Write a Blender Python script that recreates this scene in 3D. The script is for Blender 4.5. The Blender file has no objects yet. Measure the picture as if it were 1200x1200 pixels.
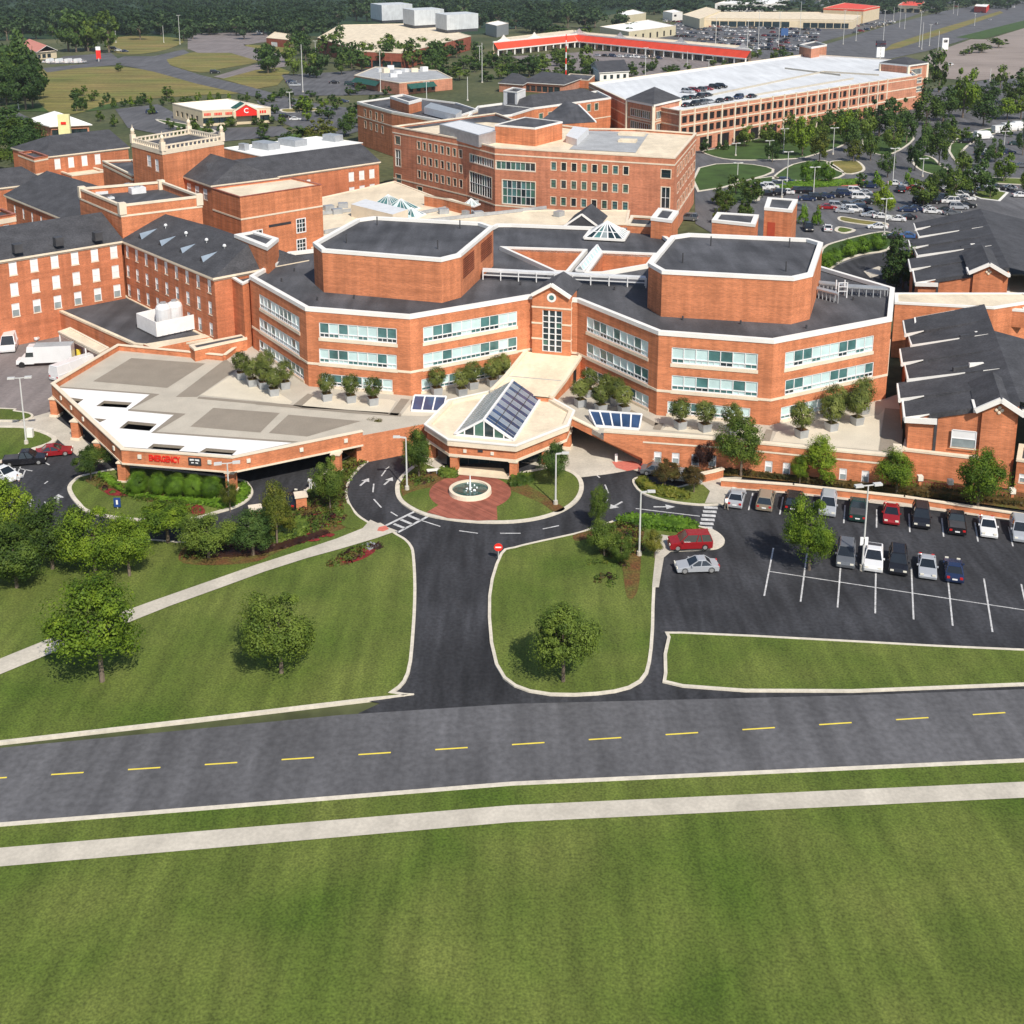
import bpy, math, random
from mathutils import Vector
from mathutils.geometry import tessellate_polygon
R = random.Random(7)
SC = bpy.context.scene
COL = SC.collection
# ---------------------------------------------------------------- camera model
CF, HOR, TH, CH = 1380.0, -44.0, math.radians(13.5), 56.0
CY = HOR + CF*math.tan(TH)
ct, st = math.cos(TH), math.sin(TH)
def P(px, py, z=0.0):
    """point of the place at height z that the photo shows at px,py"""
    x = (px-600)/CF; y = (CY-py)/CF
    k = (z-CH)/(-st+y*ct)
    return Vector((x*k, (ct+y*st)*k, z))
def XY(px, py, z=0.0):
    p = P(px, py, z); return (p.x, p.y)
def proj(X, Y, Z):
    d = Z-CH; w = Y*ct-d*st; u = Y*st+d*ct
    return 600+CF*X/w, CY-CF*u/w
def ppm(px, py, z=0.0):
    p = P(px, py, z); return CF/(p.y*ct-(z-CH)*st)      # pixels per metre there
# ---------------------------------------------------------------- materials
MAT = {}
def nodes(name):
    m = bpy.data.materials.new(name); m.use_nodes = True
    nt = m.node_tree; return m, nt, nt.nodes['Principled BSDF']
def mat(name, col, rough=0.8, var=0.25, scale=1.0, metal=0.0, spec=0.3, fine=None, streak=None, emit=0, bump=0.0, col2=None, objvar=0.0, alpha=None, trans=0.0):
    m, nt, b = nodes(name); N, L = nt.nodes, nt.links
    b.inputs['Roughness'].default_value = rough; b.inputs['Metallic'].default_value = metal
    b.inputs['Specular IOR Level'].default_value = spec
    tc = N.new('ShaderNodeNewGeometry')
    nz = N.new('ShaderNodeTexNoise'); nz.inputs['Scale'].default_value = scale; nz.inputs['Detail'].default_value = 5
    L.new(tc.outputs['Position'], nz.inputs['Vector'])
    mx = N.new('ShaderNodeMix'); mx.data_type = 'RGBA'
    c = Vector(col)
    a_ = c*(1-var); b_ = Vector(col2) if col2 else c*(1+var)
    mx.inputs[6].default_value = (*a_, 1); mx.inputs[7].default_value = (*b_, 1)
    mr = N.new('ShaderNodeMapRange'); mr.inputs[1].default_value = .3; mr.inputs[2].default_value = .7
    L.new(nz.outputs['Fac'], mr.inputs[0]); L.new(mr.outputs[0], mx.inputs[0])
    out = mx.outputs[2]
    def mul(out, src, lo, hi, a, bb):
        r = N.new('ShaderNodeMapRange'); r.inputs[1].default_value = a; r.inputs[2].default_value = bb
        r.inputs[3].default_value = lo; r.inputs[4].default_value = hi
        L.new(src, r.inputs[0])
        v = N.new('ShaderNodeVectorMath'); v.operation = 'SCALE'
        L.new(out, v.inputs[0]); L.new(r.outputs[0], v.inputs['Scale']); return v.outputs[0]
    if fine:
        n2 = N.new('ShaderNodeTexNoise'); n2.inputs['Scale'].default_value = fine[0]; n2.inputs['Detail'].default_value = 3
        L.new(tc.outputs['Position'], n2.inputs['Vector'])
        out = mul(out, n2.outputs['Fac'], 1-fine[1], 1+fine[1], .3, .7)
    if streak:
        mp = N.new('ShaderNodeMapping'); mp.inputs['Scale'].default_value = streak[0]
        mp.inputs['Rotation'].default_value = (0, 0, math.radians(streak[2]) if len(streak) > 2 else 0)
        n3 = N.new('ShaderNodeTexNoise'); n3.inputs['Scale'].default_value = 1; n3.inputs['Detail'].default_value = 4
        L.new(tc.outputs['Position'], mp.inputs['Vector']); L.new(mp.outputs[0], n3.inputs['Vector'])
        out = mul(out, n3.outputs['Fac'], 1-streak[1], 1+streak[1], .35, .65)
    if objvar:
        oi = N.new('ShaderNodeObjectInfo'); out = mul(out, oi.outputs['Random'], 1-objvar, 1+objvar, 0, 1)
    L.new(out, b.inputs['Base Color'])
    if emit:
        b.inputs['Emission Color'].default_value = (*col, 1); b.inputs['Emission Strength'].default_value = emit
    if bump:
        bp = N.new('ShaderNodeBump'); bp.inputs['Strength'].default_value = bump; bp.inputs['Distance'].default_value = .05
        L.new((n2 if fine else nz).outputs['Fac'], bp.inputs['Height']); L.new(bp.outputs[0], b.inputs['Normal'])
    if trans:
        b.inputs['Transmission Weight'].default_value = trans
    MAT[name] = m; return m
def brick(name, col, mortar=0.16):
    m, nt, b = nodes(name); N, L = nt.nodes, nt.links
    b.inputs['Roughness'].default_value = .9; b.inputs['Specular IOR Level'].default_value = .15
    g = N.new('ShaderNodeNewGeometry')
    sp = N.new('ShaderNodeSeparateXYZ'); L.new(g.outputs['Position'], sp.inputs[0])
    ad = N.new('ShaderNodeMath'); ad.operation = 'ADD'; L.new(sp.outputs[0], ad.inputs[0]); L.new(sp.outputs[1], ad.inputs[1])
    cb = N.new('ShaderNodeCombineXYZ'); L.new(ad.outputs[0], cb.inputs[0]); L.new(sp.outputs[2], cb.inputs[1])
    bt = N.new('ShaderNodeTexBrick'); bt.inputs['Scale'].default_value = 1
    bt.inputs['Brick Width'].default_value = .3; bt.inputs['Row Height'].default_value = .1; bt.inputs['Mortar Size'].default_value = .012
    c = Vector(col)
    bt.inputs['Color1'].default_value = (*(c*.82), 1); bt.inputs['Color2'].default_value = (*(c*1.16), 1)
    bt.inputs['Mortar'].default_value = (*(c*.75+Vector((.08, .08, .08))), 1)
    L.new(cb.outputs[0], bt.inputs['Vector'])
    nz = N.new('ShaderNodeTexNoise'); nz.inputs['Scale'].default_value = .35; nz.inputs['Detail'].default_value = 6
    L.new(g.outputs['Position'], nz.inputs['Vector'])
    mp = N.new('ShaderNodeMapping'); mp.inputs['Scale'].default_value = (.12, .12, 2.2)
    L.new(g.outputs['Position'], mp.inputs['Vector'])
    n2 = N.new('ShaderNodeTexNoise'); n2.inputs['Scale'].default_value = 1; n2.inputs['Detail'].default_value = 5
    L.new(mp.outputs[0], n2.inputs['Vector'])
    s = N.new('ShaderNodeMath'); s.operation = 'ADD'; L.new(nz.outputs['Fac'], s.inputs[0]); L.new(n2.outputs['Fac'], s.inputs[1])
    r = N.new('ShaderNodeMapRange'); r.inputs[1].default_value = .7; r.inputs[2].default_value = 1.3; r.inputs[3].default_value = .8; r.inputs[4].default_value = 1.18
    L.new(s.outputs[0], r.inputs[0])
    mq = N.new('ShaderNodeMapping'); mq.inputs['Scale'].default_value = (1.1, 1.1, .07); L.new(g.outputs['Position'], mq.inputs['Vector'])
    n4 = N.new('ShaderNodeTexNoise'); n4.inputs['Scale'].default_value = 1; n4.inputs['Detail'].default_value = 4; L.new(mq.outputs[0], n4.inputs['Vector'])
    r4 = N.new('ShaderNodeMapRange'); r4.inputs[1].default_value = .35; r4.inputs[2].default_value = .6; r4.inputs[3].default_value = .84; r4.inputs[4].default_value = 1.05; L.new(n4.outputs['Fac'], r4.inputs[0])
    mm = N.new('ShaderNodeMath'); mm.operation = 'MULTIPLY'; L.new(r.outputs[0], mm.inputs[0]); L.new(r4.outputs[0], mm.inputs[1])
    v = N.new('ShaderNodeVectorMath'); v.operation = 'SCALE'; L.new(bt.outputs['Color'], v.inputs[0]); L.new(mm.outputs[0], v.inputs['Scale'])
    L.new(v.outputs[0], b.inputs['Base Color']); MAT[name] = m
def foliage(name, c1, c2, c3):
    m, nt, b = nodes(name); N, L = nt.nodes, nt.links
    b.inputs['Roughness'].default_value = .6; b.inputs['Specular IOR Level'].default_value = .25
    g = N.new('ShaderNodeNewGeometry'); oi = N.new('ShaderNodeObjectInfo')
    tc = N.new('ShaderNodeTexCoord')
    nz = N.new('ShaderNodeTexNoise'); nz.inputs['Scale'].default_value = .75; nz.inputs['Detail'].default_value = 4; nz.inputs['Roughness'].default_value = .7
    L.new(g.outputs['Position'], nz.inputs['Vector'])
    r = N.new('ShaderNodeValToRGB'); e = r.color_ramp.elements
    e[0].position = .36; e[0].color = (*c1, 1); e[1].position = .66; e[1].color = (*c3, 1)
    x = e.new(.5); x.color = (*c2, 1)
    mn = N.new('ShaderNodeMath'); mn.operation = 'MULTIPLY_ADD'; mn.inputs[1].default_value = .18; 
    L.new(oi.outputs['Random'], mn.inputs[0]); L.new(nz.outputs['Fac'], mn.inputs[2])
    sb = N.new('ShaderNodeMath'); sb.operation = 'SUBTRACT'; sb.inputs[1].default_value = .09; L.new(mn.outputs[0], sb.inputs[0])
    L.new(sb.outputs[0], r.inputs[0])
    L.new(r.outputs[0], b.inputs['Base Color'])
    # leaves let some light through
    tr = N.new('ShaderNodeBsdfTranslucent'); ms = N.new('ShaderNodeMixShader'); ms.inputs[0].default_value = .32
    L.new(r.outputs[0], tr.inputs['Color']); L.new(b.outputs[0], ms.inputs[1]); L.new(tr.outputs[0], ms.inputs[2])
    L.new(ms.outputs[0], N['Material Output'].inputs['Surface']); MAT[name] = m

brick('brick', (.59, .205, .088))
mat('door_red', (.40, .07, .035), .7, .1, 1); mat('dormer', (.42, .50, .54), .6, .1, 1)
brick('brick_wing', (.50, .165, .072)); brick('brick_far', (.57, .215, .115))
brick('brick_pale', (.58, .25, .15))
brick('brick_red', (.33, .085, .045))
brick('paver_red', (.32, .105, .07))
mat('trim', (.74, .64, .50), .8, .08, .6, fine=(6, .05))
mat('white_trim', (.80, .78, .74), .6, .05, .5)
mat('roof_dark', (.075, .076, .084), .85, .30, .16, fine=(5, .18), streak=((.5, .06, .1), .26, 15))
mat('roof_shingle', (.060, .061, .068), .9, .2, .5, fine=(4, .25), streak=((.1, .1, 1.5), .1))
mat('roof_cream', (.70, .60, .45), .85, .12, .25, fine=(2, .06), streak=((.4, .05, .1), .07, -16))
mat('roof_white', (.82, .82, .80), .8, .06, .1, fine=(1, .03))
mat('roof_grey', (.36, .37, .38), .85, .15, .3, fine=(2, .1))
mat('metal_grey', (.42, .44, .46), .45, .12, 1, metal=.4)
mat('metal_white', (.72, .73, .74), .5, .08, 1, metal=.1)
mat('metal_dark', (.06, .06, .065), .5, .2, 1)
mat('deck_light', (.47, .43, .36), .9, .08, .4, fine=(5, .06))
mat('deck_tan', (.27, .235, .19), .9, .07, .5, fine=(5, .08))
mat('deck_cream', (.62, .56, .45), .9, .06, .4, fine=(5, .05))
mat('garage_deck', (.62, .64, .66), .85, .08, .05, fine=(.5, .05), streak=((.4, .03, .1), .07, -45))
mat('deck_white', (.80, .79, .78), .85, .05, .3, fine=(1.5, .04))
mat('concrete', (.50, .46, .39), .9, .1, .5, fine=(4, .08), streak=((.3, .06, .1), .08, 20))
mat('kerb_stone', (.60, .55, .46), .9, .1, .8, fine=(3, .1))
mat('asphalt_new', (.038, .039, .044), .85, .35, .10, fine=(3, .25), streak=((.9, .12, .1), .28, 15), spec=.25)
mat('asphalt_old', (.105, .105, .112), .9, .2, .06, fine=(2, .18), streak=((.5, .05, .1), .2, -30))
mat('asphalt_grey', (.20, .175, .17), .9, .12, .05, fine=(2, .12), streak=((.5, .03, .1), .14, -16))
mat('dirt_lot', (.27, .225, .20), .95, .12, .02, fine=(1, .1), streak=((.05, .4, .1), .12, 10))
mat('paint_white', (.50, .50, .50), .8, .25, 1.5, fine=(9, .35))
mat('paint_red', (.55, .16, .12), .8, .12, 3)
mat('grass', (.085, .140, .016), .95, .25, .12, fine=(6, .40), streak=((.8, .10, .1), .16, -30), col2=(.125, .150, .032))
mat('grass_dark', (.045, .085, .018), .95, .3, .2, fine=(6, .3))
mat('grass_dry', (.27, .205, .07), .95, .2, .03, fine=(.6, .2), streak=((.03, .2, .1), .28, 8), col2=(.14, .15, .035))
mat('ground_mix', (.06, .085, .03), .95, .3, .02, fine=(.5, .3), col2=(.12, .12, .055))
mat('mulch', (.19, .072, .030), .95, .3, .55, fine=(5, .45), col2=(.10, .105, .022))
mat('flower_red', (.19, .022, .022), .8, .4, 2, fine=(6, .4))
mat('glass_dark', (.018, .035, .042), .12, .3, .6, spec=.8)
mat('glass_teal', (.07, .17, .17), .18, .35, .7, spec=.8)
mat('glass_light', (.52, .68, .68), .3, .12, .5, spec=.6)
mat('glass_steel', (.22, .27, .33), .2, .2, .5, spec=.8)
mat('glass_blue', (.030, .060, .13), .15, .4, .4, spec=.9)
mat('glass_grey', (.28, .33, .34), .25, .25, .8, spec=.7)
mat('glass_green', (.06, .14, .11), .18, .4, .5, spec=.8)
mat('blind_white', (.76, .76, .76), .6, .06, .5)
mat('frame_white', (.78, .78, .78), .5, .04, 1)
mat('frame_dark', (.045, .045, .05), .5, .1, 1)
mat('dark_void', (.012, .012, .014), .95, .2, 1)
mat('pole', (.62, .62, .60), .45, .05, 1, metal=.1)
mat('pole_wood', (.25, .20, .15), .9, .2, 1)
mat('bark', (.16, .125, .095), .9, .3, 2)
mat('water', (.03, .09, .085), .06, .3, 1.5, spec=.8)
mat('water_white', (.85, .9, .92), .4, .05, 2)
mat('red_paint', (.62, .035, .02), .5, .08, 1)
mat('roof_red', (.75, .075, .035), .6, .1, .2)
mat('sign_red', (.75, .03, .02), .5, .04, 1)
mat('sign_blue', (.02, .06, .22), .5, .1, 1)
mat('sign_white', (.82, .82, .82), .5, .03, 1)
mat('yellow', (.78, .62, .08), .6, .08, 1)
mat('pale_yellow', (.80, .74, .38), .6, .06, 1)
mat('green_roof', (.02, .085, .07), .7, .15, 1)
mat('stucco', (.66, .55, .38), .85, .08, .3)
mat('tyre', (.02, .02, .02), .8, .1, 1)
mat('rim', (.5, .5, .5), .35, .1, 1, metal=.6)
mat('car_glass', (.012, .016, .02), .08, .2, 1, spec=.9)
mat('lamp_glass', (.75, .72, .62), .3, .05, 1)
mat('tail_red', (.5, .02, .02), .3, .05, 1)
mat('skin', (.45, .27, .19), .6, .05, 3)
mat('cloth_white', (.7, .7, .7), .9, .06, 3)
mat('cloth_dark', (.05, .05, .07), .9, .2, 3)
mat('hair', (.03, .02, .015), .8, .2, 3)
CARC = {'white': (.80, .80, .80), 'silver': (.42, .44, .47), 'black': (.016, .016, .02), 'red': (.30, .015, .02), 'dark blue': (.02, .035, .09), 'tan': (.30, .25, .19), 'dark green': (.02, .05, .045), 'grey': (.13, .14, .155), 'blue': (.05, .12, .30)}
for k, c in CARC.items(): mat('car_'+k, c, .25, .03, 1, metal=.15, spec=.6)
foliage('leaf_dark', (.022, .048, .012), (.052, .105, .022), (.105, .17, .036))
foliage('leaf_mid', (.038, .075, .012), (.095, .150, .022), (.175, .24, .036))
foliage('leaf_bright', (.060, .115, .010), (.15, .235, .018), (.27, .36, .030))
foliage('leaf_olive', (.060, .085, .018), (.15, .185, .040), (.25, .28, .07))
foliage('leaf_yellow', (.05, .075, .010), (.13, .155, .020), (.25, .24, .04))
foliage('leaf_red', (.05, .05, .014), (.12, .075, .022), (.13, .13, .03))
foliage('leaf_purple', (.02, .012, .012), (.05, .02, .018), (.07, .035, .02))
foliage('leaf_forest', (.018, .040, .016), (.046, .088, .032), (.095, .150, .048))
foliage('leaf_hedge', (.055, .12, .010), (.12, .23, .018), (.19, .33, .030))

# ---------------------------------------------------------------- mesh builder
def area(poly): return sum(poly[i][0]*poly[(i+1) % len(poly)][1]-poly[(i+1) % len(poly)][0]*poly[i][1] for i in range(len(poly)))/2
def ccw(poly): return list(poly) if area(poly) > 0 else list(reversed(poly))
def offset(poly, d):
    """inward offset of a polygon (any winding)"""
    s = 1 if area(poly) > 0 else -1; n = len(poly); out = []
    for i in range(n):
        a, b, c = Vector(poly[i-1][:2]), Vector(poly[i][:2]), Vector(poly[(i+1) % n][:2])
        e1, e2 = (b-a).normalized(), (c-b).normalized()
        n1, n2 = Vector((-e1.y, e1.x))*s, Vector((-e2.y, e2.x))*s
        m = (n1+n2); k = d/max(.25, (1+n1.dot(n2)))
        out.append((b.x+m.x*k, b.y+m.y*k))
    return out
def smooth(pts, n=6, closed=True):
    out = []; N = len(pts)
    for i in range(N if closed else N-1):
        if closed: p0, p1, p2, p3 = pts[i-1], pts[i], pts[(i+1) % N], pts[(i+2) % N]
        else: p0, p1, p2, p3 = pts[max(0, i-1)], pts[i], pts[i+1], pts[min(N-1, i+2)]
        for j in range(n):
            t = j/n
            out.append(tuple(.5*(2*p1[k]+(p2[k]-p0[k])*t+(2*p0[k]-5*p1[k]+4*p2[k]-p3[k])*t*t+(3*p1[k]-p0[k]-3*p2[k]+p3[k])*t**3) for k in (0, 1)))
    if not closed: out.append(tuple(pts[-1][:2]))
    return out
def pw(pts, z=0.0, sm=0, closed=True):
    w = [XY(x, y, z) for x, y in pts]
    return smooth(w, sm, closed) if sm else w
class MB:
    def __init__(s): s.v = []; s.f = []; s.m = []; s.mats = []
    def mi(s, m):
        if m not in s.mats: s.mats.append(m)
        return s.mats.index(m)
    def face(s, pts, m):
        k = len(s.v); s.v += [tuple(p) for p in pts]; s.f.append(tuple(range(k, k+len(pts)))); s.m.append(s.mi(m))
    def sheet(s, poly, z, m, holes=(), up=True):
        loops = [[Vector((p[0], p[1], 0)) for p in poly]]+[[Vector((p[0], p[1], 0)) for p in h] for h in holes]
        k = len(s.v); flat = [p for l in loops for p in l]; s.v += [(p.x, p.y, z) for p in flat]; mi = s.mi(m)
        for t in tessellate_polygon(loops):
            a, b, c = [flat[i] for i in t]
            cr = (b-a).cross(c-a).z
            if abs(cr) < 1e-9: continue
            t = t if (cr > 0) == up else (t[0], t[2], t[1])
            s.f.append(tuple(k+i for i in t)); s.m.append(mi)
    def sides(s, poly, z0, z1, m, inward=False):
        p = ccw(poly); n = len(p)
        for i in range(n):
            a, b = p[i], p[(i+1) % n]
            q = [(a[0], a[1], z0), (b[0], b[1], z0), (b[0], b[1], z1), (a[0], a[1], z1)]
            s.face(q[::-1] if inward else q, m)
    def prism(s, poly, z0, z1, m, top=None, holes=(), bottom=True):
        s.sides(poly, z0, z1, m); s.sheet(poly, z1, top or m, holes)
        if bottom: s.sheet(poly, z0, m, holes, up=False)
        for h in holes: s.sides(h, z0, z1, m, inward=True)
    def ring(s, poly, w, z0, z1, m):
        """a coping: band of width w along the inside of poly"""
        o = ccw(poly); i = offset(o, w)
        s.sides(o, z0, z1, m); s.sides(i, z0, z1, m, inward=True)
        n = len(o)
        for k in range(n):
            a, b, c, d = o[k], o[(k+1) % n], i[(k+1) % n], i[k]
            s.face([(*a, z1), (*b, z1), (*c, z1), (*d, z1)], m)
            s.face([(*d, z0), (*c, z0), (*b, z0), (*a, z0)], m)
    def box(s, c, sx, sy, z0, z1, m, ang=0.0, top=None, taper=1.0):
        ca, sa = math.cos(ang), math.sin(ang)
        def q(k): return [(c[0]+(x*ca-y*sa)*k, c[1]+(x*sa+y*ca)*k) for x, y in ((-sx/2, -sy/2), (sx/2, -sy/2), (sx/2, sy/2), (-sx/2, sy/2))]
        a, b = q(1), q(taper)
        for i in range(4):
            j = (i+1) % 4; s.face([(*a[i], z0), (*a[j], z0), (*b[j], z1), (*b[i], z1)], m)
        s.face([(*p, z1) for p in b], top or m); s.face([(*p, z0) for p in a[::-1]], m)
    def bar(s, p, q, w, m, h=None):
        """a square bar between two points"""
        p, q = Vector(p), Vector(q); d = (q-p).normalized(); h = h or w
        u = d.cross(Vector((0, 0, 1))); u = u.normalized() if u.length > 1e-4 else Vector((1, 0, 0)); v = u.cross(d).normalized()
        r = [u*x*w/2+v*y*h/2 for x, y in ((-1, -1), (1, -1), (1, 1), (-1, 1))]
        for i in range(4):
            j = (i+1) % 4; s.face([p+r[j], p+r[i], q+r[i], q+r[j]], m)
        s.face([p+k for k in r], m); s.face([q+k for k in r[::-1]], m)
    def cyl(s, c, r0, r1, z0, z1, m, n=12, cap=True, top=None):
        a = [(c[0]+math.cos(2*math.pi*i/n)*r0, c[1]+math.sin(2*math.pi*i/n)*r0, z0) for i in range(n)]
        b = [(c[0]+math.cos(2*math.pi*i/n)*r1, c[1]+math.sin(2*math.pi*i/n)*r1, z1) for i in range(n)]
        for i in range(n):
            j = (i+1) % n; s.face([a[i], a[j], b[j], b[i]], m)
        if cap: s.face(b, top or m); s.face(a[::-1], m)
    def ball(s, c, rx, ry, rz, m, n=10, k=6):
        for j in range(k):
            for i in range(n):
                q = []
                for jj, ii in ((j, i), (j, i+1), (j+1, i+1), (j+1, i)):
                    t = math.pi*(jj/k-.5); a = 2*math.pi*ii/n
                    q.append((c[0]+rx*math.cos(t)*math.cos(a), c[1]+ry*math.cos(t)*math.sin(a), c[2]+rz*math.sin(t)))
                s.face(q, m)
    def build(s, name, parent=None, base=None, **tags):
        me = bpy.data.meshes.new(name)
        o0 = Vector(base) if base is not None else (parent_loc(parent) if parent else Vector((0, 0, 0)))
        me.from_pydata([(p[0]-o0.x, p[1]-o0.y, p[2]-o0.z) for p in s.v], [], s.f)
        for m in s.mats: me.materials.append(MAT[m])
        me.polygons.foreach_set('material_index', s.m)
        me.update(); ob = bpy.data.objects.new(name, me); COL.objects.link(ob)
        if parent: ob.parent = parent
        elif base is not None: ob.location = base
        for k, v in tags.items(): ob[k] = v
        return ob
def parent_loc(o):
    v = Vector((0, 0, 0))
    while o: v += Vector(o.location); o = o.parent
    return v
def thing(name, label, cat, loc, group=None, rz=0.0):
    o = bpy.data.objects.new(name, None); COL.objects.link(o); o.location = loc; o.rotation_euler = (0, 0, rz)
    o.empty_display_size = .5; o['label'] = label; o['category'] = cat
    if group: o['group'] = group
    return o
def structure(mb, name): return mb.build(name, kind='structure')
# ---------------------------------------------------------------- facades with real openings
def frame_of(a, b, inside):
    """unit vector along the wall, inward normal, length"""
    a, b = Vector(a[:2]), Vector(b[:2]); d = b-a; L = d.length; d /= L; n = Vector((-d.y, d.x))
    if (Vector(inside)-a).dot(n) < 0: n = -n
    return a, d, n, L
def u_at(a, b, px, z):
    """distance along the wall a-b at which height z shows at picture column px"""
    a, b = Vector(a[:2]), Vector(b[:2]); d = (b-a); L = d.length; d /= L
    f = lambda u: proj(a.x+d.x*u, a.y+d.y*u, z)[0]-px
    lo, hi = -L*.2, L*1.2; fl = f(lo)
    for _ in range(40):
        m = (lo+hi)/2; fm = f(m)
        if (fm > 0) == (fl > 0): lo, fl = m, fm
        else: hi = m
    return (lo+hi)/2
def z_at(a, b, px, py):
    """height on the wall a-b seen at px,py"""
    z = 5.0
    a_, b_ = Vector(a[:2]), Vector(b[:2]); d = (b_-a_).normalized()
    for _ in range(12):
        u = u_at(a, b, px, z); q = a_+d*u
        y1 = proj(q.x, q.y, z)[1]; y2 = proj(q.x, q.y, z+1)[1]; z += (py-y1)/(y2-y1)
    return z
def wall_mesh(mb, a, d, n, L, z0, z1, ops, m, reveal=.22, rm=None):
    us = sorted({0, L, *[o[0] for o in ops], *[o[1] for o in ops]}); zs = sorted({z0, z1, *[o[2] for o in ops], *[o[3] for o in ops]})
    def pt(u, z, k=0.0): return (a.x+d.x*u+n.x*k, a.y+d.y*u+n.y*k, z)
    flip = d.x*n.y-d.y*n.x < 0            # keep normals outward
    def F(q, mm): mb.face(q if not flip else q[::-1], mm)
    for i in range(len(us)-1):
        run = None
        for j in range(len(zs)-1):
            um, zm = (us[i]+us[i+1])/2, (zs[j]+zs[j+1])/2
            hole = any(o[0] < um < o[1] and o[2] < zm < o[3] for o in ops)
            if not hole and run is None: run = zs[j]
            if (hole or j == len(zs)-2) and run is not None:
                top = zs[j] if hole else zs[j+1]
                F([pt(us[i], run), pt(us[i+1], run), pt(us[i+1], top), pt(us[i], top)], m); run = None
    rm = rm or m
    for o in ops:
        u0, u1, a0, a1 = o[:4]
        F([pt(u0, a0), pt(u0, a0, reveal), pt(u0, a1, reveal), pt(u0, a1)][::-1], rm)
        F([pt(u1, a0), pt(u1, a0, reveal), pt(u1, a1, reveal), pt(u1, a1)], rm)
        F([pt(u0, a1), pt(u1, a1), pt(u1, a1, reveal), pt(u0, a1, reveal)], rm)
        F([pt(u0, a0, reveal), pt(u1, a0, reveal), pt(u1, a0), pt(u0, a0)], rm)
def window_mesh(a, d, n, o, style, rng):
    """one window as one mesh: glass set back in its opening, frame and mullions, light surround"""
    u0, u1, z0, z1 = o[:4]; mb = MB()
    def pt(u, z, k): return (a.x+d.x*u+n.x*k, a.y+d.y*u+n.y*k, z)
    def slab(ua, ub, za, zb, k0, k1, m):
        q = [pt(ua, za, k0), pt(ub, za, k0), pt(ub, zb, k0), pt(ua, zb, k0)]; r = [pt(ua, za, k1), pt(ub, za, k1), pt(ub, zb, k1), pt(ua, zb, k1)]
        mb.face(q, m)
        for i in range(4):
            j = (i+1) % 4; mb.face([q[i], r[i], r[j], q[j]], m)
    def pane(ua, ub, za, zb, m, k=.13): mb.face([pt(ua, za, k), pt(ub, za, k), pt(ub, zb, k), pt(ua, zb, k)], m)
    W, H = u1-u0, z1-z0
    if style == 'strip':
        n_ = max(2, round(W/1.35)); w = W/n_; zt = z0+H*.30
        for i in range(n_):
            ua = u0+i*w; k = rng.random() < (.45 if (i//2) % 2 else .75)
            pane(ua, ua+w, zt, z1, 'glass_teal' if not k else 'glass_light')
            if rng.random() < .6:
                pane(ua, ua+w, z0, zt, 'glass_dark' if not k else 'glass_teal')
            else: pane(ua, ua+w, z0, zt, 'glass_light')
            slab(ua-.05, ua+.05, z0, z1, .04, .13, 'frame_white')
            slab(ua+w/2-.03, ua+w/2+.03, z0, zt, .06, .13, 'frame_white')
        slab(u0, u1, zt-.06, zt+.06, .04, .13, 'frame_white'); slab(u0, u1, z1-.10, z1, .03, .13, 'frame_white')
        slab(u0, u1, z0, z0+.14, .03, .13, 'frame_white'); slab(u0, u0+.1, z0, z1, .03, .13, 'frame_white'); slab(u1-.1, u1, z0, z1, .03, .13, 'frame_white')
        slab(u0-.1, u1+.1, z0-.42, z0-.004, -.07, .0, 'trim')
    elif style in ('blind', 'sash'):
        pane(u0, u1, z0, z1, 'blind_white' if style == 'blind' else 'glass_grey', .10)
        slab(u0, u1, (z0+z1)/2-.04, (z0+z1)/2+.04, .05, .10, 'frame_white')
        for x in ((u0, u0+.1), (u1-.1, u1)): slab(*x, z0, z1, .04, .10, 'frame_white')
        slab(u0, u1, z1-.1, z1, .04, .10, 'frame_white'); slab(u0-.06, u1+.06, z0-.14, z0-.004, -.05, 0, 'trim')
        if style == 'sash': pane(u0+.1, u1-.1, (z0+z1)/2+.04, z1-.1, 'blind_white', .095)
    elif style == 'small':
        pane(u0, u1, z0, z1, rng.choice(['glass_green', 'glass_green', 'glass_dark', 'glass_teal']), .16)
        slab(u0, u1, (z0+z1)/2-.05, (z0+z1)/2+.03, .1, .16, 'frame_dark')
        s = .16
        slab(u0-s, u0, z0-s, z1+s, -.04, 0, 'trim'); slab(u1, u1+s, z0-s, z1+s, -.04, 0, 'trim')
        slab(u0, u1, z1, z1+s, -.04, 0, 'trim'); slab(u0, u1, z0-s, z0, -.04, 0, 'trim')
    elif style == 'lobby':
        for i in range(3):
            for j in range(7): pane(u0+W*i/3, u0+W*(i+1)/3, z0+H*j/7, z0+H*(j+1)/7, 'glass_dark' if rng.random() < .85 else 'glass_green', .25)
        for i in range(4): slab(max(u0, u0+W*i/3-.09), min(u1, u0+W*i/3+.09), z0, z1, .05, .25, 'frame_white')
        for j in range(8): slab(u0, u1, max(z0, z0+H*j/7-.035), min(z1, z0+H*j/7+.035), .1, .25, 'frame_white')
    elif style == 'curtain':
        cols = max(2, round(W/1.1)); rows = max(1, round(H/1.9))
        for i in range(cols):
            for j in range(rows):
                pane(u0+W*i/cols, u0+W*(i+1)/cols, z0+H*j/rows, z0+H*(j+1)/rows, rng.choice(['glass_dark', 'glass_dark', 'glass_green', 'glass_teal']), .15)
        for i in range(cols+1): slab(max(u0, u0+W*i/cols-.05), min(u1, u0+W*i/cols+.05), z0, z1, .05, .15, 'frame_white')
        for j in range(rows+1): slab(u0, u1, max(z0, z0+H*j/rows-.05), min(z1, z0+H*j/rows+.05), .06, .15, 'frame_white')
        s = .2
        slab(u0-s, u0, z0-s, z1+s, -.04, 0, 'trim'); slab(u1, u1+s, z0-s, z1+s, -.04, 0, 'trim')
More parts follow.
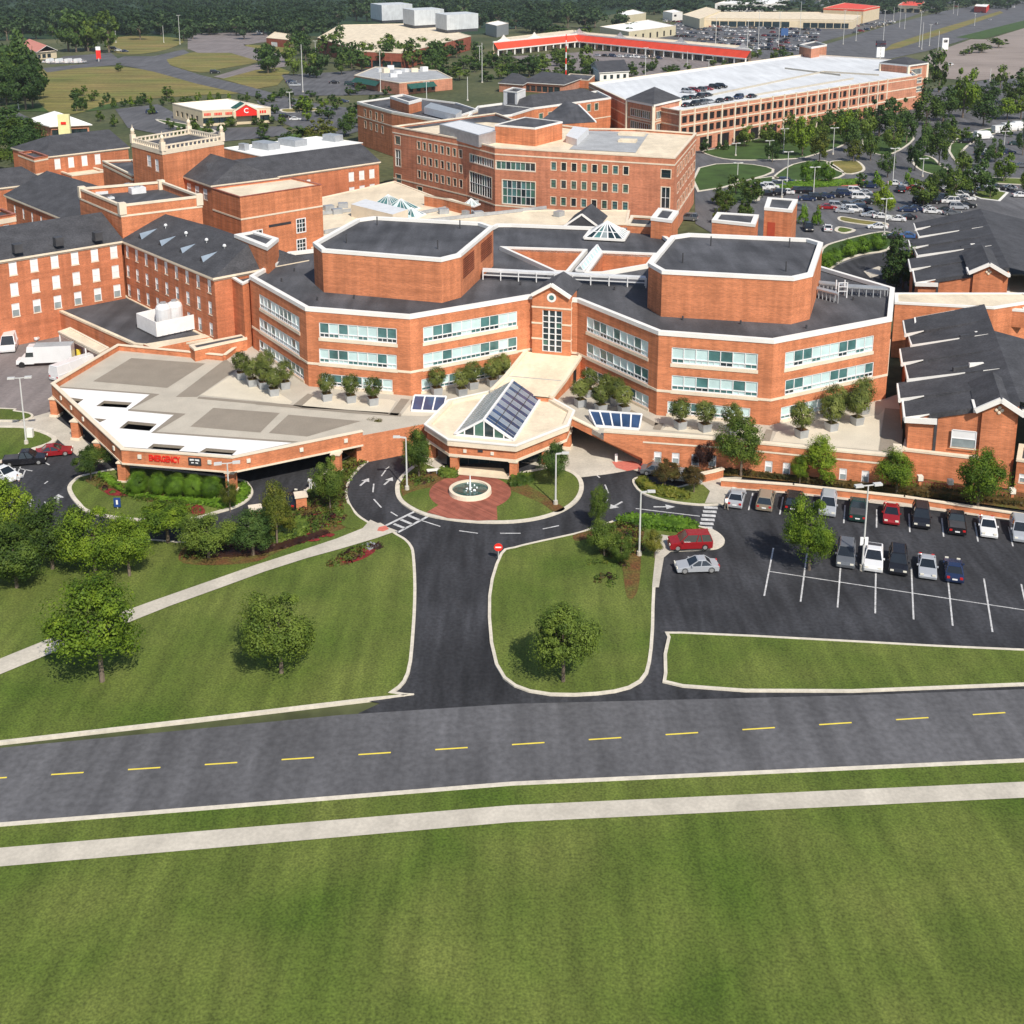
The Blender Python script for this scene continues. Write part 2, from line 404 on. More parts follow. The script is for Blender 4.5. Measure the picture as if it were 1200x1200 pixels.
        slab(u0, u1, z1, z1+s, -.04, 0, 'trim'); slab(u0, u1, z0-s, z0, -.04, 0, 'trim')
    elif style == 'shop':
        pane(u0, u1, z0, z1, 'glass_dark', .3); slab(u0, u1, z1-.12, z1, .2, .3, 'frame_dark')
        slab((u0+u1)/2-.05, (u0+u1)/2+.05, z0, z1, .2, .3, 'frame_dark')
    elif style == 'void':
        pane(u0, u1, z0, z1, 'dark_void', .2)  # flat black pane paints the shade inside an opening
    elif style == 'four':
        pane(u0, u1, z0, z1, 'glass_dark', .14)
        for t in (1/3, 2/3):
            slab(u0+W*t-.05, u0+W*t+.05, z0, z1, .04, .14, 'frame_white'); slab(u0, u1, z0+H*t-.05, z0+H*t+.05, .05, .14, 'frame_white')
        s = .18
        slab(u0-s, u0, z0-s, z1+s, -.05, 0, 'frame_white'); slab(u1, u1+s, z0-s, z1+s, -.05, 0, 'frame_white')
        slab(u0, u1, z1, z1+s, -.05, 0, 'frame_white'); slab(u0, u1, z0-s, z0, -.05, 0, 'frame_white')
    return mb
WR = random.Random(3)
def walls(root, poly, z0, z1, wins=(), m='brick', name='wall', parapet=0.0, skip=()):
    """poly: world corners; wins: (edge, u0,u1,z0,z1,style)"""
    mb = MB(); c = (sum(p[0] for p in poly)/len(poly), sum(p[1] for p in poly)/len(poly))
    s = 1 if area(poly) > 0 else -1; n_ = len(poly)
    for i in range(n_):
        if i in skip: continue
        a, b = poly[i], poly[(i+1) % n_]
        av, bv = Vector(a), Vector(b); d = bv-av; L = d.length
        if L < .01: continue
        d /= L; n = Vector((-d.y, d.x))*s
        ws = [w for w in wins if w[0] == i]
        ops = [(max(.05, w[1]), min(L-.05, w[2]), w[3], w[4]) for w in ws]
        wall_mesh(mb, av, d, n, L, z0, z1, ops, m)
        for w, o in zip(ws, ops):
            st_ = w[5] if len(w) > 5 else 'blind'
            if st_ == 'hole': continue
            window_mesh(av, d, n, o, st_, WR).build('window', root)
    if parapet: mb.sides(offset(poly, .3), z1-parapet, z1, m, inward=True)
    return mb.build(name, root)
def band(root, poly, z, h, m='trim', proud=.06, name='trim_band', edges=None):
    mb = MB(); o = offset(ccw(poly), -proud); i = ccw(poly)
    for k in range(len(o)):
        a, b, c, d = o[k], o[(k+1) % len(o)], i[(k+1) % len(o)], i[k]
        mb.face([(*a, z), (*b, z), (*b, z+h), (*a, z+h)], m); mb.face([(*a, z+h), (*b, z+h), (*c, z+h), (*d, z+h)], m)
        mb.face([(*d, z), (*c, z), (*b, z), (*a, z)], m)
    return mb.build(name, root)
def coping(root, poly, z, h=.35, w=.45, m='white_trim', proud=.08, name='coping'):
    mb = MB(); mb.ring(offset(ccw(poly), -proud), w+proud, z-h, z, m); return mb.build(name, root)
def roof(root, poly, z, m='roof_dark', holes=(), name='roof', inset=.2):
    mb = MB(); mb.sheet(offset(ccw(poly), inset), z, m, holes); return mb.build(name, root)
def grid(poly, e, x0, x1, n, zs, w, h, style, zref=None):
    """n windows whose centres run from picture column x0 to x1 on wall e, sills at the heights zs"""
    a, b = poly[e], poly[(e+1) % len(poly)]; zr = zref if zref is not None else zs[0]
    ua, ub = u_at(a, b, x0, zr), u_at(a, b, x1, zr)
    return [(e, ua+(ub-ua)*i/max(1, n-1)-w/2, ua+(ub-ua)*i/max(1, n-1)+w/2, z, z+h, style) for z in zs for i in range(n)]
def one(poly, e, x0, x1, z0, z1, style):
    a, b = poly[e], poly[(e+1) % len(poly)]; zr = (z0+z1)/2
    ua, ub = sorted((u_at(a, b, x0, zr), u_at(a, b, x1, zr))); return (e, ua, ub, z0, z1, style)
def flat_building(name, label, px, z1, z0=0.0, par=.6, wins=(), m='brick', roofm='roof_dark', cop='white_trim', cop_h=.35, cop_w=.45, bands=(), cat='building', world=None, holes=(), group=None):
    poly = world or [XY(x, y, z1) for x, y in px]
    c = (sum(p[0] for p in poly)/len(poly), sum(p[1] for p in poly)/len(poly))
    r = thing(name, label, cat, (c[0], c[1], z0), group)
    walls(r, poly, z0, z1-cop_h, wins(poly) if callable(wins) else wins, m, parapet=0)
    mb = MB(); mb.sides(offset(poly, .3), z1-par-.02, z1-cop_h, m, inward=True); mb.build('parapet', r)
    coping(r, poly, z1, cop_h, cop_w, cop)
    roof(r, poly, z1-par, roofm, holes)
    for b in bands: band(r, poly, *b)
    return r, poly
def gable_roof(root, a, b, c, d, ze, zr, m='roof_shingle', over=.5, hip0=0.0, hip1=0.0, fascia='white_trim', name='roof'):
    """eave rectangle a-b-c-d (a-b the long front eave); ridge parallel to a-b; hip at a/d end = hip0, b/c end = hip1 (metres)"""
    a, b, c, d = [Vector((*p[:2],)) for p in (a, b, c, d)]
    u = (b-a).normalized(); v = (d-a).normalized()
    a, b, c, d = a-u*over-v*over, b+u*over-v*over, c+u*over+v*over, d-u*over+v*over
    r0 = (a+d)/2+u*hip0; r1 = (b+c)/2-u*hip1
    V = lambda p, z: (p.x, p.y, z)
    mb = MB(); A, B, C, D, R0, R1 = V(a, ze), V(b, ze), V(c, ze), V(d, ze), V(r0, zr), V(r1, zr)
    mb.face([A, B, R1, R0], m); mb.face([C, D, R0, R1], m)
    if hip0: mb.face([D, A, R0], m)
    if hip1: mb.face([B, C, R1], m)
    t = .3
    for p, q in ((a, b), (b, c), (c, d), (d, a)):
        if not hip0 and {tuple(p), tuple(q)} == {tuple(d), tuple(a)}: continue
        if not hip1 and {tuple(p), tuple(q)} == {tuple(b), tuple(c)}: continue
        mb.face([V(p, ze-t), V(q, ze-t), V(q, ze), V(p, ze)], fascia)
    mb.face([V(d, ze-t), V(c, ze-t), V(b, ze-t), V(a, ze-t)], fascia)
    for flag, p, rr, q in ((hip0, a, r0, d), (hip1, b, r1, c)):
        if not flag:
            for s_, e_ in ((p, rr), (q, rr)):
                zs = (ze, zr); mb.face([V(s_, ze-t), V(e_, zr-t), V(e_, zr), V(s_, ze)], fascia)
    return mb.build(name, root)
T, RZ = 3.4, 13.9
def ztop(bx, by, bz, ty):
    X, Y = XY(bx, by, bz); y = (CY-ty)/CF
    return CH+(-st+y*ct)*Y/(ct+y*st)
# ================================================================ octagonal medical centre
front = [(292.5, 323), (358, 360), (480, 369.5), (621, 346), (677, 350), (772, 388), (907, 398), (1045, 372), (1048, 337), (963, 312),
         (900, 297), (800, 291), (772, 270), (735, 267), (600, 262), (582, 262), (560, 273), (430, 285), (367, 291.7), (338, 295), (327, 304)]
mp = pw(front, RZ)
mc = P(650, 400, T)
main = thing('medical_centre', 'large red brick building of two octagonal pavilions with flat dark roofs', 'building', (mc.x, mc.y, T))
ROWS = [(10.05, 12.05), (6.72, 8.6)]
wins = []
for e, x0, x1, g0, g1 in ((0, 304, 351, 304, 356), (1, 374, 465, 377, 460), (2, 496, 606, 494, 599), (4, 687.5, 759.5, 686, 760), (5, 787, 888, 782, 879), (6, 920, 1023.5, 915, 1010)):
    for a, b in ROWS: wins.append(one(mp, e, x0, x1, a, b, 'strip'))
    wins.append(one(mp, e, g0, g1, 3.72, 5.3, 'strip'))
walls(main, mp, T-.3, RZ-.5, wins)
wl = [pw(q, RZ) for q in ([(592, 289.5), (684, 292.5), (663, 317), (652, 316.5)], [(707, 294.5), (766, 297), (757, 309), (705, 318), (690, 318)])]
mb = MB(); mb.sides(offset(mp, .3), RZ-.65, RZ-.5, 'brick', inward=True); mb.build('parapet', main)
coping(main, mp, RZ, .5, .55)
roof(main, mp, RZ-.6, 'roof_dark', wl)
for w in wl:
    mb = MB(); mb.sides(w, 6, RZ-.3, 'brick', inward=True); mb.sheet(w, 6.2, 'roof_cream'); mb.build('light_well', main)
    mb = MB(); o = offset(ccw(w), -.5); mb.ring(o, .5, RZ-.6, RZ, 'white_trim'); mb.build('coping', main)
band(main, mp, 6.38, .3)
# sheen of pipework across the roof
def seg3(pts, z): return [P(x, y, z) for x, y in pts]
mb = MB(); a, b = P(566, 317, 14.6), P(757, 326.5, 14.6); d = (b-a)
for k, off in ((0, 0), (1, .38), (2, .76)): mb.bar(a+Vector((0, off, 0)), b+Vector((0, off, 0)), .30, 'metal_white')
mb.bar(a-Vector((0, .2, .55)), b-Vector((0, .2, .55)), .12, 'metal_white')
for i in range(10):
    p = a+d*(i/9); mb.bar(p-Vector((0, .2, 1.25)), p+Vector((0, -.2, .1)), .14, 'metal_white'); mb.bar(p+Vector((0, .9, -1.25)), p+Vector((0, .9, .1)), .14, 'metal_white')
mb.build('pipe_run', main)
mb = MB()
for x0, y0, x1, y1, hh in ((955, 345, 982, 352, .8), (960, 338, 990, 341, .7), (990, 343, 1040, 346, .8)):
    a, b = P(x0, y0, RZ-.2), P(x1, y1, RZ-.2)
    for k in range(3): mb.bar(a+Vector((0, k*.5, hh)), b+Vector((0, k*.5, hh)), .3, 'metal_grey', .2)
    for i in range(7):
        p = a+(b-a)*(i/6); mb.bar(p-Vector((0, 0, .5)), p+Vector((0, 0, hh)), .12, 'metal_grey'); mb.bar(p+Vector((0, 1.2, -.5)), p+Vector((0, 1.2, hh)), .12, 'metal_grey')
for x in (982, 992):
    a = P(x, 349, RZ-.6); mb.bar(a, a+Vector((0, 0, 2.1)), .14, 'metal_white'); mb.bar(a+Vector((0, 1.2, 0)), a+Vector((0, 1.2, 2.1)), .14, 'metal_white')
for h in (.9, 1.5, 2.05):
    mb.bar(P(982, 349, RZ-.6)+Vector((0, 0, h)), P(992, 349, RZ-.6)+Vector((0, 0, h)), .1, 'metal_white')
mb.build('equipment_rack', main)
# roof vents and patches
mb = MB()
for x, y in ((372, 352), (415, 350), (545, 340), (610, 334), (800, 375), (868, 380), (945, 385), (1000, 352), (720, 340), (345, 318), (330, 330), (640, 325)):
    p = P(x, y, RZ-.6); mb.cyl((p.x, p.y), .12, .12, RZ-.6, RZ-.1, 'metal_dark', 8)
mb.build('vent_pipe', main)
# pyramid skylight, little gable and the skylight strip between the wells
mb = MB(); q = [P(x, y, RZ-.2) for x, y in ((684.5, 279), (731, 281.5))]; e = q[1]-q[0]; nrm = Vector((-e.y, e.x, 0)).normalized(); L = e.length
c0, c1 = q[0], q[1]; c2, c3 = c1+nrm*L*.95, c0+nrm*L*.95; ap = (c0+c1+c2+c3)/4+Vector((0, 0, L*.36))
for a, b in ((c0, c1), (c1, c2), (c2, c3), (c3, c0)):
    n = 5
    for i in range(n):
        p0, p1 = a+(b-a)*(i/n), a+(b-a)*((i+1)/n)
        mb.face([p0, p1, ap], 'glass_grey' if (a-c0).length > .1 else R.choice(['glass_dark', 'glass_teal', 'glass_dark', 'glass_grey']))
        mb.bar(p0, ap, .16, 'frame_white')
    mb.bar(a, b, .35, 'white_trim')
    m1 = a+(ap-a)*.4; m2 = b+(ap-b)*.4; mb.bar(m1, m2, .12, 'frame_white')
mb.build('pyramid_skylight', main)
mb = MB(); a, b, c, d = [P(x, y, RZ-.1) for x, y in ((675, 316), (684, 317), (704, 293), (696, 291))]
up = Vector((0, 0, .7)); rm0, rm1 = (a+b)/2+up, (c+d)/2+up
mb.face([a, rm0, rm1, d], 'glass_grey'); mb.face([b, c, rm1, rm0], 'glass_light'); mb.face([a, b, rm0], 'glass_grey')
for i in range(9):
    t = i/8; p = a+(d-a)*t; q2 = b+(c-b)*t; r = rm0+(rm1-rm0)*t; mb.bar(p, r, .1, 'frame_white'); mb.bar(q2, r, .1, 'frame_white')
for s, f in ((a, d), (b, c), (rm0, rm1), (a, b), (d, c)): mb.bar(s-Vector((0, 0, .1)), f-Vector((0, 0, .1)), .3, 'frame_white')
mb.build('skylight', main)
mb = MB(); a, b = P(661, 265, RZ-.5), P(702, 266.5, RZ-.5); ap = (a+b)/2+Vector((0, 0, 2.1)); bk = Vector((2.2, 9, 0))
mb.face([a, b, ap], 'roof_shingle'); mb.face([b, b+bk, ap+bk, ap], 'roof_shingle'); mb.face([a, ap, ap+bk, a+bk], 'roof_shingle'); mb.face([b+bk, a+bk, ap+bk], 'roof_shingle')
mb.bar(a, ap, .3, 'white_trim'); mb.bar(ap, b, .3, 'white_trim'); mb.build('roof_gable', main)
# penthouses
def penthouse(px, z, extra):
    poly = pw(px, z); walls(main, poly, RZ-.6, z-.45, (), name='penthouse_wall')
    coping(main, poly, z, .45, .6, name='penthouse_coping'); roof(main, poly, z-.5, 'roof_dark', name='penthouse_roof')
    mb = MB(); mb.sides(offset(poly, .35), z-.55, z-.4, 'white_trim', inward=True); mb.build('penthouse_parapet', main)
    mb = MB()
    for x, y in extra: p = P(x, y, z-.5); mb.cyl((p.x, p.y), .09, .09, z-.5, z+.8, 'metal_dark', 6)
    mb.build('vent_pipe', main); return poly
pl = penthouse([(367, 284), (377.5, 292), (517, 303), (539.5, 297.5), (578, 265), (563, 260), (438, 253.3), (418, 256)], 19.2, ((406, 285), (442, 264), (513, 292), (539, 268)))
pr = penthouse([(760, 308), (776, 317), (930, 325), (952, 320), (964, 284), (947, 279), (807, 273), (787, 276)], 19.2, ((833, 288), (921, 318), (925, 290), (800, 308)))
# louvres on the penthouse side
for poly, e, xs in ((pl, 3, ((542, 555), (563, 576))),):
    a, b = Vector(poly[e]), Vector(poly[e+1]); d = (b-a).normalized(); n = Vector((d.y, -d.x))
    if n.x < 0: n = -n
    for x0, x1 in xs:
        mb = MB(); u0, u1 = u_at(a, b, x0, 17), u_at(a, b, x1, 17)
        for k in range(9):
            z = 15.6+k*.3; p, q_ = a+d*u0+n*.06, a+d*u1+n*.06
            mb.face([(p.x, p.y, z), (q_.x, q_.y, z), (q_.x+n.x*.1, q_.y+n.y*.1, z+.27), (p.x+n.x*.1, p.y+n.y*.1, z+.27)], 'brick_red')
        mb.build('louvre', main)
# portal bay with gable
ZC = 6.3
pa, pb = Vector(XY(623.5, 413, ZC)), Vector(XY(668.5, 417, ZC)); pd = (pb-pa).normalized(); pn = Vector((-pd.y, pd.x)); PL = (pb-pa).length
depth = 3.4
port = [tuple(pa), tuple(pb), tuple(pb+pn*depth), tuple(pa+pn*depth)]
ez = z_at(port[0], port[1], 625, 345); apz = ez+PL*.30
gu0, gu1 = u_at(*port[:2], 635.5, 9), u_at(*port[:2], 658.5, 9)
gz0, gz1 = ZC+.3, z_at(port[0], port[1], 645, 364)
walls(main, port, ZC-3, ez, [(0, gu0, gu1, gz0, gz1, 'lobby'), (1, .35, 1.7, ZC+.6, ez-.9, 'curtain')], name='entrance_bay')
mb = MB(); A, B, Cc, D = [(*p, ez) for p in port]; m0 = (pa+pb)/2; apf = (m0.x, m0.y, apz); m1 = m0+pn*(depth+3.2); apb = (m1.x, m1.y, apz)
mb.face([A, B, apf], 'brick')
cN = Vector((m0.x, m0.y, (ez+gz1)/2+.75)); rr = .62
ringp = [(cN.x+pd.x*rr*math.cos(t)-pn.x*.05, cN.y+pd.y*rr*math.cos(t)-pn.y*.05, cN.z+rr*math.sin(t)) for t in [2*math.pi*i/16 for i in range(16)]]
ring2 = [(cN.x+(p[0]-cN.x)*.55-pn.x*.03, cN.y+(p[1]-cN.y)*.55-pn.y*.03, cN.z+(p[2]-cN.z)*.55) for p in ringp]
mb.face(ringp, 'white_trim'); mb.face(ring2, 'glass_teal')
mb.build('gable', main)
mb = MB(); ov = .25; z_ = .35
for s, p, q_ in ((1, pa, m0), (-1, m0, pb)):
    zs = (ez, apz) if s == 1 else (apz, ez)
    f = [Vector((p.x, p.y, zs[0]))-Vector((*pn, 0))*ov, Vector((q_.x, q_.y, zs[1]))-Vector((*pn, 0))*ov]
    g = [v+Vector((*pn, 0))*(depth+3.4+ov) for v in f]
    mb.face([f[0], f[1], g[1], g[0]], 'roof_dark'); mb.bar(f[0], f[1], .42, 'white_trim', .42)
mb.build('gable_roof', main)
band(main, port, gz1+.25, .22); 
for zz in (8.2, 10.3): band(main, [tuple(pa), tuple(pa+pd*gu0), tuple(pa+pd*gu0+pn*.5), tuple(pa+pn*.5)], zz, .22); band(main, [tuple(pa+pd*gu1), tuple(pb), tuple(pb+pn*.5), tuple(pa+pd*gu1+pn*.5)], zz, .22)
# ================================================================ connector from portal to pavilion
cr = thing('entrance_link', 'low cream roofed brick link sloping from the gabled entrance bay to the canopy pavilion', 'building', (*XY(630, 440, 0), 0))
c4 = [P(576, 459, 4.45), P(646, 466, 4.45), P(681, 417, ZC), P(617, 412, ZC)]; cm = [P(597, 441.5, 4.9), P(655.5, 446, 4.9)]
# keep the sides straight: the crease lies on the side lines
tL, tR = .42, .42; cl = c4[0]+(c4[3]-c4[0])*tL; cr_ = c4[1]+(c4[2]-c4[1])*tR; cl.z = cr_.z = 5.0
mb = MB(); q = [c4[0], c4[1], cr_, c4[2], c4[3], cl]
mb.face([c4[0], c4[1], cr_, cl], 'roof_cream'); mb.face([cl, cr_, c4[2], c4[3]], 'roof_cream'); mb.build('roof', cr)
mb = MB()
for a, b in zip(q, q[1:]+q[:1]): mb.face([(a.x, a.y, 0), (b.x, b.y, 0), b-Vector((0, 0, .12)), a-Vector((0, 0, .12))], 'brick')
mb.build('wall', cr); mb = MB(); up_ = Vector((0, 0, .05))
for a, b in ((c4[1], cr_), (cr_, c4[2]), (c4[3], cl), (cl, c4[0])): mb.bar(a+up_, b+up_, .5, 'trim', .42)
mb.bar(cl, cr_, .12, 'roof_grey', .08); mb.build('coping', cr)
mb = MB(); a, b = c4[1]+(c4[2]-c4[1])*.72, c4[1]+(c4[2]-c4[1])*.82; o_ = Vector((.06, -.02, 0)); mb.face([(a.x+.06, a.y, T+.0), (b.x+.06, b.y, T), (b.x+.06, b.y, 5.2), (a.x+.06, a.y, 5.2)], 'dark_void'); mb.build('door', cr)
# ================================================================ canopy pavilion
PZ = 4.2
pv = pw([(500, 497), (526, 514), (604, 521), (664, 497.5), (671, 481), (639, 463), (573, 459), (527, 469)], PZ)
pr_ = thing('entrance_canopy', 'cream roofed octagonal drop off canopy on brick columns with a glass ridge skylight', 'canopy', (*XY(585, 545, 0), 0))
mb = MB(); mb.ring(offset(ccw(pv), -.25), .7, 3.45, PZ, 'trim'); mb.ring(offset(ccw(pv), -.32), .3, PZ-.12, PZ+.03, 'white_trim'); mb.build('cornice', pr_)
walls(pr_, pv, 2.42, 3.45, (), name='brick_fascia'); mb = MB(); mb.ring(offset(ccw(pv), -.06), .6, 2.1, 2.42, 'trim'); mb.build('soffit_trim', pr_)
mb = MB(); mb.sheet(offset(pv, .3), 2.2, 'white_trim', up=False); mb.build('ceiling', pr_)
roof(pr_, pv, PZ-.35, 'roof_cream', inset=.35)
for x, y in ((533, 556), (602.5, 563), (665, 528), (508, 541), (640, 549)):
    c = XY(x, y-3, 0); mb = MB(); mb.box(c, .85, .85, .35, 2.0, 'brick', math.radians(-14)); mb.box(c, 1.1, 1.1, 0, .35, 'trim', math.radians(-14)); mb.box(c, 1.05, 1.05, 2.0, 2.15, 'trim', math.radians(-14)); mb.build('column', pr_)
for x in (545, 577):
    a, b = pv[1], pv[2]; u = u_at(a, b, x, 2.9); d = (Vector(b)-Vector(a)).normalized(); p = Vector(a)+d*u; n = Vector((d.y, -d.x))
    mb = MB(); q = p+n*.06; mb.box((q.x, q.y), .36, .12, 2.72, 3.08, 'lamp_glass', math.atan2(d.y, d.x)); mb.build('wall_light', pr_)
a, b = pv[1], pv[2]; u = u_at(a, b, 563, 2.9); d = (Vector(b)-Vector(a)).normalized(); p = Vector(a)+d*u+Vector((d.y, -d.x))*.05
mb = MB(); mb.box((p.x, p.y), .55, .1, 2.95, 3.2, 'frame_dark', math.atan2(d.y, d.x)); mb.build('vent', pr_)
# glass ridge skylight
SB = 3.95
f0, f1 = P(533, 509, SB), P(602, 516, SB); sd = (f1-f0).normalized(); sn = Vector((-sd.y, sd.x, 0)); SL = 13.2
b0, b1 = f0+sn*SL, f1+sn*SL; rz_ = ztop(567.5, 512.5, SB, 491.5)-SB
g0, g1 = (f0+f1)/2+Vector((0, 0, rz_)), (b0+b1)/2+Vector((0, 0, rz_))
mb = MB(); n = 14
for i in range(n):
    t0, t1 = i/n, (i+1)/n
    mb.face([f1+(b1-f1)*t0, f1+(b1-f1)*t1, g0+(g1-g0)*t1, g0+(g1-g0)*t0], 'glass_blue' if i < 2 or i % 2 else 'glass_steel')
    mb.face([f0+(b0-f0)*t1, f0+(b0-f0)*t0, g0+(g1-g0)*t0, g0+(g1-g0)*t1], 'glass_grey')
    mb.bar(f1+(b1-f1)*t0, g0+(g1-g0)*t0, .07, 'metal_grey'); mb.bar(f0+(b0-f0)*t0, g0+(g1-g0)*t0, .09, 'metal_grey')
for k in (.33, .66):
    mb.bar(f1+(g0-f1)*k, b1+(g1-b1)*k, .08, 'frame_dark'); mb.bar(f0+(g0-f0)*k, b0+(g1-b0)*k, .08, 'metal_grey')
for i in range(6):
    t0, t1 = i/6, (i+1)/6; top = lambda t: f0+(f1-f0)*t+Vector((0, 0, rz_*(1-abs(2*t-1))))
    mb.face([f0+(f1-f0)*t0, f0+(f1-f0)*t1, top(t1), top(t0)], 'glass_dark' if i % 2 else 'glass_green'); mb.bar(f0+(f1-f0)*t0, top(t0)+Vector((0, 0, .01)), .14, 'frame_white')
mb.face([b1, b0, g1], 'glass_grey')
for s, f in ((f0, f1), (f0, g0), (g0, f1), (g0, g1), (f0, b0), (f1, b1), (b0, b1)): mb.bar(s, f, .24, 'frame_white')
mb.sides([tuple(f0[:2]), tuple(f1[:2]), tuple(b1[:2]), tuple(b0[:2])], SB-.2, SB, 'trim'); mb.build('ridge_skylight', pr_)
# glazed lobby front under the canopy
mb = MB(); a, b = Vector(XY(524, 545, 0)), Vector(XY(648, 541, 0)); dd = (b-a)
for i in range(10):
    p, q = a+dd*(i/10), a+dd*((i+1)/10); mb.face([(p.x, p.y, .05), (q.x, q.y, .05), (q.x, q.y, 2.2), (p.x, p.y, 2.2)], 'glass_dark'); mb.bar((p.x, p.y-.05, 0), (p.x, p.y-.05, 2.2), .1, 'frame_dark')
mb.build('lobby_glazing', cr)
# ================================================================ terrace (solid part) and its retaining wall
ter_line = [(499, 489), (527, 477), (560, 470), (650, 470), (676, 484), (708, 503), (845, 512.5), (1057, 533)]
tw = [XY(x, y, 4.2) for x, y in ter_line]
SPL = Vector(tw[5])+(Vector(tw[6])-Vector(tw[5]))*.34; CORN = Vector(tw[5])
back = [XY(1057, 480, 4.2), XY(1052, 455, 4.2), XY(1045, 372, RZ), XY(900, 330, RZ), XY(400, 330, RZ), XY(300, 330, RZ), XY(296, 398, T)]
split_f = XY(425, 505, 4.2)
terr = tw[:4]+[(5.6, 141), (17.5, 138), tuple(SPL)]+tw[6:]+back[:-1]+[(back[-1][0]-.8, back[-1][1]), (split_f[0]-.8, split_f[1]+.3)]
mb = MB(); mb.prism(terr, -.5, T-.008, 'brick', 'deck_light'); mb.prism([tw[3], (tw[4][0]-.3, tw[4][1]+.2), tuple(CORN), tuple(SPL), (17.5, 138), (5.6, 141)], T-.6, T-.012, 'concrete', 'deck_light'); structure(mb, 'terrace')
rw = thing('retaining_wall', 'long red brick retaining wall with a light coping carrying the terrace above the car park', 'wall', (*XY(880, 540, 0), 0))
wpoly = [tuple(SPL), tw[6], tw[7]]
def thick_line(pts, w):
    """polygon of width w behind an open line (towards +Y)"""
    o = []
    for i, p in enumerate(pts):
        a = Vector(pts[max(0, i-1)][:2]); b = Vector(pts[min(len(pts)-1, i+1)][:2]); d = (b-a).normalized(); o.append((p[0]-d.y*w, p[1]+d.x*w))
    return list(pts)+o[::-1]
mb = MB(); tl = thick_line(wpoly, .35); tl = offset(ccw(tl), -.03)
ww = []
for i in range(2):
    a, b = wpoly[i], wpoly[i+1]; c = (a[0], a[1]+10); av, dv, nv, L = frame_of(a, b, c)
    xs = (771, 792, 815, 835) if i == 0 else (901, 922, 988, 1014)
    ops = [(u_at(a, b, x-4.4, 1.6), u_at(a, b, x+4.4, 1.6), .75, 2.1) for x in xs]
    av2 = av-nv*.38
    wall_mesh(mb, av2, dv, nv, L, 0, 4.0, ops, 'brick')
    for o in ops: window_mesh(av2, dv, nv, o, 'sash', WR).build('window', rw)
    m2 = MB()
    p, q = av2-nv*.05, av2-nv*.05+dv*L
    m2.face([(p.x, p.y, 3.05), (q.x, q.y, 3.05), (q.x, q.y, 3.25), (p.x, p.y, 3.25)], 'trim')
    m2.prism([tuple(av-nv*.46), tuple(av-nv*.46+dv*L), tuple(av+nv*.2+dv*L), tuple(av+nv*.2)], 3.98+i*.002, 4.2+i*.002, 'trim'); m2.build('coping', rw)
a, b = CORN, SPL; av, dv, nv, L = frame_of(a, b, (a[0], a[1]+10)); o_ = av-nv*.38
f4 = [(o_.x, o_.y, 3.0), ((o_+dv*L).x, (o_+dv*L).y, 1.1), ((o_+dv*L).x, (o_+dv*L).y, 3.98), (o_.x, o_.y, 3.98)]; g4 = [(x+nv.x*.3, y+nv.y*.3, z) for x, y, z in f4]
mb.face(f4, 'brick'); mb.face(g4[::-1], 'brick'); mb.face([f4[0], g4[0], g4[1], f4[1]], 'brick'); mb.face([f4[3], g4[3], g4[0], f4[0]], 'brick')
m2 = MB(); m2.prism([tuple(o_-nv*.08), tuple(o_-nv*.08+dv*L), tuple(o_+nv*.58+dv*L), tuple(o_+nv*.58)], 3.97, 4.19, 'trim'); m2.build('coping', rw)
mb.build('wall', rw)
mb = MB(); a, b = wpoly[0], wpoly[1]
for i in range(2):
    a, b = Vector(wpoly[i]), Vector(wpoly[i+1]); d = (b-a).normalized(); n = Vector((-d.y, d.x)); mb.prism([tuple(a-n*.34), tuple(b-n*.34), tuple(b+n*.1), tuple(a+n*.1)], T-.05, 3.98, 'brick')
e = Vector(wpoly[2]); mb.box((e.x-.3, e.y+.6), .9, 1.6, 3.3, 4.9, 'trim', math.radians(-14)); mb.build('parapet', rw)
# terrace paving pattern (sheets 2 cm above the slab)
mb = MB()
def tsheet(px, m, z=T+.02): mb.sheet(pw(px, z), z, m)
tsheet([(206, 465), (264.6, 420.6), (279, 432), (231, 465)], 'deck_tan')
tsheet([(233, 464.5), (300, 470.5), (300, 473.5), (231, 467)], 'deck_tan')
tsheet([(300, 470.5), (410, 480.5), (470, 484.5), (470, 488), (410, 484), (300, 474)], 'deck_tan')
tsheet([(343, 475), (361, 461), (368, 463), (352, 477)], 'deck_tan'); tsheet([(456, 486), (470, 467), (480, 468), (466, 487)], 'deck_tan')
tsheet([(765, 503), (768, 495), (778, 496), (774, 504)], 'deck_tan'); tsheet([(1030, 528), (1037, 478), (1060, 480), (1056, 531)], 'deck_tan')
tsheet([(772, 497), (740, 480), (736, 483), (765, 499)], 'deck_tan'); tsheet([(892, 516), (898, 503), (906, 504), (902, 517)], 'deck_tan')
for q in ([(235, 463), (280, 434), (296, 441), (343, 471), (339, 474.5), (300, 469.5)], [(352, 477.5), (367, 464), (372, 462), (456, 468), (464, 470), (455, 485), (410, 481)], [(470, 487), (484, 470), (520, 468), (523, 472), (486, 471), (482, 482), (517, 484), (500, 488)], [(776, 504), (782, 498), (890, 506), (895, 514), (888, 515)], [(905, 517), (910, 506), (1030, 486), (1036, 480), (1029, 528)]):
    tsheet(q, 'deck_cream')
structure(mb, 'paving')
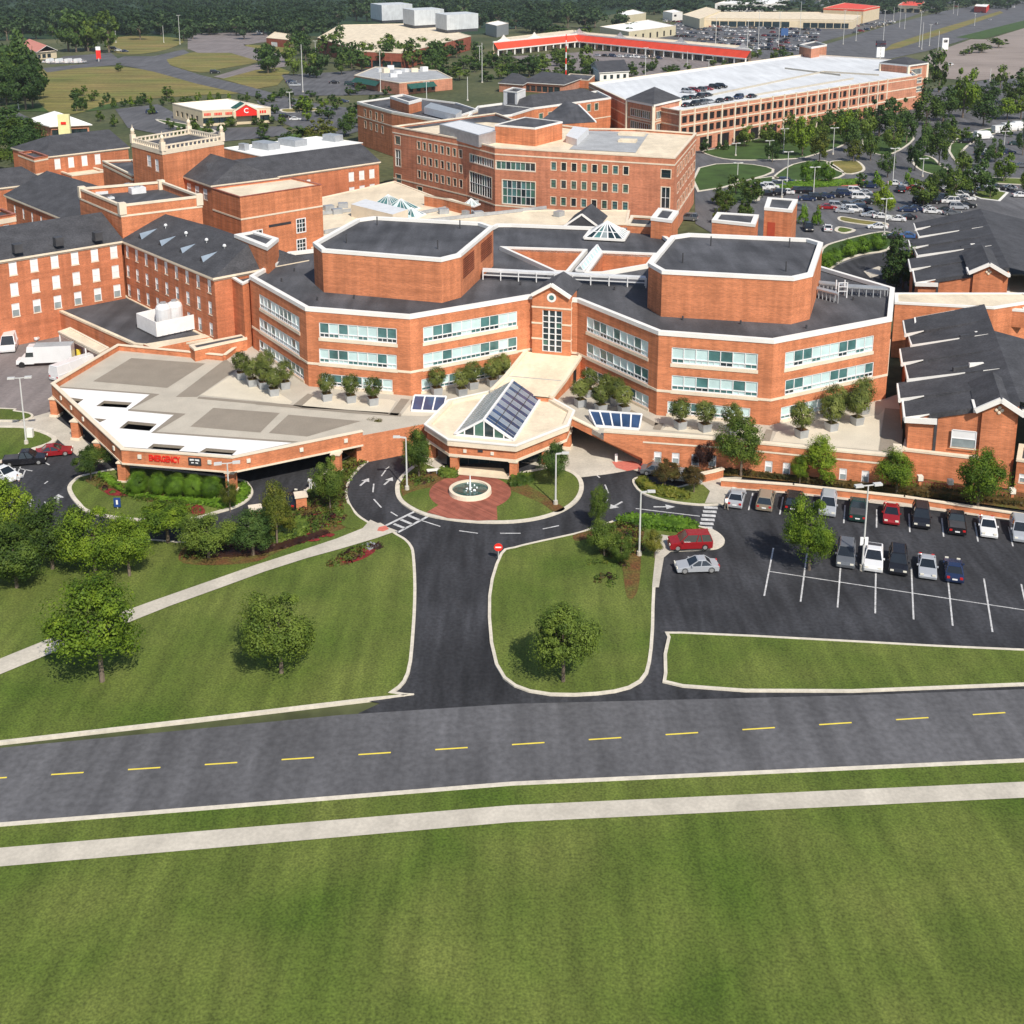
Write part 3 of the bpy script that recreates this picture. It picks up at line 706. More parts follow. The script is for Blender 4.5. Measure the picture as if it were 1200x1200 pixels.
# lean-to skylights let into the terrace
def lean_skylight(px4, n, label):
    q = [P(x, y, T+.1) for x, y in px4]; r = thing('terrace_skylight', label, 'skylight', (*(q[0]+q[2])[:2]/2, T) if False else ((q[0].x+q[2].x)/2, (q[0].y+q[2].y)/2, T))
    a, b, c, d = q; c, d = c+Vector((0, 0, .9)), d+Vector((0, 0, .9)); mb = MB(); mf = MB()
    for i in range(n):
        t0, t1 = i/n, (i+1)/n; mb.face([a+(b-a)*t0, a+(b-a)*t1, d+(c-d)*t1, d+(c-d)*t0], 'glass_blue')
    for i in range(n+1): t = i/n; mf.bar(a+(b-a)*t, d+(c-d)*t, .16, 'frame_white')
    mf.bar(a, b, .22, 'frame_white'); mf.bar(d, c, .22, 'frame_white')
    mb.build('glass', r); mf.face([(c.x, c.y, T), (d.x, d.y, T), d, c], 'frame_white'); mf.face([(b.x, b.y, T), (c.x, c.y, T), c, b], 'frame_white'); mf.face([(d.x, d.y, T), (a.x, a.y, T), a, d], 'frame_white')
    mf.bar((a.x, a.y, T+.05), (b.x, b.y, T+.05), .3, 'frame_white'); mf.build('frame', r)
lean_skylight([(482, 481), (519, 482.5), (523, 473), (486, 471.5)], 3, 'short blue glass lean-to skylight with three panes on the terrace left of the canopy')
lean_skylight([(698, 499), (749, 503), (752, 494), (690, 489.5)], 5, 'blue glass lean-to skylight with five panes on the terrace right of the canopy')
# ================================================================ parking canopy deck
DZ = 4.25
dk = pw([(60, 449), (142, 526), (272, 536), (425, 505)], DZ)+[XY(296, 398, T), XY(289, 395, DZ), XY(262, 415, DZ), XY(138, 403, DZ)]
dr = thing('ambulance_canopy', 'wide flat parking deck canopy with white skylit strip and brick fascia carrying red lettering', 'canopy', (*XY(200, 500, 0), 0))
holes = [pw(q, T) for q in ([(83, 466), (98, 468), (91, 473)], [(122, 469.6), (155, 471.7), (148, 478), (112.5, 476)], [(150, 493.5), (184, 496.7), (175, 505), (139.6, 502)], [(180, 520), (216.7, 522.7), (209, 529), (172, 526)], [(241.7, 525), (277.5, 528), (271, 534), (232, 531)], [(110, 490), (125, 491.5), (117, 495)])]
dfl = offset(ccw(dk), .28)
mb = MB(); mb.prism(dfl, T-.35, T, 'deck_tan', 'deck_light', holes); mb.build('deck_slab', dr)
white = pw([(69, 454.5), (175, 462.5), (150, 481.5), (204, 486.5), (177, 507.5), (342, 519), (275, 533.5), (143, 523.5)], T)
mb = MB(); mb.sheet(white, T+.012, 'deck_white', holes); mb.build('white_membrane', dr)
mb = MB()
for q in ([(154, 419.6), (240.6, 426), (196, 454.6), (109, 447)], [(250, 478), (328, 484), (305, 507), (223, 500)], [(338, 486), (423, 493.5), (360, 511.7), (315, 507.5)]):
    mb.sheet(pw(q, T), T+.012, 'deck_tan')
for q in ([(69, 453), (177, 461), (187, 462), (152, 480), (150, 481), (176, 462.3), (69, 454.5)], [(150, 480), (152, 479.5), (213, 484.5), (218, 485), (183, 506), (177, 507.5), (204, 486), (150, 481.5)], [(177, 507), (183, 506), (350, 517.5), (342, 519)]):
    mb.sheet(pw(q, T), T+.020, 'deck_tan')
mb.build('paving_panel', dr)
fe = (0, 1, 2)
mb = MB(); pv2 = [Vector(p) for p in dk]; cen = sum(pv2, Vector((0, 0)))/len(pv2)
for i in (0, 1, 2, 5, 6, 7):
    a, b = dk[i], dk[(i+1) % len(dk)]; av, dv, nv, L = frame_of(a, b, cen)
    z0 = 2.62 if i < 3 else 0
    q = [av, av+dv*L, av+dv*L+nv*.3, av+nv*.3]; mb.prism([tuple(p) for p in q], z0, DZ-.12, 'brick')
mb.build('brick_fascia', dr)
mb = MB()
for i in (0, 1, 2, 5, 6, 7):
    a, b = dk[i], dk[(i+1) % len(dk)]; av, dv, nv, L = frame_of(a, b, cen)
    q = [av-nv*.08-dv*.05, av-nv*.08+dv*(L+.05), av+dv*(L+.05)+nv*.42, av+nv*.42-dv*.05]; mb.prism([tuple(p) for p in q], DZ-.12+i*.002, DZ+i*.002, 'trim')
mb.build('coping', dr)
mb = MB()
for i in fe:
    a, b = dk[i], dk[i+1]; av, dv, nv, L = frame_of(a, b, cen); q = [av-nv*.07, av-nv*.07+dv*L, av+dv*L+nv*.5, av+nv*.5]; mb.prism([tuple(p) for p in q], 2.42, 2.62, 'trim')
mb.build('soffit_trim', dr)
for x, y in ((146, 566), (272, 578), (66, 489), (91, 516), (118, 541), (395, 556)):
    c = XY(x, y-2, 0); mb = MB(); an = math.radians(-10); mb.box(c, .95, .95, .3, 2.3, 'brick', an); mb.box(c, 1.2, 1.2, 0, .3, 'trim', an); mb.box(c, 1.15, 1.15, 2.3, 2.45, 'trim', an); mb.build('column', dr)
for e, x in ((1, 164), (1, 246), (2, 291), (2, 353), (2, 405), (0, 72), (0, 84), (0, 98), (0, 134)):
    a, b = dk[e], dk[e+1]; av, dv, nv, L = frame_of(a, b, cen); u = u_at(a, b, x, 3.5); p = av+dv*u-nv*.08
    mb = MB(); mb.box((p.x, p.y), .42, .14, 3.3, 3.75, 'lamp_glass', math.atan2(dv.y, dv.x)); mb.build('wall_light', dr)
# dark core walls under the deck
mb = MB(); a, b, c, d = XY(150, 420, T), XY(200, 478, T), XY(300, 492, T), XY(420, 492, T)
for p, q in ((XY(66, 455, T), XY(120, 430, T)),): pass
ln = [XY(105, 424, T), XY(200, 442, T), XY(300, 470, T), XY(424, 496, T)]
mb.prism(thick_line(ln, .4), 0, T-.37, 'brick'); mb.build('core_wall', dr)
def text(parent, s, loc, size, ang, m, name='lettering', ext=.03, bold=0.0, sx=1.0):
    cu = bpy.data.curves.new(name, 'FONT'); cu.body = s; cu.size = size; cu.extrude = ext; cu.offset = bold; cu.align_x = 'CENTER'; cu.align_y = 'CENTER'
    ob = bpy.data.objects.new(name, cu); COL.objects.link(ob); dg = bpy.context.evaluated_depsgraph_get()
    me = bpy.data.meshes.new_from_object(ob.evaluated_get(dg)); bpy.data.objects.remove(ob)
    me.materials.clear(); me.materials.append(MAT[m]); o = bpy.data.objects.new(name, me); COL.objects.link(o)
    base = parent_loc(parent) if parent else Vector((0, 0, 0)); o.location = Vector(loc)-base; o.rotation_euler = (math.pi/2, 0, ang); o.scale = (sx, 1, 1); o.parent = parent; return o
a, b = dk[1], dk[2]; av, dv, nv, L = frame_of(a, b, cen); an = math.atan2(dv.y, dv.x)
us, ue = u_at(a, b, 173.5, 3.5), u_at(a, b, 212, 3.5); p = av+dv*(us+ue)/2-nv*.06
text(dr, 'EMERGENCY', (p.x, p.y, 3.44), .98, an, 'sign_red', bold=.03, sx=(ue-us)/5.9)
u = u_at(a, b, 228.5, 3.5); p = av+dv*u-nv*.05; mb = MB(); mb.box((p.x, p.y), 1.45, .1, 3.02, 3.88, 'frame_dark', an)
for s in (-1, 1):
    for k, (w, h, z) in enumerate(((.5, .3, 3.6), (.32, .22, 3.28))):
        c = p+dv*s*(.30-.06*k)-nv*.07; mb.face([(c.x-dv.x*w/2, c.y-dv.y*w/2, z-(h/2 if s < 0 else -0)*.4), (c.x+dv.x*w/2, c.y+dv.y*w/2, z-(h/2 if s > 0 else 0)*.4), (c.x+dv.x*w/2, c.y+dv.y*w/2, z+h/2), (c.x-dv.x*w/2, c.y-dv.y*w/2, z+h/2)], 'sign_white')
mb.build('logo_panel', dr)
# ================================================================ left wings
ZE = 13.3
def wing(name, label, pa_, pb_, z_eave, half, ridge, wins, z0=0, hips=(0, 0), m='brick_wing', side=1, fascia='trim', vents=()):
    a, b = Vector(pa_), Vector(pb_); d = (b-a).normalized(); n = Vector((-d.y, d.x))*side
    poly = [tuple(a), tuple(b), tuple(b+n*2*half), tuple(a+n*2*half)]
    r = thing(name, label, 'building', (*(a+b+n*2*half)/2, z0))
    walls(r, poly, z0, z_eave, wins(poly) if callable(wins) else wins, m)
    for k, (p, q) in enumerate(((poly[0], poly[3]), (poly[1], poly[2]))):
        if not hips[k]:
            mb = MB(); mid = ((p[0]+q[0])/2, (p[1]+q[1])/2); mb.face([(*p, z_eave), (*q, z_eave), (*mid, ridge-.15)], m); mb.face([(*q, z_eave), (*p, z_eave), (*mid, ridge-.15)], m); mb.build('gable_wall', r)
    gable_roof(r, *poly, z_eave+.15, ridge, hip0=hips[0], hip1=hips[1], over=.35, fascia=fascia)
    band(r, poly, z_eave-.42, .38, fascia, .12)
    return r, poly
SI = (10.85, 7.65, 4.5)
A0, A1 = XY(-70, 317, ZE), XY(142, 283, ZE)
wA, pA = wing('hospital_wing', 'sunlit three storey brick ward wing with white blinds, above the loading dock', A0, A1, ZE, 7.6, 16.8, lambda q: grid(q, 0, -35, 134, 8, SI[:1], 1.15, 2.0, 'blind')+grid(q, 0, -33.5, 136, 8, SI[1:2], 1.15, 2.0, 'blind')+grid(q, 0, -32, 138, 8, SI[2:], 1.15, 2.0, 'sash'))
B0, B1 = XY(144.5, 282.5, ZE), XY(251, 326, ZE)
wB, pB = wing('hospital_wing', 'shaded three storey brick ward wing with small pale triangular roof vents', B0, B1, ZE, 7.4, 16.6, lambda q: grid(q, 0, 149.7, 245.7, 9, (SI[0],), 1.0, 1.9, 'sash')+grid(q, 0, 150.8, 246.7, 9, (SI[1],), 1.0, 1.9, 'sash')+grid(q, 0, 152, 248, 9, (SI[2],), 1.0, 1.9, 'sash'), hips=(0, 3.5))
for x, y in ((167, 276.5), (190.5, 285), (215, 294), (239, 304)):
    c = P(x, y, 14.6); mb = MB(); u = (Vector(B1)-Vector(B0)).normalized(); v = Vector((-u.y, u.x)); s = .9
    U, V = Vector((*u, 0)), Vector((*v, 0)); fz = 14.0; f = P(x-3, y+4, fz)
    p0, p1, p2 = f-U*s*.8, f+U*s*.8, f+Vector((0, 0, .95)); bk = f+V*3.0+Vector((0, 0, 1.3))
    mb.face([p0, p1, p2], 'metal_dark'); mb.face([p1, bk, p2], 'glass_steel'); mb.face([p0, p2, bk], 'dormer'); mb.build('roof_dormer', wB)
for x, y in ((194, 264), (218, 273), (242, 281), (263, 288)):
    c = P(x, y, 16.0); mb = MB(); mb.ball(c, .28, .28, .28, 'metal_white', 8, 5); mb.bar(c-Vector((0, 0, .8)), c, .12, 'metal_white'); mb.build('roof_vent', wB)
for x, y in ((20, 288), (68, 280), (114, 274)):
    c = P(x, y, 15.2); mb = MB(); mb.box((c.x, c.y), 1.2, 1.2, 14.2, 15.5, 'metal_dark', math.radians(42)); mb.build('roof_vent', wA)
z4 = ztop(143, 281, ZE, 240)
r, p4 = flat_building('brick_tower', 'square brick tower with stone capped parapet behind the corner of the ward wings', [(92, 220), (141, 240), (236, 229), (190, 212)], z4, bands=((z4-2.0, .3, 'trim'),), par=1.4, cop='trim', cat='tower')
for x, y, s, hh in ((118, 227, 1.6, .5), (150, 222, 1.7, .9), (161, 226, 1.9, 1.0), (178, 221, 1.2, .9), (130, 233, .8, .3)):
    c = P(x, y, z4-1.4); mb = MB(); mb.box((c.x, c.y), s*1.3, s, z4-1.4, z4-1.4+hh, 'metal_white', math.radians(35)); mb.box((c.x, c.y), s*.5, s*.5, z4-1.4+hh, z4-1.2+hh, 'metal_grey', math.radians(35)); mb.build('rooftop_unit', r)
for i in range(4):
    mb = MB(); q = offset(ccw(p4), .35)[i]; mb.box(q, 1.1, 1.1, z4-1.6, z4+.25, 'trim', math.radians(35)); mb.build('corner_pier', r)
z5 = 17.3
r, p5 = flat_building('brick_block', 'plain red brick cube with cream roof and a dark slot beside barred windows', [(248, 220), (281, 230.5), (377, 216), (342, 208)], z5, par=.3, roofm='roof_cream', cop='brick_red', cop_h=.12, cop_w=.3,
    wins=lambda q: [one(q, 1, 297, 307, 9.2, 10.9, 'four'), one(q, 1, 348, 357.5, 9.3, 11.6, 'four'), one(q, 1, 348.5, 358, 5.7, 7.9, 'four')])
band(r, p5, z5-4.1, .28)
a, b = p5[1], p5[2]; av, dv, nv, L = frame_of(a, b, (sum(p[0] for p in p5)/4, sum(p[1] for p in p5)/4)); u0, u1 = u_at(a, b, 315, 11.4), u_at(a, b, 341, 11.4)
mb = MB(); p, q = av+dv*u0-nv*.05, av+dv*u1-nv*.05; mb.prism([tuple(p), tuple(q), tuple(q+nv*.04), tuple(p+nv*.04)], 11.1, 11.55, 'frame_dark'); mb.build('vent_slot', r)
z6 = 17.5
r, p6 = flat_building('balustraded_tower', 'brick tower with a white balustrade and four urn finials at the back left', [(154, 166.5), (190, 176), (262, 164), (222, 155.5)], z6, par=.3, cop='trim', cop_h=1.0, cat='tower',
    wins=lambda q: [one(q, 0, 172.5, 177, 13.2, 15.6, 'blind'), one(q, 0, 182, 186, 12.6, 15.2, 'blind')])
mb = MB(); ip = offset(ccw(p6), .3)
for i in range(4):
    a, b = Vector((*ip[i], 0)), Vector((*ip[(i+1) % 4], 0)); n = 14
    mb.bar(a+Vector((0, 0, z6+.85)), b+Vector((0, 0, z6+.85)), .3, 'trim')
    for k in range(1, n): p = a+(b-a)*(k/n); mb.bar(p+Vector((0, 0, z6)), p+Vector((0, 0, z6+.8)), .3, 'trim')
mb.build('balustrade', r)
for q in ip:
    mb = MB(); mb.box(q, 1.0, 1.0, z6-.2, z6+1.7, 'trim', math.radians(40)); mb.cyl(q, .35, .5, z6+1.7, z6+2.1, 'trim', 10); mb.ball((q[0], q[1], z6+2.6), .45, .45, .6, 'trim', 10, 6); mb.cyl(q, .12, .03, z6+3.1, z6+3.9, 'trim', 8); mb.build('finial', r)
# stair tower next to the octagon
zt = 17.2
r, _ = flat_building('stair_tower', 'narrow brick stair tower with thick white coping beside the left octagon', [(275, 274.5), (298, 270.5), (326, 279), (313, 289.5)], zt, par=.25, cop_h=.5, cop_w=.75, cat='tower')
mb = MB(); c = P(322, 296, 15.4); mb.bar((c.x, c.y, 13.4), (c.x, c.y, 16.6), .25, 'metal_white'); mb.bar((c.x-.8, c.y+.3, 16.5), (c.x, c.y, 16.5), .25, 'metal_white'); mb.build('drain_pipe', r)
flat_building('link_block', 'short brick block filling the gap between the shaded ward wing and the stair tower', [(266, 321), (284, 332), (306, 322), (290, 312)], 13.0, cop_h=.25)
# rear left roofs
def roofwing(name, label, e0, e1, ze, half, zr, wins=(), hips=(0, 0), z0=0, side=1): return wing(name, label, XY(*e0, ze), XY(*e1, ze), ze, half, zr, wins, z0, hips, side=side)
roofwing('hospital_wing', 'brick wing with a broad dark roof directly left of the square tower', (7, 229), (88, 262), 11.5, 8.5, 15.4, lambda q: grid(q, 0, 18, 60, 5, (8.3,), .9, 1.9, 'sash'), hips=(0, 0))
roofwing('hospital_wing', 'low brick wing with dark hipped roof at the far left edge near the trees', (-45, 226), (55, 214), 9.5, 7, 12.5, (), hips=(3, 3))
roofwing('hospital_wing', 'brick wing with tall white windows and dark roof left of the balustraded tower', (56, 184), (150, 173), 8.6, 10.5, 12.4, lambda q: grid(q, 0, 68, 115, 4, (5.3,), 1.5, 2.6, 'blind'), hips=(6, 0))
flat_building('brick_block', 'small brick turret with two stone bands left of the tall white windows', [(21, 178), (40, 185), (56, 182), (38, 176)], 9.4, bands=((8.3, .4, 'trim'), (5.0, .4, 'trim')), cop='brick_red', cop_h=.2)
flat_building('brick_block', 'low flat roofed block with a stone cornice in front of the balustraded tower', [(120, 188), (155, 205), (192, 202), (155, 186.5)], 9.2, bands=((7.9, .5, 'trim'),), cop='trim', wins=lambda q: [one(q, 1, 163, 170, 4.8, 7.3, 'blind'), one(q, 1, 180, 186, 4.8, 7.3, 'blind')])
flat_building('brick_block', 'low cream roofed annex below the tall white windows of the two storey wing', [(60, 197), (84, 205), (125, 200), (105, 194)], 4.6, roofm='roof_cream', cop='trim')
flat_building('brick_block', 'small flat annex with a deep cream cornice at the left edge of the photo', [(-20, 248), (-4, 254), (18, 250), (2, 244)], 11.6, bands=((10.1, .9, 'trim'),), cop='brick_red', cop_h=.2, wins=lambda q: [one(q, 1, 4, 11, 7.6, 9.8, 'blind')])
roofwing('hospital_wing', 'dark roofed brick wing with a row of white framed bays between two towers', (198, 201), (248, 218), 11.0, 7.5, 15.0, lambda q: grid(q, 0, 204, 241, 5, (7.6,), 2.0, 2.3, 'sash'), hips=(4, 3))
roofwing('hospital_wing', 'long brick wing with a charcoal roof running right towards the five storey block', (250, 218), (444, 190), 10.4, 7.2, 14.0, lambda q: grid(q, 0, 412, 436, 3, (6.9, 3.4), 1.5, 2.1, 'blind')+grid(q, 0, 343, 362, 4, (7.0,), 1.0, 1.8, 'sash'), hips=(3, 0))
r, _ = flat_building('white_roof_block', 'low block with a bright white membrane roof and grey units behind the long charcoal roof', [(262, 173), (371, 159.5), (425, 167), (315, 185)], 8.0, par=.2, roofm='roof_white', cop_h=.2)
for x, y, s in ((312, 174, 4), (343, 170, 4.2), (390, 165, 3), (286, 176, 1.5)):
    c = XY(x, y, 7.8); mb = MB(); mb.box(c, s*1.7, s, 7.8, 9.6, 'metal_grey', math.radians(-40)); mb.build('rooftop_unit', r)
# dock
DK = 4.1
dq = pw([(-45, 380), (67, 362.5), (157, 402.5), (186, 405), (249, 397), (145, 345), (-45, 369)], DK)
lr = thing('loading_dock', 'low loading dock building with a dark flat roof and open bays under a cream fascia', 'building', (*XY(110, 390, 0), 0))
walls(lr, dq, 0, DK-.25, [one(dq, 0, -40, -22, .02, 2.9, 'void'), one(dq, 0, -18, 15.5, .02, 2.9, 'void'), one(dq, 0, 22, 59, .02, 2.9, 'void')])
roof(lr, dq, DK-.12, 'roof_dark', inset=.1); mb = MB(); mb.ring(offset(ccw(dq), -.1), .5, DK-.3, DK, 'roof_cream'); mb.build('coping', lr)
a, b = dq[0], dq[1]; av, dv, nv, L = frame_of(a, b, dq[5]); mb = MB(); q = [av-nv*.25, av-nv*.25+dv*(L+.2), av+dv*(L+.2), av]; mb.prism([tuple(p) for p in q], 3.0, DK-.05, 'trim'); mb.build('fascia', lr)
for x in (25, 92):
    c = XY(x, 408 if x < 50 else 433, 0)
sh = pw([(69, 389), (82, 384.5), (127, 408), (117, 413.5)], 3.0); r = thing('dock_shelter', 'narrow cream roofed shelter on white posts in front of the loading dock', 'shelter', (*XY(98, 420, 0), 0))
mb = MB(); mb.prism(offset(sh, -.05), 2.6, 3.0, 'trim', 'roof_cream'); mb.ring(offset(ccw(sh), -.12), .35, 2.9, 3.12, 'trim'); mb.build('roof', r)
for t in (0.02, .33, .66, .98):
    for (p, q) in ((sh[0], sh[3]), (sh[1], sh[2])):
        c = (p[0]+(q[0]-p[0])*t, p[1]+(q[1]-p[1])*t); mb = MB(); mb.box(c, .2, .2, 0, 2.6, 'frame_white'); mb.build('post', r)
# chiller enclosure on the dock roof
ez_ = 4.0
en = pw([(161, 385.5), (184, 397), (239, 385), (214, 372.5)], 4.0); eh = ztop(184, 397, 4.0, 378)
r = thing('plant_enclosure', 'open topped white panel enclosure on the dock roof with two round white tanks inside', 'enclosure', (*XY(200, 388, 4), 4))
mb = MB(); mb.ring(en, .15, 4.25, eh, 'deck_white')
for i in range(4):
    a, b = en[i], en[(i+1) % 4]
    for t in range(8): c = (a[0]+(b[0]-a[0])*t/8, a[1]+(b[1]-a[1])*t/8); mb.box(c, .14, .14, 3.95, 4.3, 'metal_dark')
mb.build('screen', r)
for x, y in ((193, 384), (206, 381)):
    c = XY(x, y, 4.0); mb = MB(); mb.cyl(c, 1.15, 1.15, 4.0, eh+.6, 'metal_white', 16); mb.ball((c[0], c[1], eh+.6), 1.15, 1.15, .75, 'metal_white', 16, 6); mb.cyl(c, .45, .45, eh+1.2, eh+1.5, 'metal_grey', 12); mb.build('tank', r)
mb = MB(); q = pw([(168, 404), (252, 390), (258, 393), (180, 409)], DK); mb.prism(q, 0, DK+.1, 'brick', 'roof_cream'); mb.build('ramp_roof', lr)
flat_building('brick_wall', 'low brick wall with cream coping behind the deck below the shaded ward wing', [(228, 409), (289, 396), (287, 391), (222, 404)], 5.2, cop='trim', cop_h=.25, cat='wall', par=.1)
# ================================================================ five storey block
FZ = 17.0
def w5(q):
    w = grid(q, 3, 648.6, 733, 8, (12.8, 8.95, 5.2), 1.05, 1.65, 'small', 9)
    w += grid(q, 0, 491, 540, 8, (12.6, 9.1, 5.6), 1.1, 1.75, 'small', 9)
    w += [one(q, 0, 463, 469, 12.7, 14.7, 'small'), one(q, 0, 463.5, 469.5, 7.3, 11.3, 'curtain'), one(q, 0, 464, 470, 3.2, 5.2, 'small'), one(q, 0, 489, 495, 1.6, 3.4, 'small')]
    w += [one(q, 1, 550.5, 578.5, 12.2, 13.9, 'curtain'), one(q, 1, 550.5, 576, 5.2, 9.9, 'curtain'), one(q, 2, 581.5, 627, 12.2, 13.9, 'curtain'), one(q, 2, 589, 627, 4.6, 9.8, 'curtain')]
    w += [one(q, 3, 775, 786, 12.6, 14.3, 'small'), one(q, 3, 775, 784.5, 6.2, 10.6, 'curtain')]
    for k in range(7): w += [one(q, 4, 793.5+k*3.2, 795.3+k*3.2, z, z+2, 'small') for z in (4.5, 8.5, 12.3)]
    return w
b5, p5_ = flat_building('office_block', m='brick_far', label='tall five storey red brick block with rows of small dark windows', px=[(460, 147.5), (547, 163.5), (580, 172), (636, 175.5), (791, 184.5), (816, 155.5), (745, 150.5), (690, 150), (600, 139), (581, 132)], z1=FZ, wins=w5, bands=((FZ-1.75, .3, 'trim'), (3.9, .3, 'trim')), roofm='roof_cream', cop='trim', cop_h=.3, par=.7)
mb = MB()
mb.sheet(pw([(667, 175), (745, 179), (760, 157), (690, 152), (684, 160)], FZ-.65), FZ-.62, 'roof_grey'); mb.sheet(pw([(470, 148), (545, 139), (580, 134.5), (600, 141), (655, 149), (570, 143), (520, 146), (480, 151)], FZ-.65), FZ-.62, 'roof_dark')
mb.build('roof_membrane', b5)
def onroof(r, px, z0, z1, m, top, name, cope=None):
    q = pw(px, z1); mb = MB(); mb.prism(q, z0, z1, m, top); mb.build(name, r)
    if cope: mb = MB(); mb.ring(offset(ccw(q), -.06), .45, z1-.25, z1+.12, cope); mb.build('coping', r)
onroof(b5, [(580, 146.5), (627, 150.5), (659, 143), (615, 137.5)], FZ-.7, 20.3, 'brick', 'roof_dark', 'lift_house', 'white_trim')
onroof(b5, [(515, 146), (561, 159), (588, 152), (540, 141)], FZ-.7, 18.9, 'metal_grey', 'metal_white', 'plant_screen', 'metal_grey')
onroof(b5, [(663, 159), (676, 163), (690, 150), (672, 148)], FZ-.7, 17.9, 'metal_white', 'metal_white', 'rooftop_unit')
onroof(b5, [(724, 156), (755, 157.5), (757, 154.5), (727, 153.5)], FZ-.7, 16.9, 'roof_cream', 'roof_cream', 'skylight_curb')
onroof(b5, [(724, 164), (745, 165), (747, 162.5), (727, 162)], FZ-.7, 16.9, 'roof_cream', 'roof_cream', 'skylight_curb')
# blocks behind it
def w12(q): return grid(q, 0, 428, 448, 4, (9.6, 6.0), 1.5, 2.1, 'small')
b12, _ = flat_building('office_block', 'four storey brick block with white parapets behind and left of the five storey block', [(418.5, 119), (459, 130), (520, 141), (560, 128), (535, 120), (470, 112)], 13.5, wins=w12, bands=((12.6, .4, 'trim'), (8.9, .3, 'trim')), cop_h=.5)
flat_building('brick_tower', 'square brick stair tower with thick white cap left of the five storey block', [(457, 112.5), (479, 119.5), (494, 115.5), (472, 110)], 16.5, cop_h=.8, cop_w=.6, cat='tower')
mb = MB(); q = pw([(497, 122), (534, 131), (541, 126), (505, 117)], 16); mb.prism(q, 13.2, 15.2, 'metal_white', 'metal_grey'); mb.build('rooftop_unit', b12)
r, q12 = flat_building('office_block', 'brick block with dark hipped roof just left of the parking garage', [(545, 139), (600, 134), (626, 126), (716, 114), (700, 106), (560, 124)], 13.0, z0=0, wins=lambda q: grid(q, 2, 634, 655, 3, (8.9,), 1.8, 2.0, 'small')+grid(q, 2, 690, 699, 2, (9.5,), 1.8, 2.2, 'small'), bands=((6.6, .35, 'trim'),), cop_h=.6)
a, b = q12[2], q12[3]; d = (Vector(b)-Vector(a)).normalized(); n = Vector((-d.y, d.x)); gable_roof(r, a, b, tuple(Vector(b)+n*13), tuple(Vector(a)+n*13), 12.8, 16, hip0=5, hip1=6, over=-.6, name='hipped_roof')
mb = MB(); a, b = P(650, 146, 13), P(698, 143, 13)
g = thing('gabled_entry', 'dark gable roof with a glazed slope peeping over the five storey block', 'roof', (a.x, a.y, 0))
ap = P(678, 123, 15.5); bk = Vector((-3, 12, 0)); mb.face([a, b, ap], 'roof_dark'); mb.face([b, b+bk, ap+bk, ap], 'glass_grey'); mb.face([a, ap, ap+bk, a+bk], 'roof_dark')
mb.bar(ap, b, .5, 'white_trim'); mb.prism([tuple(a[:2]), tuple(b[:2]), tuple((b+bk)[:2]), tuple((a+bk)[:2])], 0, 12.9, 'brick'); mb.build('roof', g)
r, q = flat_building('entrance_tower', 'slender white framed tower with a dark panel between the roofs behind the five storey block', [(590, 106), (606, 108), (616, 104), (601, 102)], 17, m='deck_white', cop_h=.3, cat='tower')
mb = MB(); a, b = q[0], q[1]; av, dv, nv, L = frame_of(a, b, q[3]); p_, q_ = av+dv*L*.3-nv*.06, av+dv*L*.85-nv*.06; mb.face([(p_.x, p_.y, 9), (q_.x, q_.y, 9), (q_.x, q_.y, 16.6), (p_.x, p_.y, 16.6)], 'roof_dark'); mb.build('dark_panel', r)
# low cream roofs and atrium skylights in the middle
lo, lp = flat_building('link_corridor', 'spread of low cream flat roofs between the octagons and the five storey block', [(372, 232), (462, 212), (560, 249), (634, 246), (738, 246), (735, 262), (600, 262), (560, 273), (470, 262), (385, 292), (365, 290)], 6.2, par=.15, roofm='roof_cream', cop='trim', cop_h=.3)
def strip_on(r, px0, px1, z, w, h, m, name):
    a, b = P(*px0, z), P(*px1, z); mb = MB(); mb.bar(a, b, w, m, h); return mb.build(name, r)
for p0, p1, w in (((380, 272), (560, 236), .5), ((470, 262), (640, 243), .4), ((377, 250), (470, 240), .5)): strip_on(lo, p0, p1, 6.4, w, .6, 'roof_grey', 'roof_joint')
mb = MB(); q = pw([(411, 237), (460, 249), (478, 243), (428, 231)], 9); mb.prism(q, 6, 8.6, 'trim', 'metal_white'); mb.build('long_rooflight', lo)
for (x, y, s, hh) in ((455, 241, 4.2, 2.4), (470, 245, 4.0, 2.2), (462, 256, 4.0, 1.8), (482, 252, 3.0, 1.6), (552, 240, 2.0, 1.4)):
    c = P(x, y, 6.2); mb = MB(); n = 4; ring = [c+Vector((math.cos(a_)*s, math.sin(a_)*s, 0)) for a_ in [math.radians(20+90*i) for i in range(4)]]; ap = c+Vector((0, 0, hh))
    for i in range(4):
        a, b = ring[i], ring[(i+1) % 4]
        for k in range(4): p0, p1 = a+(b-a)*k/4, a+(b-a)*(k+1)/4; mb.face([p0, p1, ap], R.choice(['glass_teal', 'glass_teal', 'glass_light', 'glass_grey'])); mb.bar(p0, ap, .09, 'frame_white')
        mb.bar(a, b, .3, 'frame_white')
    mb.build('atrium_pyramid', lo)
for x, y in ((385, 246), (395, 250), (402, 243), (520, 250), (548, 252), (560, 253), (655, 253), (690, 251)):
    c = XY(x, y, 6.1); mb = MB(); mb.box(c, 2, 1.4, 6.05, 7.1, 'metal_grey', R.random()); mb.build('rooftop_unit', lo)
flat_building('brick_block', 'low brick room with cream parapet at the shaded foot of the five storey block', [(497, 228), (530, 233), (552, 240), (520, 232)], 8.4, cop='trim', par=.4)
r, _ = flat_building('brick_block', 'small brick roof house with a dark hatch at the right of the pyramid skylight', [(763, 255), (787, 258), (795, 247), (772, 243.5)], 16.6, z0=6, cop_h=.45, cop_w=.8, par=.15)
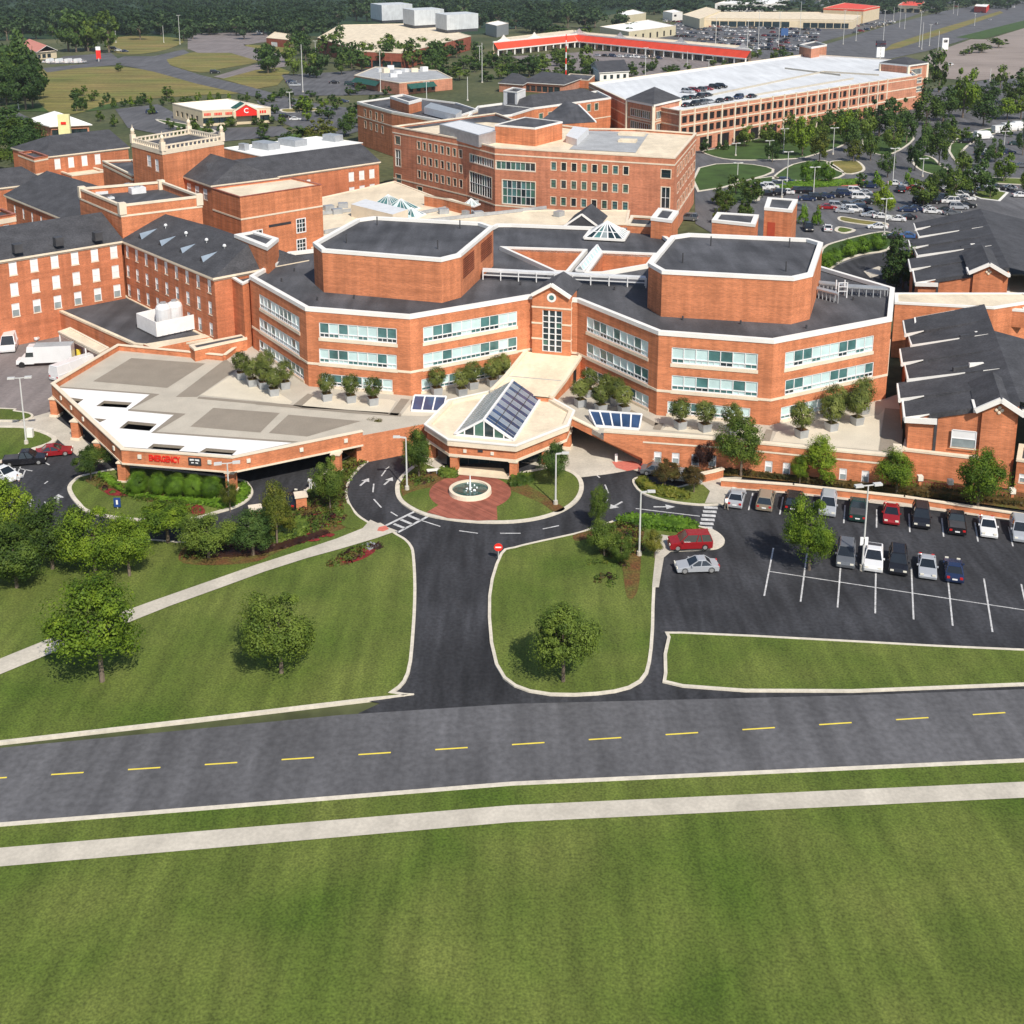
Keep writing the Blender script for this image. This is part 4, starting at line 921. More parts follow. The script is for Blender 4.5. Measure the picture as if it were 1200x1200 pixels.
flat_building('brick_block', 'brick parapet wing joining the roof house to the five storey block', [(735, 262), (763, 264), (772, 254), (740, 252)], 14.8, z0=4, cop='trim', cop_h=.3)
for lab, q in (('low brick lift house with a white rimmed roof, left of its taller twin', [(834.6, 257.5), (884.6, 262.7), (889, 251.5), (841, 248.5)]), ('taller brick lift house with a red door and white rimmed roof behind the right octagon', [(896, 243), (928, 246), (934.6, 233.5), (900, 231)])):
    r, qq = flat_building('lift_house', lab, q, 13.0 if lab.startswith('taller') else 11.5, z0=0, cop_h=.5, cop_w=.8, par=.2)
    if lab.startswith('taller'):
        a, b = qq[0], qq[1]; av, dv, nv, L = frame_of(a, b, qq[2]); mb = MB(); p, q_ = av+dv*.7-nv*.05, av+dv*2.1-nv*.05; mb.prism([tuple(p), tuple(q_), tuple(q_+nv*.04), tuple(p+nv*.04)], 7, 10.4, 'door_red'); mb.build('door', r)
# ================================================================ parking garage
GZ = 13.2
gq = pw([(797, 129.5), (1040, 93), (1075, 88), (1052, 70), (945, 63), (690, 97), (735, 118)], GZ)
gr = thing('parking_garage', 'long pale brick parking garage with two rows of square openings and a white top deck', 'parking garage', (*XY(880, 150, 0), 0))
gw = grid(gq, 0, 802, 1034, 36, (9.2, 5.7), 2.5, 2.1, 'void', 8)
a, b = gq[0], gq[1]; GL = (Vector(b)-Vector(a)).length
gw += [(0, GL*(i+.15)/14, GL*(i+.85)/14, .1, 4.0, 'void') for i in range(14)]
walls(gr, gq, 0, GZ-.2, gw, 'brick_pale')
coping(gr, gq, GZ, .25, .4, 'trim'); roof(gr, gq, GZ-.9, 'garage_deck'); mb = MB(); mb.sides(offset(gq, .35), GZ-1, GZ-.2, 'deck_white', inward=True); mb.build('parapet', gr)
for z, h in ((4.6, .5), (8.3, .4), (11.7, .3)): band(gr, gq, z, h, 'trim', .08)
av, dv, nv, L = frame_of(a, b, gq[5])
for i in range(19): mb = MB(); p = av+dv*(L*i/18)-nv*.12; mb.box((p.x, p.y), .55, .35, 0, GZ+.25, 'trim', math.atan2(dv.y, dv.x)); mb.build('pilaster', gr)
mb = MB()
for p0, p1 in (((830, 112), (965, 84)), ((845, 118), (1000, 92)), ((920, 80), (985, 88)), ((965, 84), (1030, 88))):
    a_, b_ = P(*p0, GZ-.6), P(*p1, GZ-.6); mb.bar(a_, b_, .3, 'deck_light', .7)
mb.build('ramp_wall', gr)
def gtower(lab, px, z, apx, wins, n):
    q = pw(px, z); r = thing('stair_tower', lab, 'tower', (*q[0], 0)); walls(r, q, 0, z-.6, wins(q), 'brick_pale'); c = (sum(p[0] for p in q)/len(q), sum(p[1] for p in q)/len(q))
    mb = MB(); mb.ring(offset(ccw(q), -.4), .9, z-.7, z, 'white_trim'); mb.build('cornice', r)
    mb = MB(); o = offset(ccw(q), -.5)
    for i in range(len(o)): mb.face([(*o[i], z), (*o[(i+1) % len(o)], z), (*c, apx)], 'roof_shingle')
    mb.build('roof', r)
    for zz in (5, 8.9): band(r, q, zz, .45, 'trim', .1)
    mb = MB()
    for p in q: mb.box(p, .9, .9, 0, z-.6, 'trim', .2)
    mb.build('corner_pilaster', r); return r
gtower('stair tower with dark pyramid roof at the left end of the garage', [(735, 116), (766, 122), (797, 115), (768, 108)], 14.6, 18.2, lambda q: [one(q, 0, 739, 762, z, z+2.2, 'curtain') for z in (9.8, 6.0)]+[one(q, 1, 769, 791, z, z+2.2, 'curtain') for z in (9.8, 6.0)], 4)
gtower('stair tower with low dark roof at the right end of the garage', [(1032, 73), (1065, 76), (1087, 73), (1055, 68)], 15.8, 18, lambda q: [one(q, 1, 1067, 1080, z, z+2.2, 'curtain') for z in (11.5, 7.8, 4.2)], 4)
flat_building('stair_tower', 'small brick roof stair house on the far edge of the garage deck', [(937, 52), (951, 55), (969, 52), (955, 48)], 17.5, m='brick_pale', cop='white_trim', cop_h=.9, roofm='roof_dark', cat='tower')
# ================================================================ gabled wings at the right
def saw(label, corners, ur, ze, zr, ve, zbase, east=2.3):
    """saw-tooth wing: every tooth is a roof plane raised at its front with a white fascia"""
    ax = math.radians(-16); U = Vector((math.cos(ax), math.sin(ax), 0)); V = Vector((-U.y, U.x, 0)); Z = Vector((0, 0, 1))
    o = P(*corners[0][:2], ze+corners[0][2]); o.z = 0; r = thing('gabled_wing', label, 'building', (o.x, o.y, 0))
    C = []
    for x, y, bump in corners: w_ = P(x, y, ze+bump); d = Vector((w_.x-o.x, w_.y-o.y, 0)); C.append((d.dot(U), d.dot(V), bump))
    C.sort(key=lambda c: c[1]); mbr, mbf, mbw = MB(), MB(), MB()
    pt = lambda u, v, z: o+U*u+V*v+Z*z
    for i, (u, v, b) in enumerate(C):
        v1 = C[i+1][1] if i < len(C)-1 else ve; z0 = ze+b; zb = ze
        A, B, Cc, D = pt(u, v, z0), pt(ur, v, zr), pt(ur, v1+.3, zr), pt(u, v1+.3, zb)
        mbr.face([A, B, D], 'roof_shingle'); mbr.face([B, Cc, D], 'roof_shingle')
        um = u+(ur-u)*(.58 if b > .5 else .22); zm = z0+(zr-z0)*(um-u)/(ur-u)
        f = .42
        mbf.face([pt(u, v-.02, z0-f-b*.4), pt(um, v-.02, zm-.12), pt(um, v-.02, zm+.03), pt(u, v-.02, z0+.03)], 'white_trim')
        zq = lambda w: z0+(zr-z0)*(w-u)/(ur-u)
        mbr.face([pt(um, v-.01, zm-.6), pt(ur, v-.01, zr-.6), pt(ur, v-.01, zr+.01), pt(um, v-.01, zm+.01)], 'roof_shingle')
        if b > .5: ua, ub = u+(ur-u)*.76, u+(ur-u)*.92; mbf.face([pt(ua, v-.04, zq(ua)-.5), pt(ub, v-.04, zq(ub)-.05), pt(ub, v-.04, zq(ub)+.02), pt(ua, v-.04, zq(ua)+.02)], 'white_trim')
        mbf.bar(pt(u, v, z0-.22), pt(u, v1, zb-.22), .22, 'white_trim', .5)
        mbw.face([pt(u+.5, v+.2, zbase), pt(ur, v+.2, zbase), pt(ur, v+.2, zr-.3), pt(u+.5, v+.2, z0-.1)], 'brick') if i == 0 else None
        if i == 0: mbw.face([pt(u+3.2, v+.1, zbase), pt(u+3.2, v+.1, z0+(zr-z0)*3.2/(ur-u)-.15), pt(u+3.5, v+.1, z0+(zr-z0)*3.5/(ur-u)-.15), pt(u+3.5, v+.1, zbase)][::-1], 'metal_dark')  # dark strip paints the shade of a recess in the brick front
        mbw.face([pt(u+.5, v1+.2, zbase), pt(u+.5, v+.2, zbase), pt(u+.5, v+.2, z0-.1), pt(u+.5, v1+.2, zb-.1)], 'brick')
    mbr.face([pt(ur*east, 0, ze), pt(ur*east, ve, ze), pt(ur, ve, zr), pt(ur, 0, zr)], 'roof_shingle')
    a, b = pt(0, 0, ze+corners[0][2]-.25), pt(3.4, 0, ze+corners[0][2]-.1)
    mbf.bar(a-V*.1, b-V*.1, .3, 'white_trim', .62)
    mbr.build('roof', r); mbf.build('fascia', r); mbw.build('wall', r)
    return r, o, U, V, Z
def front_gable(r, px_l, px_a, px_r, ze, za, zbase, back_len, clover=True, m='brick', pts=None):
    L_, A_, R_ = (Vector((pts[0].x, pts[0].y, ze)), Vector((0, 0, za)), Vector((pts[1].x, pts[1].y, ze))) if pts else (P(*px_l, ze), P(*px_a, za), P(*px_r, ze)); U = (R_-L_).normalized(); U = Vector((U.x, U.y, 0)).normalized(); V = Vector((-U.y, U.x, 0)); Z = Vector((0, 0, 1))
    A_ = (L_+R_)/2; A_.z = za; W = (R_-L_).length; mb = MB(); w0, w1 = L_+U*.8+V*.5, R_-U*.8+V*.5
    q = [Vector((w0.x, w0.y, zbase)), Vector((w1.x, w1.y, zbase)), w1+Z*.1, A_+V*.5-Z*.35, w0+Z*.1]; mb.face(q, m)
    s = [q[0], q[4], w0+V*back_len*.5+Z*.1, Vector((w0.x, w0.y, zbase))+V*back_len*.5]; mb.face(s, m)
    s = [q[1], Vector((w1.x, w1.y, zbase))+V*back_len*.5, w1+V*back_len*.5+Z*.1, q[2]]; mb.face(s, m)
    mb.build('gable_wall', r); mb = MB()
    mb.face([L_, A_, A_+V*back_len, L_+V*back_len], 'roof_shingle'); mb.face([R_, R_+V*back_len, A_+V*back_len, A_], 'roof_shingle'); mb.build('gable_roof', r)
    mb = MB(); mb.bar(L_-Z*.15, A_-Z*.15, .3, 'white_trim', .55); mb.bar(A_-Z*.15, R_-Z*.15, .3, 'white_trim', .55); mb.bar(L_-Z*.15, L_-Z*.15+V*3, .3, 'white_trim', .45); mb.bar(R_-Z*.15, R_-Z*.15+V*3, .3, 'white_trim', .45); mb.build('gable_fascia', r)
    if clover:
        mb = MB(); c = A_+V*.44-Z*1.5
        for x, z in ((-.28, 0), (.28, 0), (0, .28), (0, -.28)): mb.ball(c+U*x+Z*z, .2, .06, .2, 'trim', 8, 5)
        mb.build('clover_vent', r)
    return w0, w1, U, V
g1, o1, U1, V1, Z1 = saw('dark roofed gabled brick wing with stepped white fascias nearest the front car park', [(1060, 489, .1), (1054, 467, .3), (1064, 444, .7), (1057, 425, .3), (1068, 404, .7), (1061, 391, .3), (1072, 372, .6)], 11.6, 6.9, 10.1, 26, 0)
def gable_at(r, o, U, V, xl, yl, xa, ya, xr, back_len, zbase=0):
    a, b = o-V*.7, o-V*.7+U*20; L_ = u_at(a, b, xl, 8.5); za_ = z_at(a, b, xa, ya); zl_ = z_at(a, b, xl, yl); Rr_ = u_at(a, b, xr, zl_); L_ = u_at(a, b, xl, zl_)
    p, q = a+U*L_, a+U*Rr_; front_gable(r, (0, 0), (0, 0), (0, 0), zl_, za_, zbase, back_len, pts=(p, q)); return L_
gu = gable_at(g1, o1, U1, V1, 1143, 480, 1172, 467, 1201, 9)
# window between
def wall_window(r, p, q, z0, z1, u0, u1, style='sash'):
    a, d, n, L = frame_of(p, q, (p[0], p[1]+20)); window_mesh(a-n*.18, d, n, (u0, u1, z0, z1), style, WR).build('window', r)
p = o1+U1*3.6+V1*.02; q = o1+U1*9.2+V1*.02; wall_window(g1, p, q, 4.2, 6.2, 1.4, 4.0)
onroof(g1, [(1178, 350), (1196, 352), (1203, 364), (1178, 362)], 5, 7.6, 'brick', 'roof_cream', 'parapet_block', 'white_trim')
g2, o2, U2, V2, Z2 = saw('slate roofed brick gabled wing with stepped white fascias farther back at the right edge', [(1072.5, 331, .1), (1067, 315, .3), (1075, 299, .8), (1067, 290, .35), (1077, 277, .8), (1073, 268, .35)], 13.5, 6.9, 10.4, 46, 0)
gable_at(g2, o2, U2, V2, 1135, 319, 1159, 308.5, 1183, 13)
onroof(g2, [(1180, 350), (1180, 322), (1210, 322), (1210, 352)], 0, 5.8, 'brick', 'roof_cream', 'parapet_block', 'white_trim')
for gg, pts in ((g1, ((1144, 426), (1150, 389), (1165, 410))), (g2, ((1144, 264), (1145, 286)))):
    for x, y in pts:
        c = P(x, y, 9.4); mb = MB(); mb.box((c.x, c.y), 2.4 if y < 330 else 1.8, .3, 8.6, 9.5, 'white_trim', math.radians(8)); mb.box((c.x-2.0, c.y-.4), 2.2, .25, 8.3, 9.2, 'metal_dark', math.radians(20)); mb.build('clerestory', gg)  # dark box on its left stands in for the shade there
# cream roofed corridor joining the octagon with the gabled wings
r, q = flat_building('link_corridor', 'brick corridor with a flat cream roof linking the right octagon to the gabled wings', [(1049, 354), (1165, 360), (1215, 352), (1200, 343), (1049, 343)], 8.4, z0=0, par=.1, roofm='roof_cream', cop='white_trim', cop_h=.3, wins=lambda q: [one(q, 0, 1082, 1096, 4.9, 6.5, 'shop')])
# lower wall in front of the gabled wing
r, q = flat_building('brick_wall', 'brick wall with a cream coping below the nearest gabled wing, right of the terrace', [(1058, 526), (1146, 536), (1150, 520), (1062, 512)], 3.4, cop='trim', cop_h=.25, cat='wall', par=.1, roofm='roof_cream')
r, q = flat_building('brick_block', 'brick corner room with a small window at the bottom right edge behind the car park', [(1192, 538), (1240, 545), (1240, 525), (1195, 520)], 3.8, cop='trim', cop_h=.25, wins=lambda q: [one(q, 0, 1194, 1202, 1.2, 2.2, 'sash')])
# ================================================================ ground sheets
G = dict(a=MB(), ak=MB(), c=MB())
mb = MB(); mb.sheet([(-2500, -250), (2500, -250), (2500, 4000), (-2500, 4000)], -.12, 'ground_mix'); structure(mb, 'ground')
SH = {}
def sheet(name, px, m, z=0.0, sm=0, world=None):
    key = name; mb = SH.setdefault(key, MB()); q = world or pw(px, 0, sm); mb.sheet(q, z, m); return q
LV = [0]
def island(px, m, z=.13, sm=4, kerb='kerb_stone', kw=.28, world=None, name='lawn'):
    """raised bed with a kerb; the outline is the outer foot of the kerb"""
    q = world or pw(px, 0, sm); q = ccw(q); inn = offset(q, kw)
    k = SH.setdefault('kerb', MB()); k.ring(q, kw, -.1, z+.02, kerb)
    SH.setdefault(name, MB()).sheet(inn, z, m); return inn
def patch(px, m, name, z=.15, sm=4): SH.setdefault(name, MB()).sheet(pw(px, z, sm), z, m)
# --- front: new asphalt everywhere between the beds
sheet('road', [(-260, 560), (-60, 500), (45, 505), (60, 492), (140, 440), (300, 440), (430, 500), (470, 500), (520, 490), (660, 480), (700, 500), (860, 540), (1060, 560), (1420, 600), (1420, 830), (1100, 830), (640, 830), (500, 800), (480, 830), (-260, 700)], 'asphalt_new', 0)
# dock yard
sheet('dock_yard', [(-260, 360), (150, 360), (175, 400), (120, 440), (60, 492), (0, 480), (-260, 470)], 'asphalt_grey', .01)
island([(-200, 478), (0, 479), (18, 482), (36, 485), (38, 490), (20, 495), (0, 494), (-200, 498)], 'grass', sm=3)
sheet('pavement', [(-200, 492), (0, 492), (22, 495), (40, 488), (62, 482), (66, 490), (100, 516), (118, 528), (90, 534), (64, 512), (45, 503), (30, 502), (0, 501), (-200, 503)], 'concrete', .02)
island([(-200, 503), (0, 500), (40, 503), (66, 513), (60, 521), (30, 531), (0, 543), (-200, 580)], 'grass', sm=3, kw=.6)
# --- island under the deck front
isl3 = [(99, 557), (86, 563), (79, 572), (82, 582), (90, 592), (99, 600), (125, 607), (160, 611), (200, 611), (230, 609), (255, 602), (275, 596), (290, 588), (297, 578), (292, 568), (283, 563), (240, 556), (190, 550), (150, 548)]
island(isl3, 'grass', kw=.45)
patch([(100, 562), (122, 557), (150, 572), (180, 580), (215, 584), (236, 592), (240, 601), (228, 604), (205, 590), (170, 583), (130, 580), (112, 570)], 'mulch', 'mulch_bed')
patch([(222, 590), (235, 592), (240, 601), (229, 603), (215, 595)], 'flower_red', 'flower_bed', .17)
patch([(122, 572), (140, 575), (150, 580), (128, 580)], 'flower_red', 'flower_bed', .17)
# --- big bed between deck and loop road, with the white footpath
bed2 = [(466, 523), (447, 532), (427, 545), (413, 560), (407, 575), (410, 590), (420, 604), (433, 613), (440, 617), (400, 638), (350, 651), (300, 668), (200, 706), (60, 760), (-240, 880), (-260, 640), (0, 642), (100, 636), (150, 632), (190, 634), (218, 636), (250, 630), (290, 618), (322, 604), (336, 590), (352, 580), (372, 562), (392, 545), (418, 530), (440, 515), (458, 503)]
island(bed2, 'grass', sm=3)
patch([(462, 522), (440, 532), (418, 549), (405, 570), (406, 592), (416, 606), (405, 618), (370, 630), (330, 645), (290, 660), (215, 660), (218, 640), (260, 634), (310, 620), (345, 600), (365, 578), (395, 550), (430, 528), (452, 508)], 'mulch', 'mulch_bed')
for k in range(34):
    t = k/33; cx_, cy_ = 226+t*160+R.uniform(-3, 3), 650-t*24+R.uniform(-5, 5); a_, b_ = R.uniform(4, 8), R.uniform(1.0, 2.2)
    patch([(cx_-a_, cy_), (cx_, cy_-b_), (cx_+a_, cy_-1), (cx_+1, cy_+b_)], 'flower_red', 'flower_bed', .18+k*.001, 3)
for k in range(40):
    cx_, cy_ = R.uniform(366, 400), 0; cy_ = 628-(cx_-366)*.5+R.uniform(-26, 2); a_ = R.uniform(2, 6)
    if cx_ < 420: patch([(cx_-a_, cy_), (cx_, cy_-1.5), (cx_+a_, cy_), (cx_, cy_+1.5)], R.choice(['grass', 'leaf_yellow', 'leaf_red', 'flower_red']), 'flower_bed', .20+k*.001, 2)
patch([(408, 590), (418, 606), (426, 612), (414, 620), (398, 612), (400, 598)], 'grass', 'lawn', .19)
patch([(380, 590), (400, 580), (404, 600), (385, 612), (365, 612)], 'grass', 'lawn', .165)
sheet('path', [(434, 611), (447, 617), (466, 624), (440, 633), (400, 645), (360, 656), (310, 672), (250, 694), (200, 712), (60, 768), (-240, 892), (-240, 872), (60, 750), (180, 706), (240, 685), (300, 664), (350, 648), (395, 633), (425, 621)], 'concrete', .20)
sheet('path', [(444, 620), (452, 618), (456, 622), (449, 625), (442, 624)], 'paint_red', .215)
# --- bottom centre-left lawn
island([(466, 627), (476, 633), (483, 641), (486, 652), (488, 690), (486, 740), (480, 790), (462, 812), (430, 822), (-260, 900), (-245, 878), (60, 758), (200, 704), (300, 666), (350, 649), (400, 636), (440, 615), (452, 618)], 'grass', sm=3)
patch([(398, 650), (425, 640), (445, 640), (430, 650), (410, 660), (385, 664)], 'mulch', 'mulch_bed')
patch([(400, 650), (424, 643), (440, 645), (425, 655), (404, 660)], 'flower_red', 'flower_bed', .17)
# --- bottom centre lawn right of the drive
isl6 = [(586, 650), (603, 642), (627, 636), (650, 631), (677, 625), (692, 620), (705, 616), (722, 610), (738, 607), (763, 608), (797, 611), (818, 617), (836, 622), (847, 630), (849, 637), (842, 643), (828, 645), (786, 647), (775, 650), (768, 690), (765, 760), (752, 800), (700, 815), (620, 812), (580, 780), (572, 700)]
island(isl6, 'grass', sm=3)
patch([(712, 617), (735, 611), (755, 614), (752, 640), (748, 690), (735, 700), (728, 660)], 'mulch', 'mulch_bed')
patch([(672, 627), (692, 622), (696, 628), (676, 634)], 'mulch', 'mulch_bed')
sheet('pavement', [(812, 620), (836, 623), (846, 630), (847, 637), (840, 642), (826, 644), (818, 645), (786, 648), (778, 655), (772, 690), (764, 690), (768, 652), (766, 632), (775, 628), (800, 632)], 'concrete', .155)
# --- fountain island
isl1 = [(467, 562), (463, 573), (466, 586), (478, 596), (497, 604.5), (525, 610), (560, 613.5), (600, 613.5), (633, 609), (660, 600), (677, 588), (684, 574), (681, 561), (668, 552), (645, 548), (598, 556), (560, 555), (520, 550), (500, 543), (482, 548)]
island(isl1, 'grass', kw=.5)
patch([(470, 575), (476, 560), (500, 552), (520, 556), (520, 575), (500, 590), (480, 590)], 'mulch', 'mulch_bed')
patch([(472, 582), (490, 574), (512, 572), (515, 585), (496, 597), (480, 591)], 'grass', 'lawn', .165)
patch([(600, 560), (625, 572), (650, 588), (662, 596), (650, 600), (635, 590), (612, 580), (596, 572)], 'mulch', 'mulch_bed')
# brick forecourt with the fountain
fc = XY(551, 577, .15); fr = (XY(600, 577, 0)[0]-fc[0])
mb = SH.setdefault('pavement', MB())
circ = [(fc[0]+fr*.98*math.cos(t), fc[1]+fr*1.0*math.sin(t)) for t in [2*math.pi*i/48 for i in range(48)]]
SH.setdefault('forecourt', MB()).sheet(circ, .175, 'paver_red')
SH['forecourt'].sheet(pw([(500, 602), (520, 590), (545, 585), (582, 592), (583, 611), (560, 612), (525, 609)], 0), .185, 'paver_red')
sheet('pavement', [(536, 548), (590, 551), (597, 564), (535, 558)], 'roof_cream', .22)
sheet('pavement', [(500, 535), (512, 538), (525, 553), (512, 552), (500, 541)], 'concrete', .20)
# --- concrete forecourt right of the canopy
sheet('pavement', [(600, 540), (655, 520), (672, 490), (700, 505), (760, 545), (758, 556), (742, 551), (712, 556), (678, 560), (660, 552)], 'concrete', .03)
sheet('pavement', [(470, 520), (505, 505), (530, 545), (500, 540)], 'concrete', .03)
patch([(717, 541), (741, 540), (758, 547), (735, 552), (722, 548)], 'paint_red', 'pavement', .045, 0)
isl7 = [(741, 563), (744, 572), (752, 579), (765, 584), (785, 589), (808, 592), (826, 593), (850, 591), (847, 580), (840, 572), (815, 567), (790, 572), (765, 570), (752, 560)]
island(isl7, 'grass', sm=3)
sheet('pavement', [(820, 566), (845, 561), (870, 560), (860, 580), (849, 591), (826, 591), (832, 577)], 'concrete', .16)
sheet('pavement', [(758, 552), (700, 545), (690, 515), (768, 540), (790, 560)], 'concrete', .035)
# pavement along the low wall of the car park
lw = [(845, 562), (930, 568), (1020, 577.5), (1060, 582), (1200, 603), (1330, 622)]
sheet('pavement', [(845, 563), (930, 569), (1020, 579), (1200, 604), (1330, 623), (1330, 645), (1195, 612), (1110, 601), (1060, 595), (1000, 588), (930, 580), (860, 574)], 'concrete', .10)
# mulch bed at the foot of the retaining wall
sheet('mulch_bed', [(790, 548), (850, 540), (1060, 560), (1200, 580), (1330, 600), (1330, 615), (1200, 600), (1020, 575), (845, 559)], 'mulch', .25)
# --- painted markings on the loop and car park
def stripe(p, q, w, m='paint_white', z=.012):
    a, b = Vector(XY(*p)), Vector(XY(*q)); d = (b-a).normalized(); n = Vector((-d.y, d.x))*w/2; SH.setdefault('road_marking', MB()).sheet([tuple(a-n), tuple(b-n), tuple(b+n), tuple(a+n)], z, m)
for p, q in (((447, 558), (452, 551)), ((452, 550), (456, 547)), ((437, 577), (438, 567)), ((438, 585), (447, 595)), ((458, 600), (466, 605)), ((494, 610), (516, 617)), ((538, 622), (560, 625)), ((586, 625), (610, 625)), ((636, 620), (655, 616)), ((709, 568), (713, 578)), ((712, 585), (709, 590)), ((698, 556), (703, 560)), ((820, 605), (745, 596))): stripe(p, q, .16)
for i in range(5):
    t = i/4; stripe((453+(487-453)*t, 619-(619-599)*t), (466+(501-466)*t, 624-(624-605)*t), .35)
stripe((450, 617), (488, 598.5), .3); stripe((466, 624), (502, 605), .3)
for i in range(6):
    y = 594.5+i*4.7; x = 833-i*1.2; stripe((x-8+0, y), (x+8, y+.8), .55)
def arrow(px, ang, s=1.0):
    c = Vector(XY(*px)); u = Vector((math.cos(ang), math.sin(ang))); v = Vector((-u.y, u.x)); mb = SH.setdefault('road_marking', MB())
    q = [c-u*s-v*.12, c+u*.2*s-v*.12, c+u*.2*s+v*.12, c-u*s+v*.12]; mb.sheet([tuple(p) for p in q], .014, 'paint_white')
    q = [c+u*.2*s-v*.5*s, c+u*1.1*s, c+u*.2*s+v*.5*s]; mb.sheet([tuple(p) for p in q], .014, 'paint_white')
for p, a, s in (((455, 564), 1.2, 1), ((427, 565), 1.2, 1), ((722, 592), -2.3, 1.1), ((778, 594), 0, 1.1), ((34, 589), 2.2, 1.2), ((68, 585), 1.9, 1.2), ((774, 605), 3.14, 1.1)): arrow(p, a, s)
for p, q in (((52, 588), (58, 595)), ((52, 567), (56, 564)), ((24, 547), (18, 560)), ((30, 550), (26, 560)), ((51, 541), (58, 545)), ((18, 561), (26, 559)), ((22, 549), (38, 552))): stripe(p, q, .15)
a0, a1 = Vector(XY(989.5, 592)), Vector(XY(1102.7, 607)); stp = (a1-a0)/3; pdn = Vector(XY(988, 612))-Vector(XY(989.5, 592))
for k in range(-4, 9):
    p = a0+stp*k; SH['road_marking'].sheet([tuple(p), tuple(p+stp*.045), tuple(p+stp*.045+pdn*1.05), tuple(p+pdn*1.05)], .012, 'paint_white')
for k in range(-2, 9):
    p = a0+stp*k+pdn*2.9; SH['road_marking'].sheet([tuple(p), tuple(p+stp*.045), tuple(p+stp*.045+pdn*2.3), tuple(p+pdn*2.3)], .012, 'paint_white')
q0 = a0+stp*-2+pdn*4.05; SH['road_marking'].sheet([tuple(q0), tuple(q0+stp*10), tuple(q0+stp*10+pdn*.03), tuple(q0+pdn*.03)], .014, 'paint_white')
# --- nearer ground towards the camera: the drive meets a street, then verge
sheet('road', [(-500, 925), (400, 838), (600, 825), (1000, 815), (1700, 790), (1700, 870), (600, 920), (-500, 1010)], 'asphalt_old', .02, 0)
island([(-500, 1008), (0, 966), (600, 918), (1700, 868), (1700, 1500), (-500, 1500)], 'grass', sm=0, kw=.4)
for x in range(-300, 1500, 90): stripe((x, 912-(x)*.065), (x+38, 912-(x+38)*.065), .14, 'yellow', .03)
sheet('path', [(-400, 1028), (0, 996), (600, 946), (1600, 900), (1600, 918), (600, 966), (0, 1018), (-400, 1052)], 'concrete', .17)
island([(1430, 765), (1200, 762), (1000, 752), (800, 742), (782, 748), (778, 790), (800, 806), (1000, 812), (1430, 790)], 'grass', sm=2)
sheet('road', [(478, 740), (590, 740), (640, 815), (700, 835), (600, 850), (430, 856), (420, 836), (465, 815), (480, 790)], 'asphalt_new', .012)
# --- right middle: lots and loop roads
sheet('road', [(815, 262), (812, 150), (1000, 118), (1086, 105), (1240, 80), (1300, 90), (1300, 330), (1060, 350), (960, 330), (880, 300)], 'asphalt_old', 0)
sheet('car_park', [(890, 222), (905, 214), (1000, 211), (1110, 222), (1180, 236), (1260, 240), (1150, 300), (1000, 285), (905, 290)], 'asphalt_old', .02)
island([(818, 197), (862, 191.5), (900, 196), (907, 202), (880, 211), (817, 225)], 'grass_dark', kw=.7, sm=2)
island([(822, 178), (840, 174), (900, 160), (985, 146), (1010, 156), (985, 172), (960, 180), (935, 186), (880, 188), (845, 186)], 'grass_dark', kw=.6, sm=3)
island([(928, 193), (960, 188), (975, 192), (990, 205), (960, 212), (915, 211), (905, 208)], 'grass_dark', kw=.6, sm=3)
island([(968, 191), (1000, 188), (1012, 194), (1012, 201), (990, 204)], 'grass_dry', kw=.7, sm=3)
island([(860, 216), (905, 207), (925, 214), (895, 222), (890, 235), (850, 235)], 'grass_dark', kw=.6, sm=2)
island([(925, 213), (1000, 210), (1015, 214), (1000, 218), (930, 217)], 'grass', kw=.5, sm=2, kerb='paint_red')
island([(1070, 182), (1092, 184), (1105, 195), (1120, 205), (1100, 206), (1078, 200), (1068, 190)], 'grass_dark', kw=.7, sm=3)
island([(1112, 170), (1150, 152), (1220, 145), (1220, 150), (1160, 158), (1128, 178), (1140, 190), (1122, 192)], 'grass_dark', kw=.7, sm=3)
island([(1150, 208), (1240, 212), (1240, 218), (1150, 214)], 'grass', kw=.5, sm=2)
island([(1140, 222), (1165, 223), (1182, 226), (1172, 236), (1148, 233), (1137, 229)], 'grass', kw=.6, sm=0, kerb='white_trim')
island([(1010, 163), (1050, 155), (1072, 160), (1062, 172), (1040, 182), (1020, 178)], 'grass_dark', kw=.6, sm=3)
island([(985, 254), (1010, 258), (1040, 262), (1035, 266), (1005, 263), (983, 259)], 'grass_dry', kw=.6, sm=3)
island([(983, 266), (1003, 270), (990, 274), (978, 271)], 'grass', kw=.7, sm=3)
island([(958, 318), (962, 292), (985, 282), (1030, 272), (1050, 276), (1042, 293), (1010, 299), (985, 308), (968, 320)], 'grass_dark', kw=.6, sm=3)
sheet('road', [(968, 322), (990, 308), (1020, 299), (1050, 294), (1070, 300), (1065, 330), (1010, 345)], 'asphalt_new', .02, 3)
sheet('path', [(1012, 318), (1030, 312), (1040, 320), (1020, 326)], 'concrete', .04)
